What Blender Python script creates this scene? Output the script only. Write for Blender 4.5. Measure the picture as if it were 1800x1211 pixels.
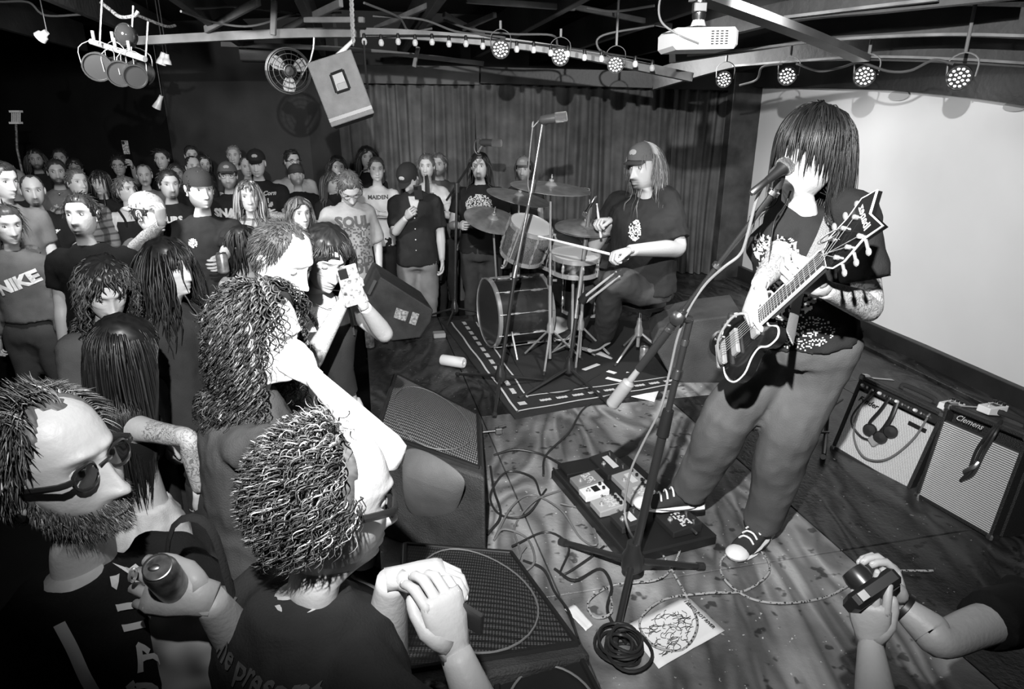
import bpy, bmesh, math, random
import numpy as np
from mathutils import Vector, Matrix, noise
from mathutils.bvhtree import BVHTree
random.seed(4); RS = np.random.RandomState(4)
R = math.radians
for o in list(bpy.data.objects): bpy.data.objects.remove(o)
SC = bpy.context.scene
COL = SC.collection
# ------------------------------------------------------------------ camera, world, exposure
FPX = 1150.0; PITCH = R(18.7); CAM = np.array((0.0, 0.0, 1.68))
cam = bpy.data.cameras.new('camera'); camo = bpy.data.objects.new('camera', cam); COL.objects.link(camo)
camo.location = CAM; camo.rotation_euler = (R(90) - PITCH, 0, 0)
cam.sensor_width = 36; cam.lens = FPX / 1800 * 36; cam.clip_start = 0.05; cam.clip_end = 60
SC.camera = camo
SC.view_settings.view_transform = 'Standard'; SC.view_settings.look = 'None'
SC.view_settings.exposure = 0.0; SC.view_settings.gamma = 1.0; SC.view_settings.use_curve_mapping = False
w = bpy.data.worlds.new('room_dark'); SC.world = w; w.use_nodes = True
w.node_tree.nodes['Background'].inputs[0].default_value = (1, 1, 1, 1)
w.node_tree.nodes['Background'].inputs[1].default_value = 0.006
SC.cycles.max_bounces = 4; SC.cycles.diffuse_bounces = 2; SC.cycles.glossy_bounces = 2
SC.cycles.sample_clamp_indirect = 3; SC.cycles.transmission_bounces = 3
def aim(o, p, t):
    o.location = p; d = Vector(t) - Vector(p); o.rotation_euler = d.to_track_quat('-Z', 'Y').to_euler()
def spot(name, p, t, power, ang, blend, size):
    l = bpy.data.lights.new(name, 'SPOT'); l.energy = power; l.spot_size = R(ang); l.spot_blend = blend; l.shadow_soft_size = size
    o = bpy.data.objects.new(name, l); COL.objects.link(o); aim(o, p, t); return o
def area(name, p, t, power, sx, sy):
    l = bpy.data.lights.new(name, 'AREA'); l.shape = 'RECTANGLE'; l.size = sx; l.size_y = sy; l.energy = power
    o = bpy.data.objects.new(name, l); COL.objects.link(o); aim(o, p, t); return o
FLASH = spot('camera_flash', (-0.10, -0.04, 2.36), (0.15, 3.0, 1.72), 1150, 107, 1.0, 0.02)
spot('stage_lamp_beam', (-1.6, 1.4, 2.25), (1.6, 3.0, 0.8), 75, 70, 0.6, 0.06)
spot('crowd_fill_spot', (-2.3, 3.1, 2.34), (-2.9, 6.6, 0.7), 470, 96, 0.8, 0.15)  # added fill without a fixture, brightens the distant audience
spot('screen_fill_spot', (0.9, 5.4, 2.2), (3.0, 5.6, 0.9), 150, 130, 1.0, 0.2)  # added fill without a fixture, lifts and evens the white screen
spot('drum_wash_beam', (1.1, 2.9, 2.3), (0.4, 5.2, 0.6), 230, 90, 0.9, 0.05)
# ------------------------------------------------------------------ pixel helpers (a pixel of the photograph -> a real point at a real distance)
F_ = np.array((0, math.cos(PITCH), -math.sin(PITCH))); U_ = np.array((0, math.sin(PITCH), math.cos(PITCH))); R_ = np.array((1.0, 0, 0))
def ray(px, py): return F_ + R_ * ((px - 900) / FPX) - U_ * ((py - 605.5) / FPX)
def at(px, py, Y): d = ray(px, py); return CAM + d * (Y / d[1])
def G(px, py, z=0.0): d = ray(px, py); return CAM + d * ((z - CAM[2]) / d[2])
def dep(px, py, D): return CAM + ray(px, py) * D
# ------------------------------------------------------------------ materials (all neutral greys)
MATS = {}
def mat(name, v=0.5, rough=0.6, metal=0.0, attr=False, bump=None, var=None, emit=0.0, spec=0.5, extra=None):
    if name in MATS: return MATS[name]
    m = bpy.data.materials.new(name); m.use_nodes = True; nt = m.node_tree; b = nt.nodes['Principled BSDF']
    b.inputs['Base Color'].default_value = (v, v, v, 1); b.inputs['Roughness'].default_value = rough
    b.inputs['Metallic'].default_value = metal; b.inputs['Specular IOR Level'].default_value = spec
    if emit: b.inputs['Emission Color'].default_value = (1, 1, 1, 1); b.inputs['Emission Strength'].default_value = emit
    src = None
    if attr:
        a = nt.nodes.new('ShaderNodeAttribute'); a.attribute_name = 'val'
        mu = nt.nodes.new('ShaderNodeMath'); mu.operation = 'MULTIPLY'; mu.inputs[1].default_value = v
        nt.links.new(a.outputs['Fac'], mu.inputs[0]); src = mu.outputs[0]
    if var:   # (scale, low, high[, detail])
        tc = nt.nodes.new('ShaderNodeTexCoord'); n = nt.nodes.new('ShaderNodeTexNoise'); n.inputs['Scale'].default_value = var[0]
        n.inputs['Detail'].default_value = var[3] if len(var) > 3 else 4
        nt.links.new(tc.outputs['Object'], n.inputs['Vector'])
        mr = nt.nodes.new('ShaderNodeMapRange'); mr.inputs[1].default_value = .3; mr.inputs[2].default_value = .7
        mr.inputs[3].default_value = var[1]; mr.inputs[4].default_value = var[2]
        nt.links.new(n.outputs['Fac'], mr.inputs[0])
        mu = nt.nodes.new('ShaderNodeMath'); mu.operation = 'MULTIPLY'
        nt.links.new(mr.outputs[0], mu.inputs[0])
        if src is not None: nt.links.new(src, mu.inputs[1])
        else: mu.inputs[1].default_value = v
        src = mu.outputs[0]
    if src is not None: nt.links.new(src, b.inputs['Base Color'])
    if bump:  # (scale, strength)
        tc = nt.nodes.new('ShaderNodeTexCoord'); n = nt.nodes.new('ShaderNodeTexNoise'); n.inputs['Scale'].default_value = bump[0]
        n.inputs['Detail'].default_value = 3; nt.links.new(tc.outputs['Object'], n.inputs['Vector'])
        bp = nt.nodes.new('ShaderNodeBump'); bp.inputs['Strength'].default_value = bump[1]; bp.inputs['Distance'].default_value = .01
        nt.links.new(n.outputs['Fac'], bp.inputs['Height']); nt.links.new(bp.outputs['Normal'], b.inputs['Normal'])
    if extra: extra(nt, b, src)
    MATS[name] = m; return m
def tattoo(nt, b, src):
    """second attribute 'tat' gates an inked line pattern"""
    a = nt.nodes.new('ShaderNodeAttribute'); a.attribute_name = 'tat'
    tc = nt.nodes.new('ShaderNodeTexCoord'); n = nt.nodes.new('ShaderNodeTexNoise'); n.inputs['Scale'].default_value = 24; n.inputs['Detail'].default_value = 2
    n.inputs['Distortion'].default_value = 1.2
    nt.links.new(tc.outputs['Object'], n.inputs['Vector'])
    w_ = nt.nodes.new('ShaderNodeMath'); w_.operation = 'PINGPONG'; w_.inputs[1].default_value = .06; nt.links.new(n.outputs['Fac'], w_.inputs[0])
    mr = nt.nodes.new('ShaderNodeMapRange'); mr.inputs[1].default_value = .012; mr.inputs[2].default_value = .035; mr.inputs[3].default_value = .62; mr.inputs[4].default_value = 0
    nt.links.new(w_.outputs[0], mr.inputs[0])
    g = nt.nodes.new('ShaderNodeMath'); g.operation = 'MULTIPLY'; nt.links.new(mr.outputs[0], g.inputs[0]); nt.links.new(a.outputs['Fac'], g.inputs[1])
    o = nt.nodes.new('ShaderNodeMath'); o.operation = 'SUBTRACT'; o.inputs[0].default_value = 1; nt.links.new(g.outputs[0], o.inputs[1])
    m_ = nt.nodes.new('ShaderNodeMath'); m_.operation = 'MULTIPLY'; nt.links.new(src, m_.inputs[0]); nt.links.new(o.outputs[0], m_.inputs[1])
    nt.links.new(m_.outputs[0], b.inputs['Base Color'])
SKIN = mat('skin', 1.0, .48, attr=True, bump=(90, .12), extra=tattoo, spec=.45)
HAIR = mat('hair', 1.0, .42, attr=True, spec=.4)
BLACK = mat('black_plastic', .012, .4)
DARKMET = mat('black_metal', .02, .3, spec=.8)
CHROME = mat('chrome', .72, .22, .72)
STEEL = mat('steel', .45, .35, 1.0)
CARPET = mat('speaker_covering', .03, .75, bump=(160, .5), var=(9, .6, 1.5))
WHITE = mat('white_plastic', .7, .45)
PRINT = mat('shirt_print', .62, .8, attr=True)
RUBBER = mat('rubber', .02, .7)
def cloth(v, rough=.9): 
    v = round(v, 3); return mat('cloth_%d' % int(v * 1000), v, rough, bump=(220, .25), var=(7, .8, 1.2), spec=.2)
# ------------------------------------------------------------------ mesh builder
class MB:
    def __init__(s): s.v = []; s.f = []; s.c = []; s.t = []; s.n = 0
    def add(s, v, f, c=1.0, t=0.0):
        v = np.asarray(v, float).reshape(-1, 3); k = len(v)
        s.v.append(v); s.c.append(np.broadcast_to(np.asarray(c, float), (k,)).copy()); s.t.append(np.broadcast_to(np.asarray(t, float), (k,)).copy())
        s.f += [tuple(int(i) + s.n for i in q) for q in f] if not isinstance(f, np.ndarray) else (f + s.n).tolist()
        s.n += k; return s
    def arr(s): return np.concatenate(s.v), s.f
    def loft(s, rings, cap=True, c=1.0, t=0.0):
        rings = np.asarray(rings, float); m, k, _ = rings.shape
        i = np.arange(m - 1)[:, None] * k; j = np.arange(k)[None]; j2 = (j + 1) % k
        q = np.stack([i + j, i + j2, i + k + j2, i + k + j], -1).reshape(-1, 4)
        v = rings.reshape(-1, 3)
        cc = np.asarray(c, float)
        if cc.ndim == 1 and len(cc) == m: cc = np.repeat(cc, k)
        tt = np.asarray(t, float)
        if tt.ndim == 1 and len(tt) == m: tt = np.repeat(tt, k)
        n0 = s.n; s.add(v, q, cc, tt)
        if cap: s.f.append(tuple(n0 + k - 1 - x for x in range(k))); s.f.append(tuple(n0 + (m - 1) * k + x for x in range(k)))
        return s
    def tube(s, pts, r, n=8, sm=0, flat=1.0, up=(0, 0, 1), c=1.0, t=0.0, cap=True):
        pts = np.asarray(pts, float); r = np.broadcast_to(np.asarray(r, float), (len(pts),)) if np.ndim(r) < 2 else np.asarray(r, float)
        t_ = np.asarray(t, float)
        if sm:
            x = np.linspace(0, len(pts) - 1, (len(pts) - 1) * sm + 1)
            if t_.ndim: t_ = np.interp(x, np.arange(len(pts)), t_)
            r = np.interp(x, np.arange(len(pts)), r) if r.ndim == 1 else np.stack([np.interp(x, np.arange(len(pts)), r[:, q]) for q in range(2)], 1)
            pts = crom(pts, sm)
        return s.loft(rings_of(pts, r, n, flat, up), cap, c, t_)
    def cyl(s, a, b, r0, r1=None, n=12, c=1.0):
        r1 = r0 if r1 is None else r1
        return s.tube([a, b], [r0, r1], n, c=c)
    def box(s, o, size, M=None, ch=0.0, c=1.0):
        o = np.asarray(o, float); h = np.asarray(size, float) / 2; M = np.eye(3) if M is None else np.asarray(M)
        if ch <= 0:
            v = np.array([(x, y, z) for x in (-1, 1) for y in (-1, 1) for z in (-1, 1)]) * h
            f = [(0, 1, 3, 2), (4, 6, 7, 5), (0, 4, 5, 1), (2, 3, 7, 6), (0, 2, 6, 4), (1, 5, 7, 3)]
        else:
            ch = min(ch, h.min() * .49)
            v = []; f = []
            for x in (-1, 1):
                for y in (-1, 1):
                    for z in (-1, 1):
                        g = np.array((x, y, z)) 
                        for a in range(3):
                            p = g * (h - ch); p[a] = g[a] * h[a]; v.append(p)
            def vi(x, y, z, a): return (((x > 0) * 2 + (y > 0)) * 2 + (z > 0)) * 3 + a
            for a in range(3):
                b, d = (a + 1) % 3, (a + 2) % 3
                for sgn in (-1, 1):
                    q = []
                    for (p1, p2) in ((-1, -1), (1, -1), (1, 1), (-1, 1)):
                        g = [0, 0, 0]; g[a] = sgn; g[b] = p1; g[d] = p2; q.append(vi(*g, a))
                    f.append(tuple(q if sgn > 0 else q[::-1]))
                for s1 in (-1, 1):
                    for s2 in (-1, 1):
                        g0 = [0, 0, 0]; g0[b] = s1; g0[d] = s2; g1 = list(g0); g0[a] = -1; g1[a] = 1
                        q = [vi(*g0, b), vi(*g1, b), vi(*g1, d), vi(*g0, d)]
                        f.append(tuple(q if s1 * s2 > 0 else q[::-1]))
            for x in (-1, 1):
                for y in (-1, 1):
                    for z in (-1, 1):
                        q = [vi(x, y, z, 0), vi(x, y, z, 1), vi(x, y, z, 2)]
                        f.append(tuple(q if x * y * z > 0 else q[::-1]))
            v = np.array(v)
        return s.add(o + v @ M.T, f, c)
    def lathe(s, prof, o=(0, 0, 0), ax=(0, 0, 1), n=24, c=1.0, cap=True):
        ax = unit(ax); a = perp(ax); b = np.cross(ax, a); th = np.arange(n) / n * 2 * math.pi
        rings = [np.asarray(o) + ax * z + r * (np.cos(th)[:, None] * a + np.sin(th)[:, None] * b) for r, z in prof]
        return s.loft(rings, cap, c)
    def ell(s, o, rad, M=None, n=14, m=9, c=1.0):
        M = np.eye(3) if M is None else M; rings = []
        for i in range(m + 1):
            ph = math.pi * (i + (.15 if i == 0 else -.15 if i == m else 0)) / m; th = np.arange(n) / n * 2 * math.pi
            p = np.stack([np.sin(ph) * np.cos(th) * rad[0], np.sin(ph) * np.sin(th) * rad[1], np.full(n, -math.cos(ph)) * rad[2]], 1)
            rings.append(np.asarray(o) + p @ M.T)
        return s.loft(rings, True, c)
    def prism(s, poly, lo, hi, M, o, c=1.0):
        """2-D polygon (a,b) extruded along local x from lo to hi; M columns = x,a,b axes"""
        k = len(poly); v = [(lo, a, b) for a, b in poly] + [(hi, a, b) for a, b in poly]
        f = [tuple(range(k))[::-1], tuple(range(k, 2 * k))] + [(i, (i + 1) % k, k + (i + 1) % k, k + i) for i in range(k)]
        return s.add(np.asarray(o) + np.array(v) @ np.asarray(M).T, f, c)
def unit(a): a = np.asarray(a, float); return a / (np.linalg.norm(a) + 1e-12)
def perp(a): return unit(np.cross(a, (0, 0, 1) if abs(a[2]) < .9 else (1, 0, 0)))
def crom(p, sm):
    p = np.asarray(p, float); q = np.vstack([2 * p[0] - p[1], p, 2 * p[-1] - p[-2]]); out = []
    for i in range(len(p) - 1):
        a, b, c, d = q[i:i + 4]
        for t in np.arange(sm) / sm:
            out.append(.5 * (2 * b + (c - a) * t + (2 * a - 5 * b + 4 * c - d) * t * t + (3 * b - a - 3 * c + d) * t ** 3))
    out.append(p[-1]); return np.array(out)
def rings_of(pts, r, n, flat=1.0, up=(0, 0, 1)):
    m = len(pts); tg = np.gradient(pts, axis=0) if m > 2 else np.array([pts[1] - pts[0]] * 2)
    tg = tg / (np.linalg.norm(tg, axis=1)[:, None] + 1e-12)
    up = np.asarray(up, float); a = np.cross(tg[0], up)
    if np.linalg.norm(a) < .1: a = np.cross(tg[0], (1, 0.3, 0))
    a = unit(a); out = []; th = np.arange(n) / n * 2 * math.pi
    for i in range(m):
        a = unit(a - tg[i] * a.dot(tg[i])); b = np.cross(tg[i], a)
        ra, rb = (r[i], r[i] * flat) if r.ndim == 1 else (r[i, 0], r[i, 1])
        out.append(pts[i] + ra * np.cos(th)[:, None] * a + rb * np.sin(th)[:, None] * b)
    return np.array(out)
def rot(ax, ang):
    return np.array(Matrix.Rotation(ang, 3, Vector(ax)))
def yawM(yaw):
    """columns: lateral, forward, up.  yaw 0 faces the camera (-Y), 90 faces +X"""
    fw = np.array((math.sin(R(yaw)), -math.cos(R(yaw)), 0)); up = np.array((0, 0, 1.0)); return np.stack([np.cross(fw, up), fw, up], 1)
# ------------------------------------------------------------------ linking
def mesh_obj(name, mb, m, parent=None, smooth=True, org=None, auto=None):
    v, f = mb.arr(); me = bpy.data.meshes.new(name)
    if parent is not None: org = np.array(parent['_o'][:]) if '_o' in parent else np.zeros(3)
    elif org is None: org = np.array(((v[:, 0].min() + v[:, 0].max()) / 2, (v[:, 1].min() + v[:, 1].max()) / 2, v[:, 2].min()))
    me.from_pydata((v - org).tolist(), [], f)
    a = me.attributes.new('val', 'FLOAT', 'POINT'); a.data.foreach_set('value', np.concatenate(mb.c).astype('f'))
    t = np.concatenate(mb.t)
    if t.any(): a = me.attributes.new('tat', 'FLOAT', 'POINT'); a.data.foreach_set('value', t.astype('f'))
    if smooth: me.shade_smooth()
    if auto and smooth:
        try: me.set_sharp_from_angle(angle=R(auto))
        except Exception: pass
    me.materials.append(m); o = bpy.data.objects.new(name, me); COL.objects.link(o)
    if parent is not None: o.parent = parent
    else: o.location = org
    o['_o'] = [float(x) for x in org]
    return o
def empty(name, loc):
    o = bpy.data.objects.new(name, None); COL.objects.link(o); o.location = loc; o['_o'] = [float(x) for x in loc]; o.empty_display_size = .1; return o
def tag(o, label, cat, group=None, kind=None):
    o['label'] = label; o['category'] = cat
    if group: o['group'] = group
    if kind: o['kind'] = kind
    return o
def struct(name, mb, m, smooth=False, **k):
    o = mesh_obj(name, mb, m, smooth=smooth, **k); o['kind'] = 'structure'; return o
def thing(name, loc, label, cat, group=None): return tag(empty(name, loc), label, cat, group)
def single(name, mb, m, label, cat, group=None, smooth=True, auto=35): return tag(mesh_obj(name, mb, m, smooth=smooth, auto=auto), label, cat, group)
def part(name, mb, m, parent, smooth=True, auto=35): return mesh_obj(name, mb, m, parent, smooth, auto=auto)
# voxel remesh in a scratch scene (fast, one object at a time)
TMP = bpy.data.scenes.new('scratch')
def remesh(mb, vox, it=2, dsp=None, fac=.5):
    v, f = mb.arr(); me = bpy.data.meshes.new('t'); me.from_pydata(v.tolist(), [], f)
    o = bpy.data.objects.new('t', me); TMP.collection.objects.link(o)
    md = o.modifiers.new('r', 'REMESH'); md.mode = 'VOXEL'; md.voxel_size = vox
    if it: ms = o.modifiers.new('s', 'SMOOTH'); ms.iterations = it; ms.factor = fac
    vl = TMP.view_layers[0]; vl.update(); dg = vl.depsgraph; ev = o.evaluated_get(dg); m2 = ev.to_mesh()
    n = len(m2.vertices); co = np.empty(n * 3); m2.vertices.foreach_get('co', co); co = co.reshape(-1, 3)
    nl = len(m2.loops); li = np.empty(nl, int); m2.loops.foreach_get('vertex_index', li)
    ls = np.empty(len(m2.polygons), int); lt = ls.copy(); m2.polygons.foreach_get('loop_start', ls); m2.polygons.foreach_get('loop_total', lt)
    fs = [tuple(li[a:a + b].tolist()) for a, b in zip(ls, lt)]
    if dsp:
        no = np.empty(n * 3); m2.vertices.foreach_get('normal', no); no = no.reshape(-1, 3)
        amp, sc, off = dsp
        h = np.array([noise.noise(Vector((p[0] * sc + off, p[1] * sc, p[2] * sc * .7))) for p in co])
        h2 = np.array([abs(noise.noise(Vector((p[0] * sc * 2.2 - off, p[1] * sc * 2.2 + p[2] * sc, p[2] * sc * 1.3)))) for p in co])
        co = co + no * ((h - h2 * .9 + .2) * amp)[:, None]
    ev.to_mesh_clear(); bpy.data.objects.remove(o); bpy.data.meshes.remove(me)
    return co, fs
def ph(*a, **k):
    mb = MB(); v, f = remesh(*a, **k); mb.add(v, f); return mb
# ================================================================== setting
AX = R(13); A_ = np.array((-math.sin(AX), math.cos(AX), 0)); B_ = np.array((math.cos(AX), math.sin(AX), 0)); Z_ = np.array((0, 0, 1.0))
RM = np.stack([B_, A_, Z_], 1)
def ab(al, be, z=0.0): return A_ * al + B_ * be + Z_ * z
FLOOR0 = -0.4
def plank_extra(scale, lo, hi, spots, rough):
    def ex(nt, b, src):
        tc = nt.nodes.new('ShaderNodeTexCoord'); mp = nt.nodes.new('ShaderNodeMapping'); mp.inputs['Scale'].default_value = (1, .3, 1); mp.inputs['Rotation'].default_value = (0, 0, -.35)
        nt.links.new(tc.outputs['Object'], mp.inputs['Vector'])
        n1 = nt.nodes.new('ShaderNodeTexNoise'); n1.inputs['Scale'].default_value = scale; n1.inputs['Detail'].default_value = 3; n1.inputs['Distortion'].default_value = .6
        nt.links.new(mp.outputs[0], n1.inputs['Vector'])
        pp = nt.nodes.new('ShaderNodeMath'); pp.operation = 'PINGPONG'; pp.inputs[1].default_value = .055; nt.links.new(n1.outputs['Fac'], pp.inputs[0])
        m1 = nt.nodes.new('ShaderNodeMapRange'); m1.inputs[1].default_value = .006; m1.inputs[2].default_value = .05; m1.inputs[3].default_value = lo; m1.inputs[4].default_value = hi
        nt.links.new(pp.outputs[0], m1.inputs[0])
        n2 = nt.nodes.new('ShaderNodeTexNoise'); n2.inputs['Scale'].default_value = 1.7; n2.inputs['Detail'].default_value = 5
        nt.links.new(tc.outputs['Object'], n2.inputs['Vector'])
        m2 = nt.nodes.new('ShaderNodeMapRange'); m2.inputs[1].default_value = .35; m2.inputs[2].default_value = .62; m2.inputs[3].default_value = .35; m2.inputs[4].default_value = 1.15
        nt.links.new(n2.outputs['Fac'], m2.inputs[0])
        vo = nt.nodes.new('ShaderNodeTexNoise'); vo.inputs['Scale'].default_value = 17; vo.inputs['Detail'].default_value = 2
        nt.links.new(tc.outputs['Object'], vo.inputs['Vector'])
        m3 = nt.nodes.new('ShaderNodeMapRange'); m3.inputs[1].default_value = .31; m3.inputs[2].default_value = .37; m3.inputs[3].default_value = .3; m3.inputs[4].default_value = 1
        nt.links.new(vo.outputs['Fac'], m3.inputs[0])
        sp = nt.nodes.new('ShaderNodeTexNoise'); sp.inputs['Scale'].default_value = 55; nt.links.new(tc.outputs['Object'], sp.inputs['Vector'])
        m4 = nt.nodes.new('ShaderNodeMapRange'); m4.inputs[1].default_value = .72; m4.inputs[2].default_value = .75; m4.inputs[3].default_value = 0; m4.inputs[4].default_value = spots
        nt.links.new(sp.outputs['Fac'], m4.inputs[0])
        a = nt.nodes.new('ShaderNodeMath'); a.operation = 'MULTIPLY'; nt.links.new(m1.outputs[0], a.inputs[0]); nt.links.new(m2.outputs[0], a.inputs[1])
        c = nt.nodes.new('ShaderNodeMath'); c.operation = 'MULTIPLY'; nt.links.new(a.outputs[0], c.inputs[0]); nt.links.new(m3.outputs[0], c.inputs[1])
        d = nt.nodes.new('ShaderNodeMath'); d.operation = 'ADD'; nt.links.new(c.outputs[0], d.inputs[0]); nt.links.new(m4.outputs[0], d.inputs[1])
        nt.links.new(d.outputs[0], b.inputs['Base Color'])
    return ex
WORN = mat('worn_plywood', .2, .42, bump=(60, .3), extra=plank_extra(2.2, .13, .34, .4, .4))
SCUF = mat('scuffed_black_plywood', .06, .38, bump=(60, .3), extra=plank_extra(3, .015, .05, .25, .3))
BLKP = mat('black_painted_board', .016, .5, var=(3, .6, 1.6), bump=(30, .2))
BLKW = mat('black_wall_paint', .006, .7, var=(2, .5, 1.5))
WALLG = mat('grey_painted_plywood', .045, .55, var=(1.6, .65, 1.3), bump=(20, .1))
JOIST = mat('painted_joist', .032, .6, var=(3, .5, 1.6), bump=(25, .3))
RAIL = mat('grey_metal_rail', .10, .5, var=(4, .7, 1.3))
# stage deck as plywood sheets
fl = MB(); fl.box(ab(2.675, 2.3, -.215), (4.6, 6.15, .35), RM); fl.box(ab(7.3, 2.98, -.215), (3.24, 3.1, .35), RM)
stage = struct('stage_floor', fl, BLKP)
k = 0
for i in range(0, 7):
    for j in range(0, 5):
        a0, a1 = -1.31 + i * 1.62, -1.31 + (i + 1) * 1.62; b0, b1 = -.59 + j * 1.22, -.59 + (j + 1) * 1.22
        a0 = max(a0, -.35); a1 = min(a1, 8.8)
        b0 = max(b0, -.02); b1 = min(b1, 4.6)
        if a0 >= 5.7 and j == 0: continue
        if a0 >= 5.7 and j == 1: b0 = 1.36
        if a0 < 5.75 < a1: a1 = 5.75 if j < 2 else a1
        if a1 - a0 < .1 or b1 - b0 < .1: continue
        p = MB(); p.box(ab((a0 + a1) / 2, (b0 + b1) / 2, -.02 + .001 * ((i * 7 + j * 3) % 3)), (b1 - b0 - .006, a1 - a0 - .006, .04), RM, .002)
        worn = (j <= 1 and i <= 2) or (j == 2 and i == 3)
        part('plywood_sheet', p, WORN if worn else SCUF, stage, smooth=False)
gf = MB(); gf.box((-2.5, 4.5, FLOOR0 - .05), (13, 13.5, .1))
struct('floor', gf, BLKW)
def wall(name, p0, p1, z0, z1, m, th=.1):
    p0 = np.array((p0[0], p0[1], 0.)); p1 = np.array((p1[0], p1[1], 0.)); d = unit(p1 - p0); n = np.cross(Z_, d)
    mb = MB(); mb.box((p0 + p1) / 2 + Z_ * (z0 + z1) / 2 - n * th / 2, (np.linalg.norm(p1 - p0), th, z1 - z0), np.stack([d, n, Z_], 1)); return struct(name, mb, m)
W0 = np.array((2.56, 7.72, 0)); W1 = np.array((3.17, 3.62, 0)); WD = unit(W1 - W0); WN = np.cross(Z_, -WD); WN = WN if WN[0] < 0 else -WN
def W(s, z=0, off=0): return W0 + WD * s + Z_ * z + WN * off     # along the screen wall, off into the room
mb = MB(); mb.box(W(3.6, 1.0, -.06), (8.6, .1, 3.4), np.stack([WD, -WN, Z_], 1)); struct('wall_right', mb, BLKP)
# white projection screen: a stretched sheet pinned to the wall (top edge dips towards the near end)
SCREENM = mat('white_screen_vinyl', .80, .55, var=(1.2, .93, 1.03))
def wallpt(px, py, off=.02):
    o = W(0, 0, off); d = ray(px, py); t = (WN @ (o - CAM)) / (WN @ d); return CAM + d * t
tops = [wallpt(x, y) for x, y in ((1315, 154), (1400, 154), (1480, 156), (1560, 158), (1640, 164), (1720, 172), (1800, 183), (1900, 198))]
tops.append(tops[-1] + (tops[-1] - tops[-2]) * 3)
bots = []
bb0, bb1 = wallpt(1290, 470), wallpt(1800, 692)
for q in tops:
    s = (q - bb0) @ WD; bots.append(np.array(bb0 + (bb1 - bb0) * s / ((bb1 - bb0) @ WD)))
rows = []
for f_ in np.linspace(0, 1, 9):
    rows.append([b * (1 - f_) + t * f_ + WN * .006 * math.sin(i * 2.1 + f_ * 5) for i, (t, b) in enumerate(zip(tops, bots))])
g = np.array(rows); v = g.reshape(-1, 3); m_, n_ = g.shape[:2]
mb = MB(); F1 = [(i * n_ + j, i * n_ + j + 1, (i + 1) * n_ + j + 1, (i + 1) * n_ + j) for i in range(m_ - 1) for j in range(n_ - 1)]
mb.add(v, F1); mb.add(v - WN * .015, [q[::-1] for q in F1])
scr = single('projection_screen', mb, SCREENM, 'large plain white projection screen stretched on the wall behind the guitarist', 'screen')
for (x, y, r_) in ((1580, 168, .07), (1785, 187, .055)):
    hm = MB(); c0 = wallpt(x, y, .03); hm.prism([(math.cos(a) * r_ * 1.6, math.sin(a) * r_ * .55) for a in np.linspace(0, 2 * math.pi, 14)[:-1]], 0, .004, np.stack([WN, WD, Z_], 1), c0)
    part('valance_scallop', hm, mat('grey_vinyl', .42, .7), scr)
# baseboard and skirting shelf below the screen
mb = MB(); mb.box(W(3.6, .07, .035), (8.6, .07, .16), np.stack([WD, -WN, Z_], 1), .004); struct('baseboard_right', mb, BLKP)
mb = MB(); mb.box(W(3.6, .012, .13), (8.6, .16, .03), np.stack([WD, -WN, Z_], 1), .004); struct('trim_1', mb, SCUF)
# dark soffit above the screen
mb = MB()
sof = [[t + Z_ * .004 + WN * .10, t + Z_ * .55 + WN * .10, t + Z_ * .55 - WN * .05, t + Z_ * .004 - WN * .05] for t in [tops[0] - WD * .9] + tops]
mb.loft(sof); struct('trim_2', mb, BLKP)
# back walls
def A3(px, Y): p = at(px, 215, Y); return (p[0], p[1])
wall('wall_back', ab(8.6, -.1)[:2], ab(8.6, 5.2)[:2], FLOOR0, 2.9, BLKW)
wp = wall('wall_left_back', A3(303, 9.3), A3(556, 8.9), FLOOR0, 2.9, WALLG)
wall('wall_corner', A3(553, 8.9), A3(612, 8.3), FLOOR0, 2.9, mat('lighter_grey_paint', .075, .6, var=(2, .7, 1.3)))
mb = MB(); mb.tube([at(308, 190, 9.24), at(430, 190, 9.08), at(556, 190, 8.84)], .007, 6); mb.box(at(308, 250, 9.24), (.02, .02, 2.6)); 
struct('trim_3', mb, mat('pale_scratched_edge', .32, .6, var=(30, .0, 1.6)))
mb = MB(); mb.box(at(556, 290, 8.83), (.025, .02, 1.5)); mb.box(at(605, 300, 8.2), (.02, .02, 1.9)); struct('trim_4', mb, mat('pale_scratched_edge', .32, .6))
wall('wall_left', (-8.5, 10.5), A3(303, 9.32), FLOOR0, 2.9, BLKW)
wall('wall_far_left', (-8.5, -1.5), (-8.5, 10.5), FLOOR0, 2.9, BLKW)
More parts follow.
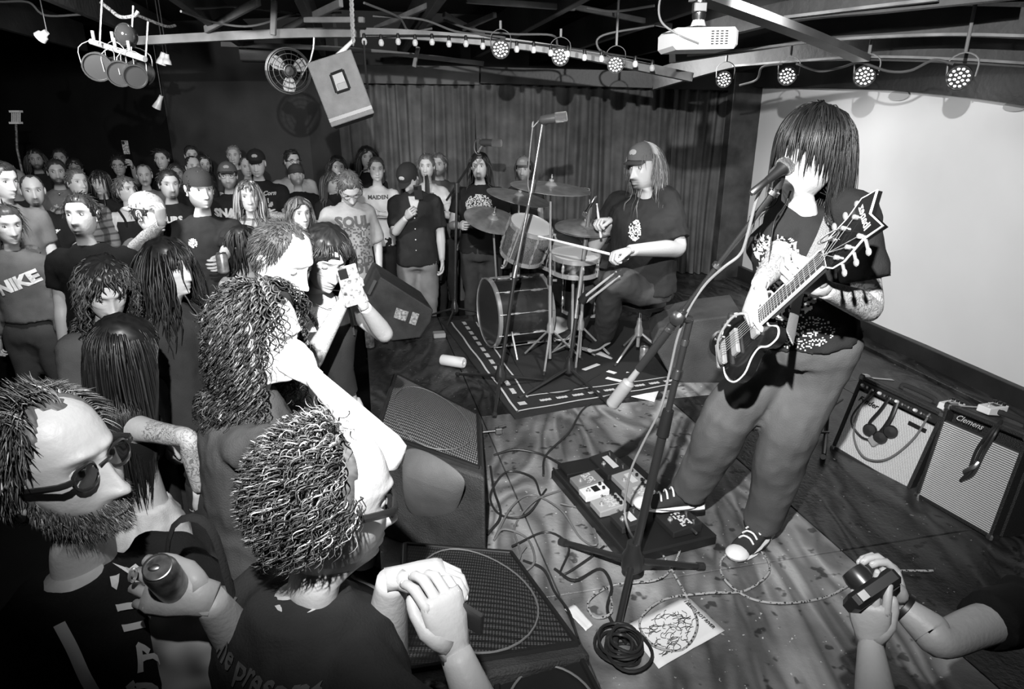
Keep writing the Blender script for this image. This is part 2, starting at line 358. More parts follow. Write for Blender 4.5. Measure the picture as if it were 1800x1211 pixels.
# curtains
CURT = mat('velour_curtain', .10, .85, bump=(120, .3), var=(5, .7, 1.3), spec=.25)
def curtain(name, P0, P1, z0, z1, pitch, amp, label, seed):
    P0 = np.array((P0[0], P0[1], 0.)); P1 = np.array((P1[0], P1[1], 0.)); L = np.linalg.norm(P1 - P0); d = (P1 - P0) / L; n = np.cross(d, Z_)
    if n[1] > 0: n = -n
    K = int(L / pitch * 8); rows = []; rs = np.random.RandomState(seed); phs = np.cumsum(rs.uniform(.55, 1.45, K)) * (2 * math.pi / 8)
    am = np.interp(np.arange(K), np.arange(0, K + 8, 8), rs.uniform(.4, 1.3, len(np.arange(0, K + 8, 8))))
    u = np.linspace(0, L, K)
    for f in np.linspace(0, 1, 14):
        a = amp * (1 - .35 * f) * am * (1 + .25 * np.sin(f * 7 + u * 3))
        off = a * (np.sin(phs + .5 * np.sin(f * 3 + u)) + .3 * np.sin(phs * 2.1 + f * 2))
        uu = u + .012 * np.sin(f * 4 + u * 9)
        rows.append(P0 + d * uu[:, None] + n * off[:, None] + Z_ * (z0 + (z1 - z0) * f))
    g = np.array(rows); m_, n_ = g.shape[:2]; mb = MB()
    F1 = [(i * n_ + j, i * n_ + j + 1, (i + 1) * n_ + j + 1, (i + 1) * n_ + j) for i in range(m_ - 1) for j in range(n_ - 1)]
    mb.add(g.reshape(-1, 3), F1); mb.add(g.reshape(-1, 3) - n * .012, [q[::-1] for q in F1])
    o = mesh_obj(name, mb, CURT); o['_n'] = 1; return tag(o, label, 'curtain', 'stage curtains')
cz = lambda px, py, Y: at(px, py, Y)[2]
curtain('stage_curtain', at(604, 300, 7.95)[:2], at(838, 300, 7.85)[:2], FLOOR0, cz(700, 140, 7.9), .13, .05, 'dark pleated curtain behind the standing audience, left of the drum kit', 1)
curtain('stage_curtain', at(838, 300, 7.8)[:2], at(1180, 300, 7.7)[:2], .01, cz(1000, 144, 7.8), .14, .055, 'dark pleated curtain right behind the drum kit and drummer', 2)
curtain('stage_curtain', at(1176, 300, 7.62)[:2], at(1278, 300, 7.5)[:2], .01, cz(1200, 152, 7.6), .10, .06, 'bunched narrow dark curtain panel beside the wooden post', 3)
rg = MB()
for i in range(16):
    p = at(1184 + i * 6.2, 138 + i * 1.25, 7.55); a = np.linspace(0, 2 * math.pi, 11)
    rg.tube(np.array([p + np.array((.006 * math.sin(q * 2), .028 * math.cos(q), .03 * math.sin(q))) for q in a]), .007, 6)
single('curtain_rings', rg, mat('pale_cord', .3, .6), 'looped pale cord gathers along the top of the narrow curtain', 'curtain cord')
def board(name, a, b, h, th, m, label=None, cat=None, group=None):
    a = np.array(a); b = np.array(b); d = unit(b - a); n = unit(np.cross(Z_, d)); u = np.cross(d, n)
    mb = MB(); mb.box((a + b) / 2, (np.linalg.norm(b - a), th, h), np.stack([d, n, u], 1), .004)
    return single(name, mb, m, label, cat, group, smooth=False)
BRD = mat('grey_brown_board', .07, .6, var=(4, .7, 1.4), bump=(20, .2))
board('header_board', at(600, 130, 7.8), at(843, 133, 7.75), .19, .04, BRD, 'pale grey header board above the left curtain', 'board')
board('header_board', at(845, 132, 7.7), at(1285, 144, 7.35), .17, .05, BLKP, 'black header board above the middle and right curtains', 'board')
mb = MB(); pa, pb = at(1250, 470, 7.35), at(1316, 470, 7.3)
mb.box(((pa + pb) / 2)[:2].tolist() + [1.0], (.42, .12, 2.35), RM, .006)
struct('trim_5', mb, mat('dark_wood_post', .035, .5, var=(6, .5, 1.8), bump=(18, .3)))
# ceiling deck and joists
mb = MB(); mb.box((-1.5, 4.6, 2.98), (15, 13, .06)); struct('ceiling', mb, BLKW)
zj = 2.47
def joist(be, a0, a1, label):
    mb = MB(); mb.box(ab((a0 + a1) / 2, be, zj), (.055, a1 - a0, .25), RM, .004); tag(mesh_obj('ceiling_joist', mb, JOIST, smooth=False), label, 'joist', 'roof joists')
JL = ['leftmost roof joist running over the dark side of the room', 'roof joist above the cluster of hanging lamps', 'roof joist between the lamp cluster and the round fan', 'roof joist above the round wall fan', 'roof joist passing the chain of the hung speaker',
      'roof joist just right of the hung speaker chain', 'roof joist above the bulb string over the drum kit', 'roof joist left of the projector mount', 'roof joist beside the projector pole']
for i, be in enumerate((-3.4, -2.5, -1.65, -.95, -.25, .55, 1.35, 2.15, 2.95)): joist(be, .9, 7.75, JL[i])
# rails crossing below the joists on the right (they run away to the side wall)
def poly_rail(name, pts, r2, m, label, cat, group=None, up=(0, 0, 1)):
    P = [at(*p) for p in pts]; mb = MB(); P = crom(P, 5); n = len(P); rings = []
    tg = np.gradient(P, axis=0)
    for p, t in zip(P, tg):
        t = unit(t); s = unit(np.cross(t, up)); u = np.cross(s, t)
        rings.append([p + s * r2[0] + u * r2[1], p - s * r2[0] + u * r2[1], p - s * r2[0] - u * r2[1], p + s * r2[0] - u * r2[1]])
    mb.loft(rings); return single(name, mb, m, label, cat, group, auto=50)
poly_rail('cross_beam', [(1190, 70, 4.2), (1380, 22, 3.8), (1560, 2, 3.5), (1800, -25, 3.2)], (.03, .05), JOIST, 'dark beam crossing above the projector towards the top right corner', 'beam', 'cross beams on the right')
poly_rail('cross_beam', [(1180, 92, 5.0), (1330, 68, 4.6), (1470, 47, 4.2), (1657, 38, 3.9), (1830, 42, 3.6)], (.03, .07), JOIST, 'dark beam behind the diagonal rail, upper of the two above the screen', 'beam', 'cross beams on the right')
poly_rail('cross_beam', [(1150, 140, 6.0), (1300, 97, 5.4), (1420, 86, 4.9), (1533, 82, 4.5), (1680, 85, 4.2), (1830, 93, 3.9)], (.03, .08), JOIST, 'dark beam just above the row of lamps over the screen', 'beam', 'cross beams on the right')
for pts in ([(1195, 100, 4.95), (1330, 85, 4.55), (1467, 70, 4.15), (1657, 61, 3.85), (1830, 64, 3.55)], [(1380, 31, 3.75), (1520, 14, 3.5), (1650, -1, 3.3)], [(1290, 116, 5.35), (1420, 106, 4.85), (1533, 100, 4.45), (1680, 104, 4.15), (1830, 113, 3.85)]):
    poly_rail('edge_strip', pts, (.02, .007), mat('pale_beam_edge', .2, .6, var=(6, .4, 1.5)), {195: 'thin pale edge strip under the middle cross beam', 380: 'thin pale edge strip nearest the top right', 290: 'thin pale edge strip over the screen lamps'}[pts[0][0] - 1000], 'strip', 'pale beam edges')
poly_rail('diagonal_rail', [(1228, -8, 2.9), (1330, 28, 3.2), (1430, 66, 3.6), (1515, 103, 4.1)], (.045, .018), RAIL, 'pale diagonal rail running from the projector down to the screen lamps', 'rail')
poly_rail('lamp_rail', [(245, 72, 5.6), (400, 64, 5.3), (560, 58, 5.1), (700, 60, 5.0), (870, 74, 4.95), (1000, 92, 5.0), (1100, 112, 5.1), (1215, 136, 5.2)], (.03, .03), mat('pale_rail_paint', .2, .5, var=(5, .6, 1.3)), 'long pale lamp rail curving across the room above the drum kit', 'rail')
poly_rail('rear_rail', [(390, 78, 6.6), (560, 84, 6.5), (700, 95, 6.5), (850, 112, 6.4)], (.02, .02), RAIL, 'thin metal rail behind the bulb string, above the header board', 'rail')
BR = ['pale brace left of the fan', 'pale brace above the fan', 'thin pale brace near the hung chain', 'pale brace over the bulb string', 'pale brace right of the chain', 'thin brace above the bulb string', 'pale strut at the top middle', 'pale strut left of the projector', 'short vertical strut by the fan','short strut behind the bulb string']
for i, (a, b) in enumerate((((362, 52, 5.3), (455, 2, 4.6)), ((500, 52, 5.6), (600, 5, 4.8)), ((535, 35, 4.8), (640, 35, 4.7)), ((660, 50, 5.6), (770, 2, 4.6)), ((815, 50, 5.4), (870, 26, 5)), ((780, 25, 5.2), (850, 62, 5.6)),
                          ((820, 0, 4.4), (1010, 14, 4.7)), ((1000, 10, 4.9), (1180, 46, 5.4)), ((482, 0, 4.6), (480, 62, 4.6)), ((735, 82, 6), (728, 118, 6)))):
    p, q = at(*a), at(*b); board('roof_brace', p, q, .035 if i > 1 else .05, .03, mat('raw_wood_brace', .16, .6, var=(8, .7, 1.3)), BR[i], 'brace', 'roof braces')
# floor rug under the drum kit
RP = [G(905, 738), G(1190, 683), G(1235, 566), G(775, 566)]
def rugp(u, v, z): # u along front edge 0..1, v back
    a = RP[0] * (1 - u) + RP[1] * u; b = RP[3] * (1 - u) + RP[2] * u; p = a * (1 - v) + b * v; return np.array((p[0], p[1], z))
mb = MB(); g = [[rugp(u, v, .012 + .004 * math.sin(u * 40 + v * 9) * math.sin(v * 30)) for u in np.linspace(0, 1, 25)] for v in np.linspace(0, 1, 25)]
g = np.array(g); F1 = [(i * 25 + j, i * 25 + j + 1, (i + 1) * 25 + j + 1, (i + 1) * 25 + j) for i in range(24) for j in range(24)]
mb.add(g.reshape(-1, 3), F1); g0 = g.copy(); g0[..., 2] = .001; ed = [(0, j) for j in range(25)] + [(i, 24) for i in range(1, 25)] + [(24, j) for j in range(23, -1, -1)] + [(i, 0) for i in range(23, 0, -1)]
mb.add([g[i, j] for i, j in ed] + [g0[i, j] for i, j in ed], [(i, len(ed) + i, len(ed) + (i + 1) % len(ed), (i + 1) % len(ed)) for i in range(len(ed))])
rug = single('drum_rug', mb, mat('black_rug_pile', .018, .9, bump=(300, .8)), 'black rug with a white patterned border under the drum kit', 'rug')
pt = MB()
def strip(u0, v0, u1, v1, wd, z=.018, wav=0):
    n = 14; pts = [rugp(u0 + (u1 - u0) * t, v0 + (v1 - v0) * t, z) for t in np.linspace(0, 1, n)]
    d = unit(pts[-1] - pts[0]); s = np.array((-d[1], d[0], 0)); q = []
    for i, p in enumerate(pts): q += [p + s * (wd / 2 + wav * math.sin(i * 1.7)), p - s * (wd / 2 - wav * math.sin(i * 1.7))]
    pt.add(q, [(2 * i, 2 * i + 1, 2 * i + 3, 2 * i + 2) for i in range(n - 1)])
strip(.03, .035, .97, .035, .014, wav=.004); strip(.13, .13, .97, .13, .012, wav=.004); strip(.035, .03, .035, .97, .014, wav=.004); strip(.13, .12, .13, .97, .012, wav=.004)
for i in range(9): strip(.18 + i * .09, .082, .18 + i * .09 + .06, .082, .03, wav=.003)
for i in range(12): strip(.082, .16 + i * .07, .082, .16 + i * .07 + .045, .03, wav=.003)
strip(.065, .082, .105, .082, .05)
part('woven_border', pt, mat('rug_white_wool', .5, .9), rug, smooth=False)
# ================================================================== people
HZ = [ # z, half width, front, back
 (.121, .006, .004, -.022), (.118, .026, .020, -.046), (.110, .044, .042, -.066), (.096, .059, .058, -.083), (.078, .068, .070, -.094), (.056, .0735, .079, -.101),
 (.034, .0755, .085, -.104), (.012, .0745, .0815, -.103), (-.010, .0725, .0805, -.098), (-.032, .0695, .0815, -.088), (-.052, .066, .082, -.077), (-.070, .061, .0815, -.066),
 (-.086, .0535, .080, -.058), (-.099, .0445, .0785, -.054), (-.109, .037, .071, -.052), (-.116, .041, .045, -.053), (-.124, .049, .026, -.055), (-.140, .0525, .018, -.059), (-.165, .055, .015, -.064), (-.195, .055, .010, -.060), (-.225, .052, .0, -.046), (-.260, .038, -.006, -.036)]
HZA = np.array(HZ)
def head_grid(n, m, fem=0, jaw=1.0):
    """grid (rings, segs, 3) in head space: x lateral, y forward, z up.  Also returns skin value map"""
    zs = []
    base = np.concatenate([np.linspace(.121, .10, 5)[:-1], np.linspace(.10, .045, max(4, m // 6))[:-1], np.linspace(.045, -.112, int(m * .62))[:-1], np.linspace(-.112, -.260, max(7, m // 6))])
    z = base; s = np.arange(n) / n * 2 * math.pi; th = s - .45 * np.sin(s)   # dense at the front (th = 0)
    W = np.interp(-z, -HZA[:, 0], HZA[:, 1]); Fr = np.interp(-z, -HZA[:, 0], HZA[:, 2]); Bk = np.interp(-z, -HZA[:, 0], HZA[:, 3])
    sm = lambda a: np.convolve(np.pad(a, 1, 'edge'), [.25, .5, .25], 'valid'); W, Fr, Bk = sm(W), sm(Fr), sm(Bk)
    mid = np.where(z > -.115, -.01, (Fr + Bk) / 2); W = W * np.where((z < -.03) & (z > -.112), jaw * (1 - .05 * fem), 1) * np.where(z < -.112, 1 - .14 * fem, 1)
    ct, st = np.cos(th), np.sin(th)
    jawk = np.clip((-z - .04) / .06, 0, 1) * (z > -.112)
    X = W[:, None] * np.sign(st) * np.abs(st) ** (1 + .35 * jawk[:, None] * (ct > 0))
    Y = np.where(ct > 0, mid[:, None] + (Fr - mid)[:, None] * np.abs(ct) ** .92, mid[:, None] - (mid - Bk)[:, None] * np.abs(ct) ** .95)
    Z = np.repeat(z[:, None], n, 1); fr = np.clip(ct, 0, 1)
    g = lambda a, b, w, h: np.exp(-((np.abs(X) - a) / w) ** 2 - ((Z - b) / h) ** 2)
    # nose
    zz = Z; nz = np.clip((.022 - zz) / .062, 0, 1); A = .022 * nz ** 1.25 * (zz > -.058) * np.clip((zz + .058) / .012, 0, 1)
    wx = .0075 + .0075 * nz ** 2
    d = (A + .004 * (zz < .022) * (zz > -.05)) * np.exp(-(X / wx) ** 2) * (fr > .3)
    d += .006 * np.exp(-((np.abs(X) - .013) / .006) ** 2 - ((zz + .040) / .008) ** 2)            # wings
    d += .0055 * g(.022, .033, .02, .009) - .0125 * g(.031, .010, .0135, .0105) + .004 * g(.044, -.020, .016, .016)
    d += (.0050 - .001 * fem) * np.exp(-(X / .022) ** 2 - ((zz + .068) / .0042) ** 2) + (.0065) * np.exp(-(X / .019) ** 2 - ((zz + .080) / .0050) ** 2)
    d += .003 * np.exp(-(X / .02) ** 2 - ((zz + .062) / .02) ** 2) - .004 * np.exp(-(X / .018) ** 2 - ((zz + .0895) / .004) ** 2)
    d += .006 * np.exp(-(X / .018) ** 2 - ((zz + .103) / .010) ** 2) - .003 * g(.062, .03, .012, .03)
    Y = Y + d * (ct > .05)
    # value map
    c = np.ones_like(X); f = ct > .1
    c = np.where(f, c * (1 - .35 * np.exp(-(X / .023) ** 4 - ((zz + .074) / .0085) ** 4)), c)                         # lips
    c = np.where(f, c * (1 - .6 * np.exp(-(X / .021) ** 4 - ((zz + .0735) / .0018) ** 2)), c)
    brow = np.exp(-((np.abs(X) - .033) / .016) ** 4 - ((zz - .0295 + .10 * (np.abs(X) - .03) ** 1 * 1.0) / .0042) ** 2)
    c = np.where(f, c * (1 - .75 * brow), c)
    c = np.where(f, c * (1 - .65 * np.exp(-((np.abs(X) - .0075) / .004) ** 2 - ((zz + .050) / .0035) ** 2)), c)
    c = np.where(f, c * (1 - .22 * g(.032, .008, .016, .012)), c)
    return np.stack([X, Y, Z], -1), c, th
def hairline(th, kind):
    a = np.abs((np.degrees(th) + 180) % 360 - 180)
    if kind == 'recede': xs, ys = (0, 20, 38, 60, 80, 95, 115, 180), (.100, .108, .112, .055, .01, -.01, -.035, -.075)
    elif kind == 'bald': xs, ys = (0, 20, 38, 70, 80, 95, 115, 180), (.2, .2, .2, .2, .03, -.01, -.035, -.075)
    elif kind == 'low': xs, ys = (0, 20, 38, 55, 70, 95, 115, 180), (.06, .06, .055, .03, -.01, -.02, -.045, -.10)
    else: xs, ys = (0, 20, 38, 55, 72, 95, 115, 180), (.074, .075, .070, .045, -.005, .0, -.035, -.08)
    return np.interp(a, xs, ys)
def beard_mask(X, Y, Z, th, kind):
    a = np.abs((np.degrees(th) + 180) % 360 - 180); up = np.interp(a, (0, 22, 35, 60, 80, 100), (-.052, -.052, -.058, -.045, -.01, .0))
    m = 1 / (1 + np.exp((Z - up) / .004)); m *= 1 / (1 + np.exp(-(Z + .124) / .005)); m *= (a < 92)
    lip = np.exp(-(X / .021) ** 4 - ((Z + .0745) / .009) ** 4); m *= 1 - .9 * lip
    if kind == 'goatee': m *= np.exp(-(X / .030) ** 4)
    if kind == 'moustache': m *= np.exp(-(X / .032) ** 4) * (Z > -.068)
    return m
class Head:
    def __init__(s, c, M, k): s.c = np.asarray(c, float); s.M = M; s.k = k
    def w(s, p): return s.c + (np.asarray(p, float) * s.k) @ s.M.T
    def g(s, d): return s.M.T @ np.asarray(d, float)
def strands(h, n, L, m=10, w=.0035, side=.0, fringe='part', comb=None, wave=0.0, wf=40, curl=0, dirv=None, col=.04, colv=.6, line='norm', grav=.35, lift=.006, seed=0, zmin=-.03, ymax=None, opn=1, crown=(0, -.03, .125), Lf=None, smooth_out=0.0, shoulder=.06, droop=None, thmin=None):
    """hair strands as tapered three-sided ribbons; returns MB in world space"""
    rs = np.random.RandomState(seed + 11); P = []
    while len(P) < n:
        d = rs.normal(size=(n * 3, 3)); d /= np.linalg.norm(d, axis=1)[:, None]
        p = d * (.0775, .101, .096) + (0, -.012, .026); th = np.arctan2(p[:, 0], p[:, 1] + .012)
        ok = p[:, 2] > np.maximum(hairline(th, line) + .003, -.085)
        if thmin is not None: ok &= np.abs(th) > thmin
        if ymax is not None: ok &= ~((p[:, 1] > ymax) & (p[:, 2] > .045))
        P += p[ok].tolist()
    P = np.array(P[:n]); th0 = np.arctan2(P[:, 0], P[:, 1] + .012); N0 = (P - (0, -.012, .026)) / np.array((.0775, .101, .096)) ** 2; N0 /= np.linalg.norm(N0, axis=1)[:, None]
    gv = h.g((0, 0, -1)); Ls = (np.full(n, L) if np.ndim(L) == 0 else np.interp(np.abs(th0), L[0], L[1])) * rs.uniform(.75, 1.1, n)
    cr = np.array(crown) + (side, 0, 0); D = P - cr; D -= N0 * (D * N0).sum(1)[:, None]; D /= np.linalg.norm(D, axis=1)[:, None] + 1e-6
    front = (np.abs(th0) < .9) & (P[:, 2] > .05) & (P[:, 1] > .0)
    if fringe == 'part':
        sx = np.sign(P[:, 0] - side + 1e-4); sd = np.stack([sx, np.full(n, -.25), np.full(n, -.5)], 1); D = np.where(front[:, None], sd, D)
    elif fringe == 'back':
        D = np.where(front[:, None], np.array((0, -1, .35)), D)
    elif fringe == 'side':
        D = np.where(front[:, None], np.array((1, .1, .1)), D)
    if fringe == 'bangs' and Lf: Ls = np.where(front, Lf * rs.uniform(.8, 1.15, n), Ls)
    if comb is not None: D = D * .4 + np.array(comb)
    D += rs.normal(size=(n, 3)) * .18; D /= np.linalg.norm(D, axis=1)[:, None]
    pts = [P.copy()]; p = P.copy(); v = D + N0 * .4; ds = Ls / (m - 1)
    for i in range(m - 1):
        g_ = grav if droop is None else grav * (droop if i < 2 else 1)
        v = v * (1 - g_) + gv * g_; v /= np.linalg.norm(v, axis=1)[:, None]
        p = p + v * ds[:, None]
        q = (p - (0, -.012, .022)) / (np.array((.0775, .101, .098)) + lift + .012 * min(1, i / 4)); r = np.linalg.norm(q, axis=1); ins = r < 1
        p = np.where(ins[:, None], p / 1 + (q / r[:, None] - q) * (np.array((.0775, .101, .098)) + lift), p)
        if fringe == 'part' and opn:
            sx_ = np.where(P[:, 0] > side, 1, -1); kk = (p[:, 1] > .0) & (p[:, 2] < .055); lim = .060 + .018 * np.clip((.055 - p[:, 2]) / .05, 0, 1); p[:, 0] = np.where(kk & (p[:, 0] * sx_ < lim), sx_ * lim, p[:, 0]); p[:, 1] = np.where(kk, np.minimum(p[:, 1], .038 + .5 * np.clip(p[:, 2], 0, .05)), p[:, 1])
        # neck and shoulders keep hair outside
        ax = -.02; lo = p[:, 2] < -.09; rr = np.hypot(p[:, 0], p[:, 1] - ax); mr = .066 + np.clip((-p[:, 2] - .15) * 1.4, 0, shoulder) + lift
        k = np.where(lo & (rr < mr), mr / (rr + 1e-6), 1); p[:, 0] *= k; p[:, 1] = ax + (p[:, 1] - ax) * k
        pts.append(p.copy())
    T = np.array(pts).transpose(1, 0, 2)
    tg = np.gradient(T, axis=1); tg /= np.linalg.norm(tg, axis=2)[..., None] + 1e-9
    out = T - (0, -.01, -.01); out[..., 2] *= .3; out /= np.linalg.norm(out, axis=2)[..., None] + 1e-9
    sd = np.cross(tg, out); sd /= np.linalg.norm(sd, axis=2)[..., None] + 1e-9; nn = np.cross(sd, tg)
    if wave or curl:
        ph0 = rs.uniform(0, 6.28, n)[:, None]; u = np.cumsum(np.ones((n, m)), 1) * ds[:, None] * wf + ph0
        amp = np.linspace(.15, 1, m)[None] * (wave + curl)
        T = T + sd * (np.sin(u) * amp)[..., None] + nn * ((np.cos(u) * amp * (1 if curl else .35)))[..., None]
    tg = np.gradient(T, axis=1); tg /= np.linalg.norm(tg, axis=2)[..., None] + 1e-9
    sd = np.cross(tg, out); sd /= np.linalg.norm(sd, axis=2)[..., None] + 1e-9; nn = np.cross(sd, tg)
    wd = (w * np.interp(np.linspace(0, 1, m), (0, .15, .6, 1), (.6, 1, .9, .12)))[None, :, None]
    r3 = np.stack([T + sd * wd, T + nn * wd * .6, T - sd * wd], 2)  # n,m,3,3
    V = r3.reshape(-1, 3); i0 = (np.arange(n) * m * 3)[:, None, None] + (np.arange(m - 1) * 3)[None, :, None]; j = np.arange(3)[None, None]
    Fq = np.stack([i0 + j, i0 + (j + 1) % 3, i0 + 3 + (j + 1) % 3, i0 + 3 + j], -1).reshape(-1, 4)
    cv = np.repeat(col * np.exp(rs.normal(size=n) * colv), m * 3)
    mb = MB(); mb.add(h.w(V), Fq, cv); return mb
def cap_shell(h, grid, th, kind, thick, c, nz=.5, lowz=-.085, seed=0):
    """scalp-hugging hair shell made from the head surface itself"""
    g = grid.copy(); Z = g[..., 2]; hl = hairline(th, kind)[None]; mk = np.clip((Z - np.maximum(hl, lowz)) / .018, 0, 1)
    d = (g - (0, -.012, .02)); d /= np.linalg.norm(d, axis=2)[..., None]
    t = thick * mk ** .6 - .0025 * (mk <= 0)
    if nz:
        n_ = np.array([[noise.noise(Vector((float(p[0]) * 55 + seed, float(p[1]) * 55, float(p[2]) * 40))) for p in row] for row in g]); t = t * (1 + nz * n_)
    g = g + d * t[..., None]; m_, n_s = Z.shape; keep = mk > 0
    mb = MB(); F1 = []
    for i in range(m_ - 1):
        for j in range(n_s):
            j2 = (j + 1) % n_s
            if keep[i, j] or keep[i + 1, j] or keep[i, j2]: F1.append((i * n_s + j, i * n_s + j2, (i + 1) * n_s + j2, (i + 1) * n_s + j)[::-1])
    if not F1: return None
    us = sorted({x for q in F1 for x in q}); mp = {x: i for i, x in enumerate(us)}; V = g.reshape(-1, 3)[us]
    top = len(V); F1 = [tuple(mp[x] for x in q) for q in F1]
    tr = [mp[j] for j in range(n_s) if j in mp]
    V = np.vstack([V, [g[0].mean(0)]])
    F1 += [(mp[j], mp[(j + 1) % n_s], top) for j in range(n_s) if j in mp and (j + 1) % n_s in mp]
    rs = np.random.RandomState(seed); mb.add(h.w(V), F1, c * rs.uniform(.6, 1.4, len(V))); return mb
def hand(mb, wr, fw, nrm, sgn=1, curl=(.5, .5, .5, .5), thumb=.5, s=1.0, spread=.06, t=0.0, c=1.0, hi=False):
    """palm + five fingers; fw = wrist->knuckles, nrm = out of the palm, thumb on side sgn*cross(fw,nrm)"""
    fw = unit(fw); nrm = unit(np.asarray(nrm) - fw * np.dot(nrm, fw)); sd = np.cross(fw, nrm) * sgn; wr = np.asarray(wr, float); k = s
    n = 12 if hi else 8
    P = [wr - fw * .01 * k, wr + fw * .02 * k, wr + fw * .05 * k, wr + fw * .082 * k, wr + fw * .094 * k]; W = [(.027, .020), (.031, .018), (.039, .0165), (.041, .0135), (.036, .009)]
    M = np.stack([sd, nrm], 0); th = np.arange(n) / n * 2 * math.pi
    rings = [p + k * (a * np.cos(th)[:, None] * sd + b * np.sin(th)[:, None] * nrm * -1 * sgn) for p, (a, b) in zip(P, W)]
    if sgn > 0: rings = [r[::-1] for r in rings]
    mb.loft(rings, c=c)
    offs = (.029, .010, -.010, -.028); Ln = (.070, .078, .073, .056); rr = (.0088, .009, .0086, .0076); tips = []
    for i in range(4):
        b = wr + k * (fw * (.078 if i in (1, 2) else .072) + sd * offs[i]); d = unit(fw + sd * spread * (1.5 - i)); p = [b, b + d * .012 * k]; L = Ln[i] * k
        ang = 0; cr = curl[i]; axd = np.cross(d, nrm); q = p[-1]
        for seg, (fr, bend) in enumerate(((.46, 1.25), (.30, 1.45), (.24, .9))):
            ang += cr * bend; dd = d * math.cos(ang) + nrm * math.sin(ang); st = 2
            for _ in range(st): q = q + dd * L * fr / st; p.append(q)
        rad = np.array([1.0, 1.05, 1.0, 1.04, .92, .95, .86, .6]) * rr[i] * k
        mb.tube(p, rad, n if hi else 6, up=nrm, c=c); tips.append(q)
        if hi: 
            nd = unit(np.cross(np.cross(dd, nrm * math.cos(ang) - d * math.sin(ang)), dd)); mb.ell(q - dd * .008 * k - nd * .0052 * k, (.0062 * k, .0075 * k, .003 * k), np.stack([unit(np.cross(dd, nd)), dd, nd], 1), 8, 5, c=c * 1.25)
    b = wr + k * (fw * .018 + sd * .014); d = unit(fw * .80 + sd * .60 + nrm * .28); d2 = unit(fw * (.95) + sd * (.35 - .55 * thumb) + nrm * (.15 + .9 * thumb)); d3 = unit(fw * (1 - .3 * thumb) - sd * .35 * thumb + nrm * (.1 + .5 * thumb))
    mb.tube([b - d * .006 * k, b + d * .018 * k, b + d * .038 * k, b + d * .038 * k + d2 * .014 * k, b + d * .038 * k + d2 * .030 * k, b + d * .038 * k + d2 * .030 * k + d3 * .012 * k, b + d * .038 * k + d2 * .030 * k + d3 * .026 * k, b + d * .038 * k + d2 * .030 * k + d3 * .031 * k], np.array([.018, .0175, .0145, .0115, .0105, .0108, .009, .005]) * k, n if hi else 6, c=c)
    return wr + fw * .085 * k + nrm * .03 * k, sd
def ik(S, T, L1, L2, pole):
    S = np.asarray(S, float); T = np.asarray(T, float); d = T - S; L = np.linalg.norm(d)
    if L > (L1 + L2) * .995: d = d / L * (L1 + L2) * .995; T = S + d; L = np.linalg.norm(d)
    if L < abs(L1 - L2) + .02: L = abs(L1 - L2) + .02; T = S + unit(d) * L; d = T - S
    a = (L1 ** 2 - L2 ** 2 + L * L) / (2 * L); h_ = math.sqrt(max(L1 ** 2 - a * a, 0)); u = d / L; pl = np.asarray(pole, float); pl = unit(pl - u * pl.dot(u))
    return S + u * a + pl * h_, T
def shoe(name, heel, toe, z, parent, v=.02, sole=.5, s=1.0, label=None, up=None):
    heel = np.array((heel[0], heel[1], z)); toe = np.array((toe[0], toe[1], z)); L = np.linalg.norm(toe - heel); d = (toe - heel) / L; sd = np.cross(d, Z_); k = s
    def rg(prof, zlo, wd, n=16):
        out = []
        for (u, hw, zt) in prof:
            p = heel + d * u * L; th = np.arange(n) / n * 2 * math.pi; out.append([p + sd * hw * k * wd * math.cos(a) + Z_ * (zlo + (zt - zlo) * (.5 + .5 * math.sin(a))) * k for a in th])
        return out
    m1 = MB(); m1.loft(rg([(-.02, .012, .05), (.0, .028, .085), (.08, .034, .105), (.22, .036, .105), (.36, .037, .088), (.55, .042, .065), (.75, .045, .052), (.9, .038, .045), (.99, .018, .035)], .012, 1.0))
    m1.tube([heel + d * .12 * L + Z_ * .08 * k, heel + d * .12 * L + Z_ * .13 * k], .038 * k, 12)
    o = part(name, m1, cloth(v), parent)
    m2 = MB(); m2.loft(rg([(-.03, .014, .022), (0, .032, .026), (.1, .037, .026), (.4, .039, .026), (.7, .049, .026), (.9, .042, .030), (1.02, .02, .028)], .0, 1.0)); part('sole', m2, mat('sole_%d' % int(sole * 100), sole, .6), o)
    return o
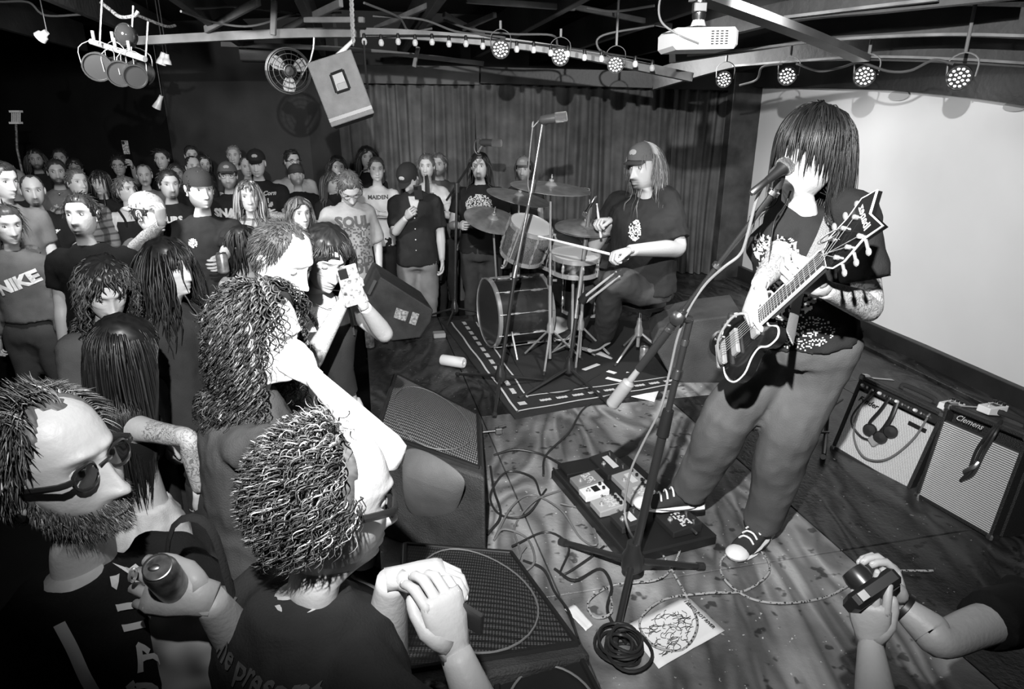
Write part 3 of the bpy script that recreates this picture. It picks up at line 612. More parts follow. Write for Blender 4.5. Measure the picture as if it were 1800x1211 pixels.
def person(name, label, px, py, hp, yaw, pit=0, roll=0, byaw=None, D=None, floor=FLOOR0, lean=(0, 0), s=None, g=1.0, fem=0, skin=.5, line='norm', beard=None, bcol=.12,
           hair=None, top=('tee', .02), low=('trousers', .03), arms=('down', 'down'), res=0, cap=None, glasses=None, tat=(0, 0), hk=1.0, shoes=(.02, .4), eyes=True, necklace=0, sitz=None, joints=None, group=None, noleg=False, poles=(None, None), hands=None, torso_skin=False, brow=1.0, sleeve=None, eyeopen=True):
    """hair: list of dicts for strands(...) plus 'shell'; returns an info dict"""
    D = D or min(FPX * .235 * hk / hp, 8.2 if px < 540 else 7.2); c = dep(px, py, D); byaw = yaw * .7 if byaw is None else byaw
    Hm = yawM(yaw) @ rot((1, 0, 0), R(-pit)) @ rot((0, 1, 0), R(roll)); h = Head(c, Hm, hk)
    Hgt = c[2] + .12 * hk - floor + .01; k = s or float(np.clip(Hgt / 1.75, .88, 1.12)); B = yawM(byaw)
    nb = c + (Hm @ (0, -.028, -.115)) * hk + (B @ (0, -.012, -.060)) * k; 
    if joints and 'nb' in joints: nb = np.asarray(joints['nb'], float)
    root = np.array((nb[0] - (B @ (lean[0], lean[1], 0))[0], nb[1] - (B @ (lean[0], lean[1], 0))[1], floor))
    pz = (nb[2] - floor) * (.615 if sitz is None else 1) if sitz is None else 0
    pel = np.array((root[0], root[1], floor + pz)) if sitz is None else np.array((root[0], root[1], sitz))
    J = joints or {}
    if 'pel' in J: pel = np.asarray(J['pel'], float)
    if 'root' in J: root = np.asarray(J['root'], float)
    t_ = empty(name, root); tag(t_, label, 'person', group); info = dict(o=t_, head=h, B=B, k=k, nb=nb, pel=pel)
    TL = np.linalg.norm(nb - pel)
    up = unit(nb - pel); lat = unit(B[:, 0] - up * B[:, 0].dot(up)); fwd = np.cross(up, lat); T = np.stack([lat, fwd, up], 1)
    def tp(x, y, t): return pel + up * TL * t + (lat * x + fwd * y) * k
    # ---- body
    body = MB(); n, m = ((30, 34), (44, 52), (84, 100))[res]
    grid, cv, th = head_grid(n, m, fem); X, Y, Z = grid[..., 0], grid[..., 1], grid[..., 2]
    th2 = np.broadcast_to(th[None], X.shape); cv = 1 - (1 - cv) * brow
    if beard and beard != 'strands': bm = beard_mask(X, Y, Z, th2, beard); cv = cv * (1 - bm) + bcol / skin * bm
    wgt = np.clip((-Z - .115) / .10, 0, 1)[..., None]; wv = h.w(grid)
    tv = c + (Hm @ (0, -.028, -.115)) * hk + ((grid - (0, -.028, -.115)) * k) @ T.T     # neck follows the torso
    wgt = wgt ** 1.2; V = wv * (1 - wgt) + tv * wgt
    body.loft(V[:, ::-1], cap=True, c=(cv[:, ::-1] * skin).reshape(-1))
    for sx in (-1, 1):     # ears
        eM = Hm @ rot((0, 0, 1), sx * R(-18)) @ rot((1, 0, 0), R(-8))
        if res == 0: body.ell(h.w((sx * .076, -.016, -.002)), np.array((.009, .017, .030)) * hk, eM, 8, 6, c=skin * .9)
        else:
            body.ell(h.w((sx * .075, -.016, -.002)), np.array((.007, .016, .029)) * hk, eM, 12, 8, c=skin * .75)
            pts = [h.w(np.array((sx * (.080 + .004 * math.sin(a)), -.018 - .0165 * math.cos(a) * (-1), .002 + .028 * math.sin(a) - (.004 if a < 0 else 0)))) for a in np.linspace(-1.9, 3.6, 16)]
            body.tube(pts, np.interp(np.linspace(0, 1, 16), (0, .2, .8, 1), (.006, .0045, .0045, .002)) * hk, 6, c=skin * 1.0)
            body.tube([h.w((sx * .081, -.020 + .009 * math.cos(a), .006 + .014 * math.sin(a))) for a in np.linspace(-.6, 3.2, 9)], .0028 * hk, 5, c=skin * .95)
            body.ell(h.w((sx * .077, -.008, -.027)), np.array((.005, .008, .009)) * hk, eM, 8, 6, c=skin)
    # neck stub into the torso and shoulders
    if top[0] in ('tank', 'crop', 'strap', 'strapback') or torso_skin: ts = [(-.06, .10, .08), (0, .155, .10), (.2, .135, .092), (.4, .122, .088), (.6, .140, .10), (.76, .158, .105), (.88, .150, .092), (.95, .10, .068), (1.03, .055, .055)]
    else: ts = [(.55, .10, .06), (.75, .115, .06), (.87, .10, .05), (.95, .052, .040), (1.03, .042, .040)]
    fk = .92 if fem else 1.0
    def trings(ts, off, gg=g, nn=20, yo=0):
        out = []
        for q in ts:
            tt, hw, dp_ = q[:3]; a = np.arange(nn) / nn * 2 * math.pi; bust = .028 * fem * math.exp(-((tt - .70) / .1) ** 2); hwk = (hw * gg * fk + off); dk = (dp_ * gg + off)
            out.append([tp(hwk * math.cos(x), dk * math.sin(x) * (1 if math.sin(x) < 0 else 1) + bust * max(0, math.sin(x)) * abs(math.cos(x * 1.0)) ** .4 + yo + (.02 * (tt - .5)) * -1, tt) for x in a])
        return out
    skb = MB(); skb.loft(trings(ts, 0))
    hk_ = J.get('hands', {}); res_arm = 12 if res else 9
    A = []
    for side in (0, 1):      # 0 = right, 1 = left of the person; lateral + is the person's right
        sx = 1 if side == 0 else -1
        S = tp(sx * .162 * g * fk ** .5, -.012, .85); L1, L2 = .285 * k, .255 * k
        if 'sh%d' % side in J: S = np.asarray(J['sh%d' % side], float)
        a = arms[side]; pole = B @ np.array((sx * .55, -.8, -.6)); hf = None
        if isinstance(a, np.ndarray): Tg = np.asarray(a, float); hn = B @ np.array((-sx, .1, 0)); cl = (.5,) * 4; thm = .5; a = 'target'
        elif a == 'down': Tg = S + B @ np.array((sx * .05, .07, -.535)) * k; hn = B @ np.array((-sx, .2, 0)); cl = (.35, .4, .45, .5); thm = .3
        elif a == 'crossed': Tg = tp(sx * .0, .19 + .035 * side, .50 + .05 * side); pole = B @ np.array((sx * 1, .1, -.6)); hn = -fwd; cl = (.2, .2, .2, .2); thm = .1; hf = unit(B @ np.array((-sx, .1, .15)))
        elif a == 'pocket': Tg = S + B @ np.array((sx * .04, .10, -.49)) * k; pole = B @ np.array((sx * .6, -1, 0)); hn = B @ np.array((-sx, 0, 0)); cl = (.2,) * 4; thm = .1
        elif a == 'hold': Tg = S + B @ np.array((-sx * .04, .30, -.24)) * k; hn = B @ np.array((-sx, .1, .0)); cl = (.75,) * 4; thm = .7
        elif a == 'phone': Tg = S + B @ np.array((-sx * .12, .30, -.10)) * k; hn = B @ np.array((-sx * .6, -.7, .1)); cl = (.6,) * 4; thm = .6
        elif a is None: continue
        if hands and hands[side]:
            hd = hands[side]; hf = hd.get('fw'); hn = hd.get('n', hn); cl = hd.get('curl', cl); thm = hd.get('thumb', thm)
        if poles[side] is not None: pole = np.asarray(poles[side], float)
        if 'el%d' % side in J: E = np.asarray(J['el%d' % side], float)
        else: E, Tg = ik(S, Tg, L1, L2, pole)
        fd = unit(Tg - E); wv_ = Tg; hf_ = unit(fd * .8 + np.asarray(hf) * .9) if hf is not None and not (hands and hands[side]) else (unit(hf) if hf is not None else fd)
        q = (.9 if fem else 1) * (.6 + .4 * g) * k
        inner = S - lat * sx * .05 * k + up * .0
        pts = [inner, S, S * .7 + E * .3 , S * .35 + E * .65, E, E * .72 + Tg * .28, E * .35 + Tg * .65, Tg]
        rad = np.array([.040, .049, .048, .044, .0385, .041, .033, .0245]) * q
        tt = np.array([0, .2, 1, 1, .8, 1, 1, .6]) * tat[side]
        A.append(dict(S=S, E=E, T=Tg, q=q, inner=inner, sx=sx))
        tgt = skb if res < 2 else body
        tgt2 = body
        body.tube(pts, rad, res_arm + 3 * res, sm=3 + res, c=skin, t=tt)
        gp, sd_ = hand(body, wv_, hf_, hn, sgn=(1 if (np.dot(np.cross(hf_, unit(hn)), B @ np.array((0, 0, 1.0))) > 0) else -1) if not (hands and hands[side] and 'sgn' in hands[side]) else hands[side]['sgn'], curl=cl, thumb=thm, s=k * (.92 if fem else 1) * (hk_.get('s', 1.0)), c=skin, hi=res > 1 or bool(hands and hands[side]))
        A[-1]['grip'] = gp; A[-1]['hf'] = hf_; A[-1]['hn'] = np.asarray(hn)
    if top[0] in ('tank', 'crop', 'strap', 'strapback') or torso_skin:
        for a in A: skb.tube([a['inner'], a['S'], a['S'] * .5 + a['E'] * .5], np.array([.058, .0585, .045]) * a['q'], 12, sm=3)
        v, f = remesh(skb, .013, 5); body.add(v, f, skin)
    else: v, f = skb.arr(); body.add(v, f, skin)
    if eyes:
        for sx in (-1, 1):
            ec = np.array((sx * .0315, .0595, .0095)); me_ = MB(); nu, nv = (10, 7) if res < 2 else (20, 14)
            rr = .0132; mb_v = []; cc = []
            for i in range(nv + 1):
                a = math.pi * i / nv
                for j in range(nu):
                    b = 2 * math.pi * j / nu; d = np.array((math.sin(a) * math.cos(b), math.cos(a), math.sin(a) * math.sin(b))); mb_v.append(ec + d * rr)
                    dirn = unit((0.05, 1, -.02)); ang = math.degrees(math.acos(max(-1, min(1, d @ dirn)))); cc.append(.02 if ang < 27 else (.55 if abs(d[2]) < .55 else skin * .6))
            fq = [(i * nu + j, i * nu + (j + 1) % nu, (i + 1) * nu + (j + 1) % nu, (i + 1) * nu + j) for i in range(nv) for j in range(nu)]
            body.add(h.w(np.array(mb_v)), fq, np.array(cc))
            arc = [ec + np.array((.0165 * math.cos(a) , .0125 - .004 * abs(math.cos(a)) ** 2, .0015 + .0058 * math.sin(a))) for a in np.linspace(.1, 3.04, 8)]
            if not eyeopen: arc = [ec + np.array((.0165 * math.cos(a), .0125 - .004 * abs(math.cos(a)) ** 2, -.003 - .0045 * math.sin(a))) for a in np.linspace(.1, 3.04, 8)]; body.ell(h.w(ec + (0, .0012, .001)), np.array((.0138, .0134, .0125)) * hk, Hm, 10, 8, c=skin * .85)
            body.tube([h.w(p) for p in arc], .0016 * hk, 4, c=skin * .22)
    part('body', body, SKIN, t_, auto=None)
    # ---- hair
    if hair:
        hb = MB()
        for i, q in enumerate(hair):
            q = dict(q); 
            if 'shell' in q:
                sb = cap_shell(h, grid, th, q.get('line', line), q['shell'], q.get('col', .03), q.get('nz', .5), seed=i + int(px))
                if sb: v, f = sb.arr(); hb.add(v, f, np.concatenate(sb.c))
            else:
                q.setdefault('line', line); sb = strands(h, seed=int(px) + i, **q); v, f = sb.arr(); hb.add(v, np.array(sb.f), np.concatenate(sb.c))
        part('hair', hb, HAIR, t_, auto=None)
    # ---- clothes
    kind = top[0]; vox = (.021, .015, .010)[res]; cl_ = MB(); tc = cloth(top[1])
    long = kind in ('long', 'hoodie', 'jacket', 'plaid'); gb = .016 if not long else .024
    hem = top[2] if len(top) > 2 else -.10
    if kind in ('tee', 'shirt', 'openshirt') or long:
        fl_ = 1.0
        ts2 = [(hem, .170 * fl_, .122), (.05, .160, .112), (.2, .152, .110), (.4, .150, .108), (.6, .160, .116), (.76, .172, .12), (.87, .160, .106), (.945, .108, .078), (.99, .074, .066), (1.025, .060, .057)]
        cl_.loft(trings(ts2, gb))
        for a in A:
            f_ = (sleeve or .62) if not long else 1.55; pts = [a['inner'] - (a['S'] - a['inner']) * .2, a['S'], a['S'] * .6 + a['E'] * .4]; rd = [.060, .066, .064]
            if f_ <= 1: e = a['S'] * (1 - f_) + a['E'] * f_; pts += [e]; rd += [.067]
            else: pts += [a['E'], a['E'] * .4 + a['T'] * .6, a['E'] * .06 + a['T'] * .94]; rd += [.058, .05, .043]
            cl_.tube(pts, np.array(rd) * a['q'] + .004, 14, sm=3)
        v, f = remesh(cl_, vox, 3, dsp=(.012 if not long else .016, 9, px * .37)); gm = MB(); gm.add(v, f)
        nm = {'tee': 't_shirt', 'shirt': 'shirt', 'openshirt': 'shirt', 'long': 'long_sleeved_shirt', 'hoodie': 'hoodie', 'jacket': 'jacket', 'plaid': 'plaid_shirt'}[kind]
        to = part(nm, gm, plaidmat(top[1]) if kind == 'plaid' else tc, t_, auto=None); info['bvh'] = BVHTree.FromPolygons(v.tolist(), f); info['top'] = to
        cr_ = MB()    # collar band
        ring = [tp(.070 * math.cos(a) * (.92 if fem else 1), .064 * math.sin(a) - .014 + (.022 if kind == 'openshirt' else 0) * max(0, math.sin(a)), .995 - (.05 if math.sin(a) > 0 else .0) * math.sin(a) * 1.0) for a in np.linspace(0, 2 * math.pi, 21)]
        cr_.tube(ring, .0075, 6, cap=False); 
        if kind == 'hoodie': 
            cr_.tube([tp(.10 * math.cos(a), -.06 + .07 * math.sin(a) , .95 + .02 * math.sin(a * 2)) for a in np.linspace(-3.3, .16, 14)], .035, 8)
        if kind in ('shirt', 'openshirt', 'jacket', 'plaid'):
            for sx in (-1, 1): cr_.tube([tp(sx * .07, -.06, .99), tp(sx * .075, -.01, .99), tp(sx * .05, .065, .93), tp(sx * .075, .11, .84)], [.012, .02, .022, .006], 6, sm=3, flat=.3, up=fwd)
        part('collar', cr_, tc if kind != 'plaid' else cloth(.2), to)
        if kind == 'openshirt':
            info.update(fwd=fwd, lat=lat, up=up, tp=tp); info['k'] = k
            vs = [((u - .5) * w_, y_) for y_, w_ in ((.19, .10), (.15, .085), (.11, .06), (.07, .035), (.03, .012)) for u in (0, .25, .5, .75, 1)]
            project(info, vs, [(i * 5 + j, i * 5 + j + 1, i * 5 + j + 6, i * 5 + j + 5) for i in range(4) for j in range(4)], 0, .62, 0, m=cloth(.5), name='undershirt')
            bt = MB(); 
            for i in range(5): q_ = tp(.0, .145, .8 - i * .17); bt.ell(q_, (.007, .007, .007), None, 6, 4)
            b_ = part('button_row', bt, WHITE, to); b_['kind'] = 'stuff'
    elif kind in ('tank', 'crop', 'strap', 'strapback'):
        lo = {'tank': -.10, 'crop': .42, 'strap': top[2] if len(top) > 2 else .14, 'strapback': .50}[kind]
        base = [(-.10, .162, .112), (.2, .138, .096), (.4, .126, .092), (.6, .144, .104), (.70, .156, .110), (.78, .150, .104)]
        zz = [q for q in base if q[0] > lo]; i0 = [np.interp(lo, [b[0] for b in base], [b[j] for b in base]) for j in (1, 2)]
        cl_.loft(trings([(lo, i0[0], i0[1])] + zz, .007, nn=36)); info['bvhmb'] = cl_
        wdt = .022 if kind == 'tank' else .008
        for sx in (-1, 1):
            y0 = .115 if kind != 'tank' else .105
            cl_.tube([tp(sx * .085 * fk, y0 + .0, .70), tp(sx * .085 * fk, .108, .80), tp(sx * .088, .072, .90), tp(sx * .09, .0, .965), tp(sx * .088, -.07, .92), tp(sx * .082, -.112, .80), tp(sx * .08, -.112, .68)], wdt * 1.2, 6, sm=4, flat=.3 if kind == 'tank' else .5, up=lat)
        gm = cl_; to = part({'tank': 'tank_top', 'crop': 'crop_top', 'strap': 'camisole', 'strapback': 'crop_top'}[kind], gm, tc, t_); info['top'] = to
        v, f = gm.arr(); info['bvh'] = BVHTree.FromPolygons(v.tolist(), f)
    # ---- lower body
    if not noleg:
        lm = MB(); lc = cloth(low[1]); wd = low[2] if len(low) > 2 else 1.0
        hipz = [(.13, .150, .105), (.03, .166, .115), (-.08, .172, .12), (-.2, .165, .115)]
        lm.loft(trings(hipz[::-1], .006)); legs = []
        for side in (0, 1):
            sx = 1 if side == 0 else -1; Hj = tp(sx * .088 * g, 0, -.14)
            if 'knee%d' % side in J: K = np.asarray(J['knee%d' % side], float); An = np.asarray(J['ank%d' % side], float)
            else:
                An = np.array((root[0], root[1], floor + .085)) + B @ np.array((sx * .11, -.02, 0)) * k; K = Hj * .5 + An * .5 + B @ np.array((0, .025, 0))
            lm.tube([Hj + up * .05, Hj * .6 + K * .4, K, K * .5 + An * .5, An], np.array([.098, .090, .068 * (wd if wd > 1.2 else 1), .060 * wd, .051 * wd]) * k * (.7 + .3 * g), 14, sm=3); legs.append((K, An))
        if low[0] == 'skirt':
            sk = MB(); sk.loft(trings([(-.42, .235, .19), (-.3, .21, .165), (-.15, .185, .14), (0, .160, .115), (.12, .145, .1)], .012, nn=40)); v, f = remesh(sk, .014, 2, dsp=(.02, 11, 3)); m_ = MB(); m_.add(v, f); part('skirt', m_, lc, t_, auto=None)
            lb = MB()
            for K, An in legs: lb.tube([K + (0, 0, .2), K, K * .4 + An * .6, An], [.07, .055, .05, .035], 12, sm=3, c=skin)
            part('bare_legs', lb, SKIN, t_)
        else:
            v, f = remesh(lm, vox * 1.25, 3, dsp=(.016 if res < 2 else .009, 8, px * .21)); m_ = MB(); m_.add(v, f); info['low'] = part('trousers', m_, lc, t_, auto=None)
        info['legs'] = legs
        if shoes:
            for i, (K, An) in enumerate(legs):
                d = J['toe%d' % i] - An if 'toe%d' % i in J else B @ np.array(((1 if i == 0 else -1) * .25, 1, 0)); d = unit(np.array((d[0], d[1], 0)))
                shoe('shoe', An - d * .05, An + d * .20, (An[2] - .085) if 'toe%d' % i in J else floor, t_, *shoes)
    # ---- cap, glasses
    if cap:
        cm = MB(); sgn = -1 if cap.get('back') else 1; n2 = 24; rr = []
        for i, ph_ in enumerate(np.linspace(0, math.pi / 2 * .97, 8)):
            a = np.arange(n2) / n2 * 2 * math.pi; z0_ = .040 if cap.get('kind') != 'beanie' else .030
            rr.append(h.w(np.stack([(.086 * math.cos(ph_)) * np.cos(a), -.012 + .112 * math.cos(ph_) * np.sin(a), np.full(n2, z0_) + (.098 if cap.get('kind') != 'beanie' else .105) * math.sin(ph_) ** .9 + .012 * np.sin(a) * sgn * math.cos(ph_)], 1)))
        front = np.array([[1.0 if sgn * math.sin(a) > .25 else cap.get('mesh', 1.0) for a in np.arange(n2) / n2 * 2 * math.pi]] * 8).reshape(-1)
        cm.loft(rr, c=front * cap['v']); cm.lathe([(.006, 0), (.008, .003), (.004, .006)], h.w((0, -.012, .137)), Hm[:, 2], 8, c=cap['v'])
        if cap.get('kind') == 'beanie': cm.loft([h.w(np.stack([.089 * q * np.cos(a), -.012 + .115 * q * np.sin(a), np.full(n2, zz_)], 1)) for q, zz_ in ((.97, .015), (1.01, .02), (1.02, .04), (.98, .052))], c=cap['v'] * .8)
        co = part('beanie' if cap.get('kind') == 'beanie' else 'cap', cm, mat('cap_cloth', 1.0, .85, attr=True, bump=(250, .3)), t_)
        if cap.get('kind') != 'beanie':
            br = MB(); rows = []
            for u in np.linspace(0, 1, 5):
                rows.append([h.w((.072 * math.sin(a) * (1 - .1 * u), -.012 + sgn * (.095 * math.cos(a) * (1 - 0) + u * .068 * math.cos(a * .9)) + 0, .052 - u * .012 - .012 * math.sin(a) ** 2 - .010 * (1 if sgn > 0 else -.5) * 0)) for a in np.linspace(-1.05, 1.05, 11)])
            gg_ = np.array(rows); m1, n1 = gg_.shape[:2]; fq = [(i * n1 + j, i * n1 + j + 1, (i + 1) * n1 + j + 1, (i + 1) * n1 + j) for i in range(m1 - 1) for j in range(n1 - 1)]
            br.add(gg_.reshape(-1, 3), fq, cap.get('brim', cap['v'])); br.add(gg_.reshape(-1, 3) - Hm[:, 2] * .004, [q[::-1] for q in fq], cap.get('brim', cap['v']))
            part('cap_brim', br, MATS['cap_cloth'], co)
            if cap.get('patch'):
                pb = MB(); pb.ell(h.w((0, -.012 + sgn * .098, .092)), np.array((.026, .005, .018)) * hk, Hm @ rot((1, 0, 0), sgn * .45), 12, 6); part('cap_patch', pb, mat('cap_patch_thread', cap['patch'], .8), co)
    if glasses:
        gm = MB(); rg_ = glasses.get('r', .0022) * (1 if res else .6)
        for sx in (-1, 1):
            gm.tube([h.w((sx * .034 + .024 * math.cos(a) * (abs(math.cos(a)) ** -.25 if abs(math.cos(a)) > .1 else 1) * .95, .083 - .006 * abs(math.cos(a)), .006 + .019 * math.sin(a))) for a in np.linspace(0, 2 * math.pi, 21)], rg_, 6)
            gm.tube([h.w((sx * .060, .080, .012)), h.w((sx * .074, .070, .013)), h.w((sx * .081, .02, .010)), h.w((sx * .081, -.02, .006)), h.w((sx * .079, -.045, -.012))], [rg_ * 1.1] * 5, 6, sm=2, flat=1.8)
        gm.tube([h.w((-.011, .084, .010)), h.w((0, .088, .013)), h.w((.011, .084, .010))], rg_, 5)
        go = part('glasses', gm, DARKMET, t_)
        gl = mat('lens_glass', .9, .03, spec=.6)
        bs = gl.node_tree.nodes['Principled BSDF']; bs.inputs['Transmission Weight'].default_value = 1; bs.inputs['IOR'].default_value = 1.05
        for sx in (-1, 1) if res else (): ln = MB(); ln.ell(h.w((sx * .034, .081, .006)), np.array((.022, .0012, .017)) * hk, Hm, 16, 6); part('lens', ln, gl, go)
    if necklace:
        nm_ = MB(); nm_.tube([tp(.062 * math.cos(a), .06 * math.sin(a) - .01 + .045 * max(0, math.sin(a)) , .99 - necklace * max(0, math.sin(a)) ** 2) for a in np.linspace(0, 2 * math.pi, 25)], .0016, 5)
        nm_.ell(tp(0, .128, .985 - necklace), (.007, .003, .009), T, 8, 5); part('necklace', nm_, STEEL, t_)
    info.update(A=A, tp=tp, T=T, lat=lat, fwd=fwd, up=up)
    return info
def plaidmat(v):
    def ex(nt, b, src):
        tc = nt.nodes.new('ShaderNodeTexCoord'); outs = []
        for ax_ in ('X', 'Z'):
            wv = nt.nodes.new('ShaderNodeTexWave'); wv.wave_type = 'BANDS'; wv.bands_direction = ax_; wv.inputs['Scale'].default_value = 5; wv.wave_profile = 'SIN'; wv.inputs['Distortion'].default_value = .3
            nt.links.new(tc.outputs['Object'], wv.inputs['Vector']); mr = nt.nodes.new('ShaderNodeMapRange'); mr.inputs[1].default_value = .75; mr.inputs[2].default_value = .85; mr.inputs[3].default_value = 1; mr.inputs[4].default_value = .4
            nt.links.new(wv.outputs['Fac'], mr.inputs[0]); outs.append(mr.outputs[0])
        a = nt.nodes.new('ShaderNodeMath'); a.operation = 'MULTIPLY'; nt.links.new(outs[0], a.inputs[0]); nt.links.new(outs[1], a.inputs[1])
        c = nt.nodes.new('ShaderNodeMath'); c.operation = 'MULTIPLY'; nt.links.new(a.outputs[0], c.inputs[0]); c.inputs[1].default_value = v; nt.links.new(c.outputs[0], b.inputs['Base Color'])
    return mat('plaid_%d' % int(v * 100), v, .9, extra=ex)
def project(info, verts2, faces, cx, t, side, u=1.0, back=False, m=None, name='printed_graphic', rotd=0, c=1.0, th=.004):
    """flat print laid onto the garment: verts2 in metres around chest point (cx, t)"""
    sg = -1 if back else 1; fw = info['fwd'] * sg; la = -info['lat'] * sg; up = info['up']; tp = info['tp']; k = info['k']
    if side: a = R(side); fw, la = fw * math.cos(a) + la * math.sin(a), la * math.cos(a) - fw * math.sin(a)
    O = tp(0, 0, t); cr, sr = math.cos(R(rotd)), math.sin(R(rotd)); pts = []; ok = []
    for (x, y) in verts2:
        x, y = x * cr - y * sr, x * sr + y * cr; p = O + la * (cx + x) + up * y; hit = info['bvh'].ray_cast(Vector(p + fw * .5), Vector(-fw), .6)
        if hit[0] is None: ok.append(False); pts.append(p)
        else:
            nn_ = np.array(hit[1]); nn_ = nn_ if nn_ @ fw > 0 else -nn_; ok.append(True); pts.append(np.array(hit[0]) + nn_ * th)
    fs = [f for f in faces if all(ok[i] for i in f)]
    if not fs: return None
    us = sorted({i for f in fs for i in f}); mp = {i: j for j, i in enumerate(us)}; mb = MB(); mb.add([pts[i] for i in us], [tuple(mp[i] for i in f) for f in fs], c)
    return part(name, mb, m or PRINT, info['top'], smooth=False, auto=None)
def text2d(s, size, bold=0.0, vertical=False, lsp=1.0, shear=0):
    cu = bpy.data.curves.new('t', 'FONT'); cu.body = s if not vertical else '\n'.join(s); cu.size = size; cu.offset = bold; cu.resolution_u = 2; cu.align_x = 'CENTER'; cu.align_y = 'CENTER'; cu.space_line = lsp; cu.shear = shear
    o = bpy.data.objects.new('t', cu); TMP.collection.objects.link(o); vl = TMP.view_layers[0]; vl.update(); ev = o.evaluated_get(vl.depsgraph); me = ev.to_mesh()
    bm = bmesh.new(); bm.from_mesh(me); bmesh.ops.triangulate(bm, faces=bm.faces)
    for _ in range(4):
        ed = [e for e in bm.edges if e.calc_length() > size * .22]
        if not ed or len(bm.verts) > 4000: break
        bmesh.ops.subdivide_edges(bm, edges=ed, cuts=1); bmesh.ops.triangulate(bm, faces=bm.faces)
    bm.verts.index_update(); v = [(a.co.x, a.co.y) for a in bm.verts]; f = [tuple(x.index for x in q.verts) for q in bm.faces]; bm.free(); ev.to_mesh_clear(); bpy.data.objects.remove(o); return v, f
def blot(w_, h_, n, thr, seed, freq=18, shape='ell'):
    """a patchy graphic as small cells kept where noise is high"""
    v = []; f = []; nx, ny = n, max(2, int(n * h_ / w_))
    for i in range(nx + 1):
        for j in range(ny + 1): v.append(((i / nx - .5) * w_, (j / ny - .5) * h_))
    for i in range(nx):
        for j in range(ny):
            x, y = (i + .5) / nx * 2 - 1, (j + .5) / ny * 2 - 1
            if shape == 'ell' and x * x + y * y > 1: continue
            if noise.noise(Vector((x * freq * w_ * 2 + seed, y * freq * h_ * 2, seed * 1.7))) > thr: f.append((i * (ny + 1) + j, (i + 1) * (ny + 1) + j, (i + 1) * (ny + 1) + j + 1, i * (ny + 1) + j + 1))
    return v, f
# ready-made hair recipes; q = how many strands
def H_short(q=120, col=.03, L=.035, fr='back', **k): return [dict(shell=.008, col=col), dict(n=q, L=L, m=5, w=.0042, fringe=fr, grav=.05, col=col, lift=.008, **k)]
def H_long(q=230, col=.03, L=.34, fr='part', w=.010, **k): return [dict(shell=.014, col=col * .7), dict(n=q, L=L, m=11, w=w, fringe=fr, grav=.32, col=col, lift=.010, **k)]
# ================================================================== the audience
def P(label, x, y, hp, yaw, **k): return person('person', label, x, y, hp, yaw, **k)
def lett(I, s, size, t=.72, cx=0, side=0, v=.6, bold=.004, rotd=0, name='printed_lettering', back=False, vertical=False, lsp=1.0, shear=0, th=.004):
    if 'bvh' not in I: return
    a, f = text2d(s, size, bold, vertical, lsp, shear); m = mat('print_%d' % int(v * 100), v, .8); return project(I, a, f, cx, t, side, back=back, m=m, name=name, rotd=rotd, th=th)
def blob(I, w_, h_, t=.68, cx=0, side=0, v=.5, n=22, thr=-.02, seed=1, shape='ell', name='printed_graphic', rotd=0, freq=30, back=False):
    if 'bvh' not in I: return
    a, f = blot(w_, h_, n, thr, seed, freq, shape); return project(I, a, f, cx, t, side, m=mat('print_%d' % int(v * 100), v, .8), name=name, rotd=rotd, back=back)
S_ = H_short; L_ = H_long
# --- rear rows, left to right
P('blurred man at the far left edge with pale bald forehead, behind the grey hoodie', 6, 318, 62, 70, hair=S_(60), top=('tee', .16), pit=8)
P('person in a pale knit beanie low between the leftmost heads', 30, 322, 42, 60, cap=dict(v=.22, kind='beanie'), hair=S_(40), top=('tee', .03))
P('long haired bearded man in the back row at far left, under the strip light', 64, 281, 34, 30, hair=L_(110, L=.28), beard='full', bcol=.06, skin=.36, top=('tee', .02))
P('short haired man at the back, second head from the far left back', 106, 279, 29, 25, hair=S_(60), skin=.36, beard='full', bcol=.12, top=('tee', .015))
I = P('broad bearded man in a grey printed t-shirt and neck chain, back left', 100, 303, 42, 35, hair=S_(90), beard='full', bcol=.04, skin=.38, top=('tee', .16), g=1.12, necklace=.03); blob(I, .22, .18, t=.62, v=.42, seed=3)
I = P('balding goateed man with arms down in black t-shirt with white antler emblem', 58, 336, 53, 38, hair=[dict(shell=.003, col=.05, line='recede')], beard='goatee', bcol=.03, skin=.42, top=('tee', .012), g=1.12, tat=(0, 1), low=('trousers', .05)); 
for cx, rr in ((-.07, 12), (.07, -12)): blob(I, .13, .035, t=.74, cx=cx, v=.7, n=20, thr=-.25, seed=5 + cx, rotd=-rr, freq=40)
blob(I, .07, .09, t=.68, v=.75, n=12, thr=-.25, seed=8)
I = P('clean shaven man in an open plaid shirt looking up at the stage', 137, 322, 46, 58, pit=-8, hair=S_(110, col=.10), skin=.48, top=('plaid', .22), brow=.6)
P('dark curly haired person half hidden behind the plaid shirt man', 132, 297, 28, 30, hair=[dict(shell=.02, col=.02), dict(n=90, L=.06, m=6, w=.008, curl=.008, wf=80, col=.03)], skin=.3, top=('tee', .02))
I = P('shaggy dark haired woman in a black t-shirt with bottle graphic', 176, 322, 40, 12, hair=L_(150, L=.24, fr='bangs', Lf=.06), fem=1, skin=.48, top=('tee', .015)); blob(I, .19, .26, t=.56, v=.42, seed=11, n=24)
P('bespectacled man at the back raising a phone over his head', 209, 292, 33, 20, hair=S_(80, L=.05), glasses=dict(r=.003), skin=.40, top=('tee', .03), arms=('down', at(226, 264, 7.85)), poles=(None, (1, -.3, -.6)), hands=(None, dict(n=(-.6, -.6, .2), curl=(.5, .6, .6, .7), thumb=.6)))
P('young woman with cropped dark hair at the back beside the wall corner', 284, 280, 34, 12, hair=S_(90, L=.06, fr='side'), fem=.6, skin=.48, top=('tee', .015))
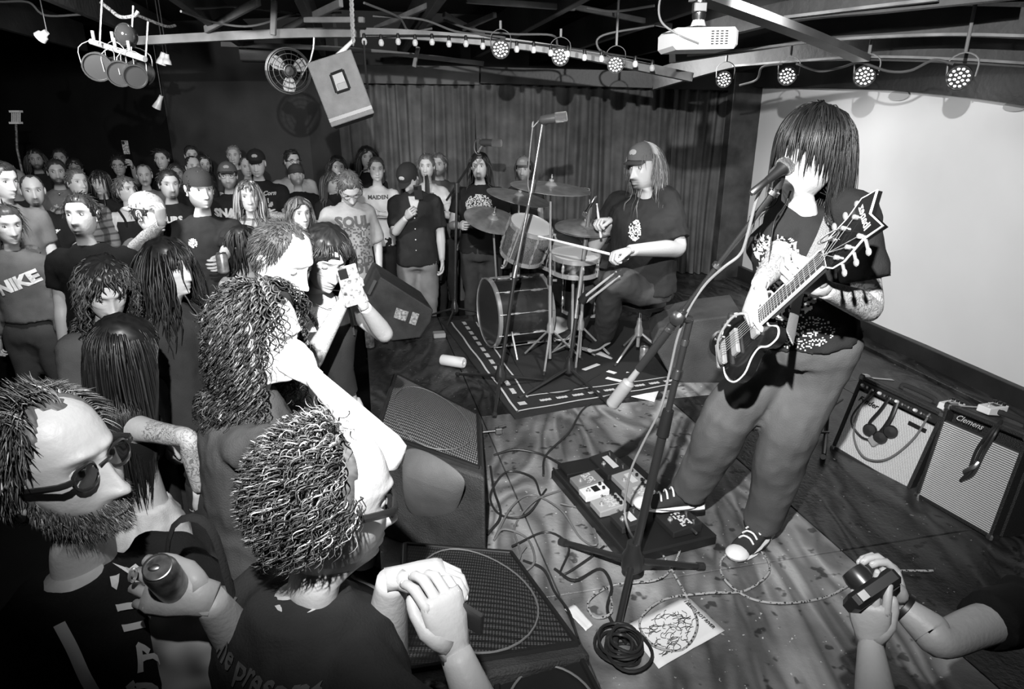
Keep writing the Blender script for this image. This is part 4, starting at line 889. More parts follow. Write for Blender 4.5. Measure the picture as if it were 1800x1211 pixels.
P('moustached older man in a grey collared shirt', 254, 309, 36, 25, hair=[dict(shell=.006, col=.12, line='recede'), dict(n=60, L=.03, m=4, w=.004, line='recede', col=.15)], beard='moustache', bcol=.05, skin=.46, top=('shirt', .17), brow=.8)
I = P('profile woman with cropped blond hair in a black tank top, arms bare', 222, 334, 44, 68, hair=S_(150, col=.13, L=.055, fr='bangs', Lf=.05), fem=1, skin=.52, top=('tank', .02), low=('trousers', .12), necklace=.03, pit=-4)
P('long haired person in shadow behind the goateed man', 311, 306, 34, 30, hair=L_(120, L=.26, col=.05), fem=.5, skin=.34, top=('tee', .02))
I = P('goateed man with swept dark hair in a black lettered t-shirt', 298, 325, 49, 38, hair=S_(130, L=.05), beard='goatee', bcol=.04, skin=.46, top=('tee', .014), g=1.05); lett(I, 'URS', .07, t=.80, v=.4)
P('dark haired man at the very back beside the panelled wall', 337, 274, 30, 30, hair=S_(80), skin=.48, top=('tee', .02))
P('man with receding hair looking up, in front of the back wall', 340, 294, 36, 42, pit=-6, hair=[dict(shell=.006, col=.03, line='recede')], beard='full', bcol=.14, skin=.46, top=('tee', .02))
P('round faced woman with dark bob behind the backwards cap man', 358, 290, 28, 40, hair=L_(90, L=.16), fem=1, skin=.5, top=('tee', .02))
P('older man with thin pale hair at the back, right of centre wall', 411, 274, 28, 12, hair=S_(50, col=.2), skin=.44, top=('tee', .05))
P('partly hidden bald man behind the goggle capped man', 434, 294, 29, 30, hair=[dict(shell=.002, col=.1, line='recede')], skin=.46, top=('tee', .04))
I = P('bearded man in a grey cap and glasses with jagged white shirt graphic', 401, 310, 44, 18, hair=S_(60), cap=dict(v=.10, brim=.08, patch=.35), glasses=dict(r=.0025), beard='full', bcol=.2, skin=.5, top=('tee', .013), g=1.05); lett(I, 'SNARL', .10, t=.72, v=.5, bold=.006); blob(I, .22, .26, t=.46, v=.42, seed=21, n=26, thr=.04, freq=50)
I = P('man in a black cap with white patch and script t-shirt, arms folded low', 451, 288, 44, 14, pit=10, cap=dict(v=.012, patch=.6), skin=.52, top=('tee', .015), arms=('crossed', 'crossed'), tat=(1, 1), g=1.08, sleeve=.7); lett(I, 'Barley & Corn', .052, t=.84, v=.42, shear=.3, bold=.002); blob(I, .24, .13, t=.68, v=.36, seed=23, freq=40)
I = P('dark haired man in glasses and a white printed t-shirt', 514, 284, 38, 40, hair=S_(110, L=.06, fr='side'), glasses=dict(r=.004), skin=.5, top=('tee', .42), g=1.1); blob(I, .24, .16, t=.6, v=.25, seed=25, thr=.1)
P('ginger bearded man in a beanie and long black sleeves, chin raised', 521, 309, 38, 28, pit=-16, cap=dict(v=.06, kind='beanie'), beard='full', bcol=.22, skin=.52, top=('long', .012), g=1.05, brow=.5)
P('tall dark haired woman standing at the left end of the curtain', 594, 295, 36, 22, hair=L_(150, L=.30), fem=1, skin=.55, top=('jacket', .02))
P('fair haired woman in profile just behind the tall print shirt man', 583, 322, 36, 50, hair=L_(150, L=.30, col=.10), fem=1, skin=.46, top=('tee', .03))
P('long haired person in black at the curtain, left of the folded arms', 645, 277, 36, 20, hair=L_(170, L=.42, col=.02), skin=.52, top=('long', .012), D=7.6)
I = P('short haired person in white printed t-shirt with folded arms', 662, 298, 40, 15, hair=S_(90, col=.06), fem=.4, skin=.5, top=('tee', .55), arms=('crossed', 'crossed'), low=('trousers', .012, 1.1)); lett(I, 'MAIDEN', .055, t=.82, v=.05, bold=.002); 
P('bearded older man in dark vest over pale sleeves by the curtain', 771, 290, 34, -10, hair=S_(80, col=.12, L=.05), beard='full', bcol=.15, skin=.42, top=('tee', .10), g=1.05)
I = P('woman with long dark ponytail and folded arms in white shirt', 750, 293, 40, -4, hair=[dict(shell=.010, col=.10), dict(n=60, L=.07, m=5, w=.004, fringe='back', col=.12, grav=.05)], fem=1, skin=.52, top=('tee', .58), arms=('crossed', 'crossed'), low=('trousers', .02)); lett(I, 'AGE', .08, t=.80, v=.06)
h = I['head']; pm = MB()
for i in range(26):
    u = random.uniform(-1, 1); a = h.w((.05, -.02, -.02)); pm.tube([a, a + (.05 + .012 * u, -.10, -.06), a + (.06 + .02 * u, -.13, -.2), a + (.055 + .02 * u, -.14, -.36), a + (.05, -.13, -.46)], [.006, .008, .009, .007, .002], 4, sm=2, c=.02)
part('ponytail', pm, HAIR, I['o'])
I = P('long haired bearded man in black skull print t-shirt beside the drum mic', 843, 293, 44, -6, hair=L_(140, L=.24, col=.02), beard='goatee', bcol=.03, skin=.46, top=('tee', .014), g=1.18, arms=('hold', 'down'), low=('trousers', .04)); blob(I, .25, .19, t=.72, v=.42, n=30, thr=-.12, seed=31, freq=34)
P('man in a patterned cap half hidden behind the crash cymbal', 921, 298, 40, -14, cap=dict(v=.25, brim=.2, patch=.5), hair=L_(60, L=.14), beard='full', bcol=.2, skin=.44, top=('tee', .03), floor=0.0, D=6.9)
I = P('man with head bowed over a phone in black cap and open shirt', 718, 314, 49, -18, pit=42, byaw=5, cap=dict(v=.012, patch=.55), hair=S_(40), beard='full', bcol=.16, skin=.48, top=('openshirt', .022, -.16), low=('trousers', .20, 1.15), arms=('phone', 'down'), g=1.12, hk=1.05, sleeve=.85)
I = P('tall man with bowed head in oversized pale grey print t-shirt', 614, 332, 58, 30, pit=45, byaw=28, roll=8, hair=S_(160, col=.09, L=.04), glasses=dict(r=.0025), skin=.5, top=('tee', .34, -.32), low=('trousers', .06, 1.2), arms=('pocket', 'pocket'), hk=1.15, g=1.06, sleeve=.95); lett(I, 'SOUL', .115, t=.74, v=.09, bold=.006); lett(I, 'HOT', .10, t=.02, v=.09, bold=.008); blob(I, .28, .30, t=.42, v=.10, n=22, thr=.12, seed=41, freq=16, shape='box'); lett(I, 'IT TOLD', .085, t=.14, v=.10, bold=.003)
# --- middle rows
I = P('young woman at the left edge in a grey hoodie with bold white lettering', 14, 396, 66, 50, hair=[dict(shell=.010, col=.05), dict(n=120, L=.09, m=6, w=.005, fringe='back', col=.06, grav=.1)], fem=1, skin=.46, top=('hoodie', .10, .12), low=('trousers', .05), pit=6, byaw=12); lett(I, 'NIKE', .105, t=.62, v=.7, bold=.006, rotd=20, cx=.03, shear=.1)
I = P('bearded man in plain black t-shirt staring up with open mouth', 143, 380, 72, 8, pit=-8, hair=S_(200, L=.045, col=.02), beard='goatee', bcol=.02, skin=.48, top=('tee', .007), g=1.2, res=1)
I = P('laughing man in a backwards pale trucker cap covering his mouth', 264, 376, 66, 82, byaw=60, cap=dict(v=.30, mesh=.75, back=1, brim=.25), hair=S_(110, line='low', L=.03), skin=.52, top=('tee', .05), res=1, arms=(dep(285, 392, 3.75), 'down'), hands=(dict(n=(-.9, .3, .1), fw=(.1, -.1, 1), curl=(.6, .65, .7, .75), thumb=.5), None), tat=(1, 0), g=1.02)
I = P('man in backwards black cap and plain dark t-shirt holding a can', 352, 334, 66, 44, cap=dict(v=.012, back=1, brim=.012), hair=S_(90, L=.03), beard='full', bcol=.26, skin=.56, top=('tee', .02), res=1, byaw=30, arms=('down', at(385, 470, 3.9)), g=1.06, sleeve=.85, hk=1.05); blob(I, .05, .06, t=.74, cx=-.09, v=.6, n=9, thr=-.2, seed=44)
I = P('fair long haired woman in an open plaid overshirt gazing up', 438, 346, 52, 22, hair=L_(230, L=.30, col=.17, fr='bangs', Lf=.05, wave=.006), fem=1, skin=.56, top=('plaid', .34), res=1, brow=.6)
I = P('wavy haired woman smiling up towards the singer, centre of the crowd', 527, 377, 54, 40, pit=-4, hair=L_(240, L=.20, col=.09, wave=.008), fem=1, skin=.58, top=('tee', .02), res=1)
I = P('dark haired person with bare shoulder behind the cropped hair man', 432, 432, 64, 75, hair=L_(260, L=.22, col=.02, fr='bangs', Lf=.12, wave=.006), fem=.7, skin=.5, top=('tank', .012), res=1)
I = P('person with shining straight dark hair in profile, navy t-shirt', 298, 472, 96, 78, byaw=70, hair=L_(520, L=.34, col=.022, w=.006, fr='bangs', Lf=.10, wave=.008), fem=.8, skin=.52, top=('tee', .035), res=1, tat=(1, 0), sleeve=.75)
I = P('woman with curly mullet and bangs looking down in a brown jacket', 186, 512, 106, 42, pit=26, byaw=55, hair=[dict(shell=.016, col=.02), dict(n=560, L=([0, .7, 1.0, 3.2], [.05, .06, .12, .14]), m=10, w=.0045, fringe='bangs', Lf=.06, curl=.007, wf=110, col=.05, grav=.2, lift=.012), dict(n=240, L=.30, m=18, w=.0055, fringe='back', curl=.012, wf=120, col=.05, grav=.3, thmin=1.7)], fem=1, skin=.5, top=('shirt', .085), res=1, sleeve=1.2, necklace=.03)
I = P('woman seen from behind with very long black hair, crop top and white skirt', 222, 622, 118, 155, pit=14, byaw=150, hair=[dict(shell=.020, col=.012), dict(n=1500, L=.50, m=16, w=.0045, fringe='part', col=.013, colv=.4, grav=.4, lift=.014, wave=.004, wf=14, shoulder=.035)], fem=1, skin=.5, top=('strapback', .008), low=('skirt', .62), res=1, arms=(at(350, 862, 1.95), at(215, 780, 2.15)), poles=((.9, -.5, .2), (-.5, .5, -1)), tat=(1, 0), shoes=(.02, .3), torso_skin=True)
LB = I
I = P('smiling woman in black camisole holding up a phone with both hands', 573, 455, 108, 38, pit=24, byaw=48, roll=-6, hair=[dict(shell=.012, col=.02), dict(n=700, L=([0, .5, .9, 3.2], [.13, .16, .30, .36]), m=12, w=.0045, fringe='part', side=.01, col=.022, colv=.7, grav=.35, wave=.006, wf=30)], fem=1, skin=.56, top=('strap', .028, .22), low=('trousers', .62, 1.25), res=2, arms=(dep(603, 532, 2.36), dep(640, 538, 2.34)), poles=((-.5, -.4, -1), (.9, -.2, -.9)), hands=(dict(n=(.8, .5, .2), fw=(.35, -.1, .85), curl=(.7, .7, .75, .8), thumb=.5), dict(n=(-.9, .2, 0), fw=(-.3, 0, .9), curl=(.75, .75, .8, .85), thumb=.6)), necklace=.07, tat=(.6, 0), eyeopen=False)
PW = I
I = P('pale young man with cropped undercut hair in profile looking down', 500, 462, 130, 66, pit=22, byaw=78, lean=(0, .24), D=2.05, s=.92, hair=[dict(shell=.004, col=.08, line='recede'), dict(n=2600, L=([0, .6, 1.3, 3.2], [.03, .035, .02, .035]), m=7, w=.0014, fringe='back', line='recede', col=.055, colv=.7, grav=.08, lift=.003, wave=.002)], skin=.74, top=('tee', .02), low=('trousers', .03), res=2, eyeopen=False, brow=.6)
# ================================================================== figures at the stage edge
GREYH = dict(col=.16, colv=.8)
I = P('woman with big curly hair leaning her chin on her raised forearm', 466, 592, 152, 80, pit=10, byaw=112, roll=0, D=1.70, hair=[dict(shell=.014, col=.02, line='recede'),
      dict(n=1000, L=.19, m=34, w=.0026, fringe='back', curl=.0095, wf=170, col=.045, colv=.9, grav=.10, lift=.020, thmin=1.5), dict(n=220, L=.08, m=16, w=.0024, fringe='back', comb=(0, -.5, 0), curl=.008, wf=170, col=.045, grav=.02, lift=.010, line='recede'), dict(n=700, L=.27, m=42, w=.0028, fringe='back', curl=.0105, wf=160, col=.05, colv=.9, grav=.25, lift=.03, thmin=1.2, shoulder=.03)],
      fem=1, skin=.78, top=('tee', .07), low=('trousers', .03), res=2, arms=(dep(552, 664, 1.48), 'pocket'), joints=dict(el0=dep(688, 800, 1.38)), hands=(dict(n=(-.6, .6, .4), fw=(-.75, .1, .55), curl=(.85, .9, .9, .95), thumb=.4), None), eyeopen=False, sleeve=.35, lean=(0, .06))
CW = I
tb = MB()
for r_, n_ in ((.018, 16), (.010, 12)):
    pass
I = P('bespectacled bearded man with lanyard at the left edge holding a drink can', 108, 822, 262, 80, pit=-6, roll=4, byaw=64, joints=dict(nb=dep(140, 1025, 1.07)), hair=[dict(shell=.003, col=.10, line='recede'),
      dict(n=3400, L=([0, .8, 1.6, 3.2], [.055, .04, .025, .02]), m=7, w=.0013, fringe='back', col=.09, colv=.9, grav=.03, lift=.012, wave=.004, wf=60, line='recede')],
      beard='full', bcol=.10, skin=.46, top=('tee', .010), low=('trousers', .02), res=2, glasses=dict(r=.0028), arms=('down', dep(366, 1052, 1.0)), poles=(None, (.4, .1, -1)), g=1.02,
      hands=(None, dict(fw=(-.9, -.05, .28), n=(-.25, .8, -.5), curl=(.5, .52, .55, .6), thumb=.3)), sleeve=.8)
LM = I
# short beard hairs, ear stud
h = I['head']; rs = np.random.RandomState(7); grid, cv, th = head_grid(84, 100); bm_ = beard_mask(grid[..., 0], grid[..., 1], grid[..., 2], np.broadcast_to(th[None], cv.shape), 'full')
ii, jj = np.where(bm_ > .5); pk = rs.choice(len(ii), 2600); bb = MB()
P0 = grid[ii[pk], jj[pk]] + rs.normal(size=(2600, 3)) * .0012; Nn = P0 - (0, -.01, -.05); Nn /= np.linalg.norm(Nn, axis=1)[:, None]
dd = Nn * .5 + np.array((0, .15, -.9)) + rs.normal(size=(2600, 3)) * .25; dd /= np.linalg.norm(dd, axis=1)[:, None]; Lb = rs.uniform(.008, .018, 2600)[:, None]
sdv = np.cross(dd, Nn); sdv /= np.linalg.norm(sdv, axis=1)[:, None]; wv = .0007
V = np.stack([P0 + sdv * wv, P0 - sdv * wv, P0 + Nn * .001, P0 + dd * Lb], 1).reshape(-1, 3); fb = []
for q in range(2600): k = q * 4; fb += [(k, k + 1, k + 3), (k + 1, k + 2, k + 3), (k + 2, k, k + 3)]
bb.add(h.w(V), fb, np.repeat(.10 * np.exp(rs.normal(size=2600) * .8), 4)); b_ = part('beard', bb, HAIR, I['o'], smooth=False)
sb = MB(); sb.lathe([(.002, -.004), (.0075, -.003), (.0075, .003), (.002, .004)], h.w((.083, -.010, -.034)), h.M[:, 0], 14); part('ear_plug', sb, BLACK, I['o'])
lett(I, 'ウルヴァリン', .060, t=.74, cx=.00, side=0, v=.62, bold=.002, th=.004, rotd=74, shear=.15)
lf = MB(); lpts = [I['tp'](-.075 * sx, y, t) for sx, y, t in ((1, -.05, 1.0),)]
def lanyard(info, sx):
    tp = info['tp']; pts = []
    for x, t in ((.070, .99), (.075, .93), (.080, .85), (.07, .7), (.055, .5), (.04, .3), (.02, .12)):
        p = tp(sx * x, .05, t); hit = info['bvh'].ray_cast(Vector(p + info['fwd'] * .4), Vector(-info['fwd']), .5); pts.append(np.array(hit[0]) + info['fwd'] * .012 if hit[0] else p + info['fwd'] * .03)
    return pts
lm = MB()
for sx in (-1, 1): lm.tube(lanyard(I, sx), [.0085] * 7, 6, sm=4, flat=.12, up=I['fwd'])
lo = part('lanyard', lm, mat('white_webbing', .6, .7), I['o'])
I = P('grey curly haired balding man seen from behind in navy printed t-shirt', 588, 880, 262, 118, pit=10, roll=0, byaw=140, hair=[dict(shell=.004, col=.12, line='bald'),
      dict(n=2300, L=([0, .9, 1.7, 3.2], [.05, .07, .045, .022]), m=16, w=.0013, comb=(0, -.6, .1), fringe='back', col=.10, colv=1.1, grav=.05, lift=.014, curl=.006, wf=190, line='recede', ymax=-.005)],
      beard='full', bcol=.32, skin=.66, top=('tee', .035), low=('trousers', .02), res=2, glasses=dict(r=.0034), g=1.12, arms=(dep(800, 1145, .98), dep(688, 1018, 1.08)), poles=((.7, -.6, -.9), (-.5, .3, -1)),
      hands=(dict(fw=(-.25, .35, .85), n=(-.55, .6, -.2), curl=(.45, .5, .55, .6), thumb=.5), dict(fw=(.9, .25, .05), n=(.1, -.2, -.95), curl=(.45, .5, .5, .55), thumb=.55)), sleeve=.8, hk=1.0)
BM = I
lett(I, 'welcome present', .046, t=.905, cx=-.03, v=.13, th=.004, bold=.001, back=True)
# ------------------------------------------------------------------ drummer
Ydr = 4.35
J = dict(pel=at(1128, 487, Ydr), root=np.array((at(1128, 487, Ydr)[0], Ydr, 0.0)), knee1=at(1078, 497, 4.12), ank1=at(1062, 588, 4.68), toe1=at(1000, 640, 4.3), knee0=at(1040, 478, 4.72), ank0=at(1012, 575, 5.0), toe0=at(940, 600, 4.8),
         el1=at(1192, 436, 4.12), sh1=at(1172, 352, 4.22))
I = P('drummer in grey cap and black badge t-shirt seated at the drum kit', 1131, 294, 78, -52, pit=6, byaw=-48, D=4.1, hk=1.12, s=1.18, floor=0.0, cap=dict(v=.10, brim=.06, mesh=6.0, patch=.3), hair=[dict(n=800, L=([0, 1.2, 1.6, 3.2], [.02, .05, .20, .23]), m=10, w=.0028, fringe='back', col=.13, colv=.6, grav=.3, wave=.008, wf=30, thmin=1.2, line='norm')],
      beard='goatee', bcol=.05, skin=.44, top=('tee', .022), low=('trousers', .05, 1.2), res=2, g=1.25, joints=J, arms=(at(1074, 388, 4.35), dep(1108, 440, 3.72)), poles=((-.3, .8, -.8), None), hands=(dict(fw=(-.8, -.5, .1), n=(0, -.3, -1), curl=(.8,) * 4, thumb=.6), dict(fw=(-.85, -.3, -.1), n=(.1, -.2, -1), curl=(.85,) * 4, thumb=.6)), sleeve=.82, group=None)
DR = I; gA = I['A']; blob(I, .085, .13, t=.70, cx=.055, v=.75, n=13, thr=-.12, seed=3, freq=60); 
stk = dict(label='', cat='drumstick')
def stick(name, a, b, label, cat='drumstick', group=None):
    a = np.array(a); b = np.array(b); mb = MB(); L = np.linalg.norm(b - a); mb.lathe([(.004, 0), (.0085, .004), (.0085, L * .55), (.0075, L * .75), (.004, L * .93), (.006, L * .96), (.0062, L * .985), (.002, L)], a, b - a, 12)
    return single(name, mb, mat('maple_wood', .55, .45), label, cat, group)
gr0, gr1 = gA[0]['grip'], gA[1]['grip']
stick('drumstick', gr1 + (at(1170, 452, 4.0) - gr1) * .25, at(945, 415, 3.95), 'drumstick in the drummer\'s lower left hand reaching over the snare')
stick('drumstick', gr0 + unit(gr0 - at(1049, 357, 4.3)) * .08, at(1049, 357, 4.3), 'drumstick held upright in the drummer\'s upper hand over the ride cymbal')
# ------------------------------------------------------------------ guitarist
J = dict(pel=at(1420, 584, 2.14), root=np.array((at(1400, 600, 2.15)[0], 2.2, 0.0)), knee0=at(1285, 725, 2.22), ank0=at(1213, 862, 2.46), toe0=at(1120, 860, 2.45), knee1=at(1388, 755, 2.16), ank1=G(1341, 918, .085), toe1=G(1322, 960, 0),
         sh0=at(1391, 366, 2.12), el0=at(1366, 462, 2.02), sh1=at(1503, 372, 1.96), el1=at(1528, 540, 1.86), hands=dict(s=1.0))
I = P('guitarist with wet dark hair over his face singing into the microphone', 1424, 270, 150, -52, pit=-12, roll=-4, byaw=-32, D=1.98, hk=1.08, s=1.0, floor=0.0,
      hair=[dict(shell=.014, col=.012, line='low'), dict(n=2100, L=([0, .5, .9, 1.4, 3.2], [.08, .08, .13, .24, .24]), m=14, w=.0030, fringe='bangs', Lf=.145, col=.009, colv=.5, grav=.30, wave=.004, wf=24, lift=.012, crown=(0, -.02, .125), smooth_out=0)],
      skin=.50, top=('tee', .018, -.03), low=('trousers', .095, 1.55), res=2, g=.93, joints=J, arms=(at(1335, 500, 1.86), at(1447, 508, 1.70)), tat=(1, 1),
      hands=(dict(fw=(-.25, -.25, -.55), n=(.75, -.1, -.55), curl=(.35, .5, .6, .65), thumb=.75), dict(fw=(-.75, -.05, .32), n=(-.35, .55, .5), curl=(.55, .6, .62, .7), thumb=.35)), shoes=None, sleeve=.72, eyeopen=False)
GU = I
for i, an, toe in ((0, J['ank0'], J['toe0']), (1, J['ank1'], J['toe1'])):
    d = unit(np.array((toe[0] - an[0], toe[1] - an[1], 0))); z0 = an[2] - .085
    so = shoe('canvas_shoe', an - d * .06, an + d * .215, z0, I['o'], .03, .7, 1.08)
    sd = np.cross(d, Z_); mb = MB(); q = an + d * .205; q = np.array((q[0], q[1], z0))
    mb.ell(q + d * -.012 + Z_ * .028, (.047, .05, .026), np.stack([sd, d, Z_], 1), 16, 8); part('toe_cap', mb, mat('white_rubber', .72, .5), so)
    lc = MB()
    for k in range(5):
        p = an + d * (.13 - k * .026); p = np.array((p[0], p[1], z0 + .062 + k * .011)); lc.tube([p - sd * .032 - Z_ * .008, p - sd * .014 + Z_ * .011, p + sd * .014 + Z_ * .011, p + sd * .032 - Z_ * .008], .0042, 6, sm=2)
    part('laces', lc, mat('white_lace', .75, .7), so)
    st = MB(); st.tube([np.array((an[0], an[1], z0 + .02)) + d * (.265 * math.cos(a) * .5 + .078) + sd * .052 * math.sin(a) for a in np.linspace(0, 2 * math.pi, 28)], .0022, 5, cap=False); part('sole_stripe', st, BLACK, so)
blob(I, .20, .24, t=.56, cx=-.03, v=.45, n=52, thr=.02, seed=51, freq=26); blob(I, .15, .10, t=.84, cx=-.06, v=.5, n=40, thr=.02, seed=52, freq=40)
blob(I, .20, .13, t=.16, cx=.0, v=.62, n=44, thr=.2, seed=53, freq=60, name='printed_flowers')
# ------------------------------------------------------------------ photographer's arms at the lower right
cz_ = dep(1540, 1042, 1.42)
J = dict(pel=dep(1990, 1330, 1.75) , root=np.array((1.62, 1.28, 0.0)), el0=dep(1545, 1290, 1.20), el1=dep(1655, 1125, 1.36))
J['pel'] = np.array((1.66, 1.30, .30)); hd_ = np.array((1.30, 1.10, .92)) 
hp_ = dep(1935, 1120, 1.55)
J['root'] = np.array((hp_[0] + .12, hp_[1] - .05, 0)); J['pel'] = np.array((hp_[0] + .22, hp_[1] - .10, .16)); J['sh1'] = dep(1790, 1075, 1.50); J['sh0'] = dep(1700, 1330, 1.28)
J['knee0'] = J['pel'] + (.05, -.3, .25); J['ank0'] = J['pel'] + (.1, -.5, -.07); J['knee1'] = J['pel'] + (-.05, .35, .25); J['ank1'] = J['pel'] + (.05, .3, -.07); J['toe0'] = J['ank0'] + (-.2, 0, 0); J['toe1'] = J['ank1'] + (-.2, 0, 0)
I = person('person', 'photographer reaching in at the lower right corner with a small camera', 1935, 1090, 180, -100, D=1.5, byaw=-95, hair=S_(150), skin=.42, top=('tee', .006), low=('trousers', .012), res=2, joints=J, floor=0.0, s=.95, arms=(dep(1530, 1130, 1.33), dep(1580, 1062, 1.40)),
      hands=(dict(fw=(-.12, .12, .95), n=(.5, .8, 0), curl=(.25, .3, .5, .6), thumb=.2), dict(fw=(-.25, .35, .85), n=(-.85, -.1, -.1), curl=(.5, .55, .6, .65), thumb=.4)), eyes=False, sleeve=.45)
PH = I; wb = MB(); T_, E_ = I['A'][1]['T'], I['A'][1]['E']; wb.tube([T_ * .97 + E_ * .03, T_ * .87 + E_ * .13], [.034, .036], 18); part('wristband', wb, BLACK, I['o'])
# ================================================================== equipment on the stage
CARP = CARPET
def poly_prism(name, pts, ext, m, label, cat, parent=None, group=None):
    """planar outline (world points) extruded by vector ext"""
    pts = [np.asarray(p, float) for p in pts]; k = len(pts); mb = MB(); nrm = sum(np.cross(pts[i] - pts[0], pts[(i + 1) % k] - pts[0]) for i in range(1, k - 1))
    fl = nrm @ ext > 0; v = pts + [p + ext for p in pts]; f = [tuple(range(k)), tuple(range(2 * k - 1, k - 1, -1))] + [(i, k + i, k + (i + 1) % k, (i + 1) % k) for i in range(k)]
    if fl: f = [q[::-1] for q in f]
    mb.add(v, f)
    if parent: return part(name, mb, m, parent, smooth=False)
    return single(name, mb, m, label, cat, group, smooth=False)
def bevel(o, w_=.012, n=2):
    b = o.modifiers.new('b', 'BEVEL'); b.width = w_; b.segments = n; b.limit_method = 'ANGLE'; return o
def grille_mat():
    def ex(nt, b, src):
        tc = nt.nodes.new('ShaderNodeTexCoord'); vo = nt.nodes.new('ShaderNodeTexVoronoi'); vo.inputs['Scale'].default_value = 115; vo.inputs['Randomness'].default_value = 0
        nt.links.new(tc.outputs['Object'], vo.inputs['Vector']); mr = nt.nodes.new('ShaderNodeMapRange'); mr.inputs[1].default_value = .25; mr.inputs[2].default_value = .5; mr.inputs[3].default_value = .5; mr.inputs[4].default_value = .03
        nt.links.new(vo.outputs['Distance'], mr.inputs[0]); nt.links.new(mr.outputs[0], b.inputs['Base Color'])
        bp = nt.nodes.new('ShaderNodeBump'); bp.inputs['Strength'].default_value = .8; bp.inputs['Distance'].default_value = .004; bp.invert = True; nt.links.new(vo.outputs['Distance'], bp.inputs['Height']); nt.links.new(bp.outputs['Normal'], b.inputs['Normal'])
    return mat('perforated_grille', .1, .4, extra=ex)
GR = grille_mat()
def _d(nt, b, src):
    tc = nt.nodes.new('ShaderNodeTexCoord'); vo = nt.nodes.new('ShaderNodeTexVoronoi'); vo.inputs['Scale'].default_value = 115; vo.inputs['Randomness'].default_value = 0; nt.links.new(tc.outputs['Object'], vo.inputs['Vector']); mr = nt.nodes.new('ShaderNodeMapRange'); mr.inputs[1].default_value = .25; mr.inputs[2].default_value = .5; mr.inputs[3].default_value = .10; mr.inputs[4].default_value = .008; nt.links.new(vo.outputs['Distance'], mr.inputs[0]); nt.links.new(mr.outputs[0], b.inputs['Base Color'])
GR2 = mat('dimmed_perforated_grille', .05, .45, extra=_d)  # grille mesh coloured darker to imitate the flash fading near the bottom
def wedge(label, A, B, C, D, z0=0.0, stack=None, gm=None):
    """A,B low far edge; C,D high near edge of the sloping baffle"""
    A, B, C, D = map(lambda p: np.asarray(p, float), (A, B, C, D)); low = lambda p: np.array((p[0], p[1], z0)); mb = MB()
    v = [A, B, C, D, low(A), low(B), low(C), low(D)]; mb.add(v, [(0, 1, 2, 3)[::-1], (4, 5, 6, 7), (0, 1, 5, 4), (1, 2, 6, 5), (2, 3, 7, 6), (3, 0, 4, 7)])
    bm = bmesh.new(); vv = [bm.verts.new(p) for p in v]
    n = unit(np.cross(B - A, D - A)); n = n if n[2] > 0 else -n; q = lambda u, w_: (A * (1 - u) + B * u) * (1 - w_) + (D * (1 - u) + C * u) * w_
    o = tag(mesh_obj('stage_monitor', mb, CARP, smooth=False), label, 'speaker', 'floor monitors'); bevel(o, .015); rim = MB()
    loop = [q(.04, .05), q(.96, .05), q(.96, .93), q(.04, .93), q(.04, .05)]
    for a, b in zip(loop[:-1], loop[1:]): rim.tube([a + n * .004, b + n * .004], .010, 6)
    part('grille_frame', rim, BLACK, o)
    g = MB(); gv = []; N = 18
    for i in range(N + 1):
        for j in range(N + 1):
            u, w_ = i / N, j / N; r_ = math.hypot((u - .5) * 2, (w_ - .5) * 2); gv.append(q(.05 + .9 * u, .06 + .86 * w_) + n * (.006 + .008 * max(0, 1 - r_ ** 2)))
    gf = [(i * (N + 1) + j, (i + 1) * (N + 1) + j, (i + 1) * (N + 1) + j + 1, i * (N + 1) + j + 1) for i in range(N) for j in range(N)]; g.add(gv, gf)
    go = part('grille', g, gm or GR, o); ring = MB(); ex, ey = unit(B - A), unit(np.cross(n, unit(B - A))); rr = min(np.linalg.norm(B - A), np.linalg.norm(D - A)) * .40
    ring.tube([q(.5 + .40 * math.cos(a), .5 + .42 * math.sin(a)) + n * .012 for a in np.linspace(0, 2 * math.pi, 33)], .003, 5, cap=False); part('speaker_rim', ring, mat('worn_mesh_ring', .16, .6), o)
    return o
wedge('large floor monitor with pale mesh grille between the curly haired woman and the cables', G(692, 652, .16), G(846, 730, .16), G(852, 838, .44), G(652, 772, .46))
wedge('front floor monitor with black mesh, nearest the bottom edge by the bald man\'s hands', G(705, 950, .14), G(902, 968, .14), G(1040, 1150, .36), G(690, 1215, .42), gm=GR2)
wedge('second dark box at the very bottom edge, in front of the front monitor', G(868, 1178, .34), G(1022, 1150, .34), G(1120, 1330, .34), G(860, 1400, .34), gm=BLACK)
sheet = MB(); sv = [G(x, y, z) for x, y, z in ((703, 775, .47), (760, 792, .50), (822, 838, .47), (818, 862, .40), (795, 930, .12), (740, 925, .10), (706, 900, .18), (700, 830, .40), (765, 850, .44))]
sheet.add(sv, [(0, 7, 8, 1), (1, 8, 3, 2), (7, 6, 5, 8), (8, 5, 4, 3)]); so = single('jacket_bundle', sheet, cloth(.12), 'grey fabric draped over the audience side of the large monitor', 'cloth', smooth=True)
sf = so.modifiers.new('s', 'SOLIDIFY'); sf.thickness = .02; ss = so.modifiers.new('u', 'SUBSURF'); ss.levels = 3; ss.render_levels = 3
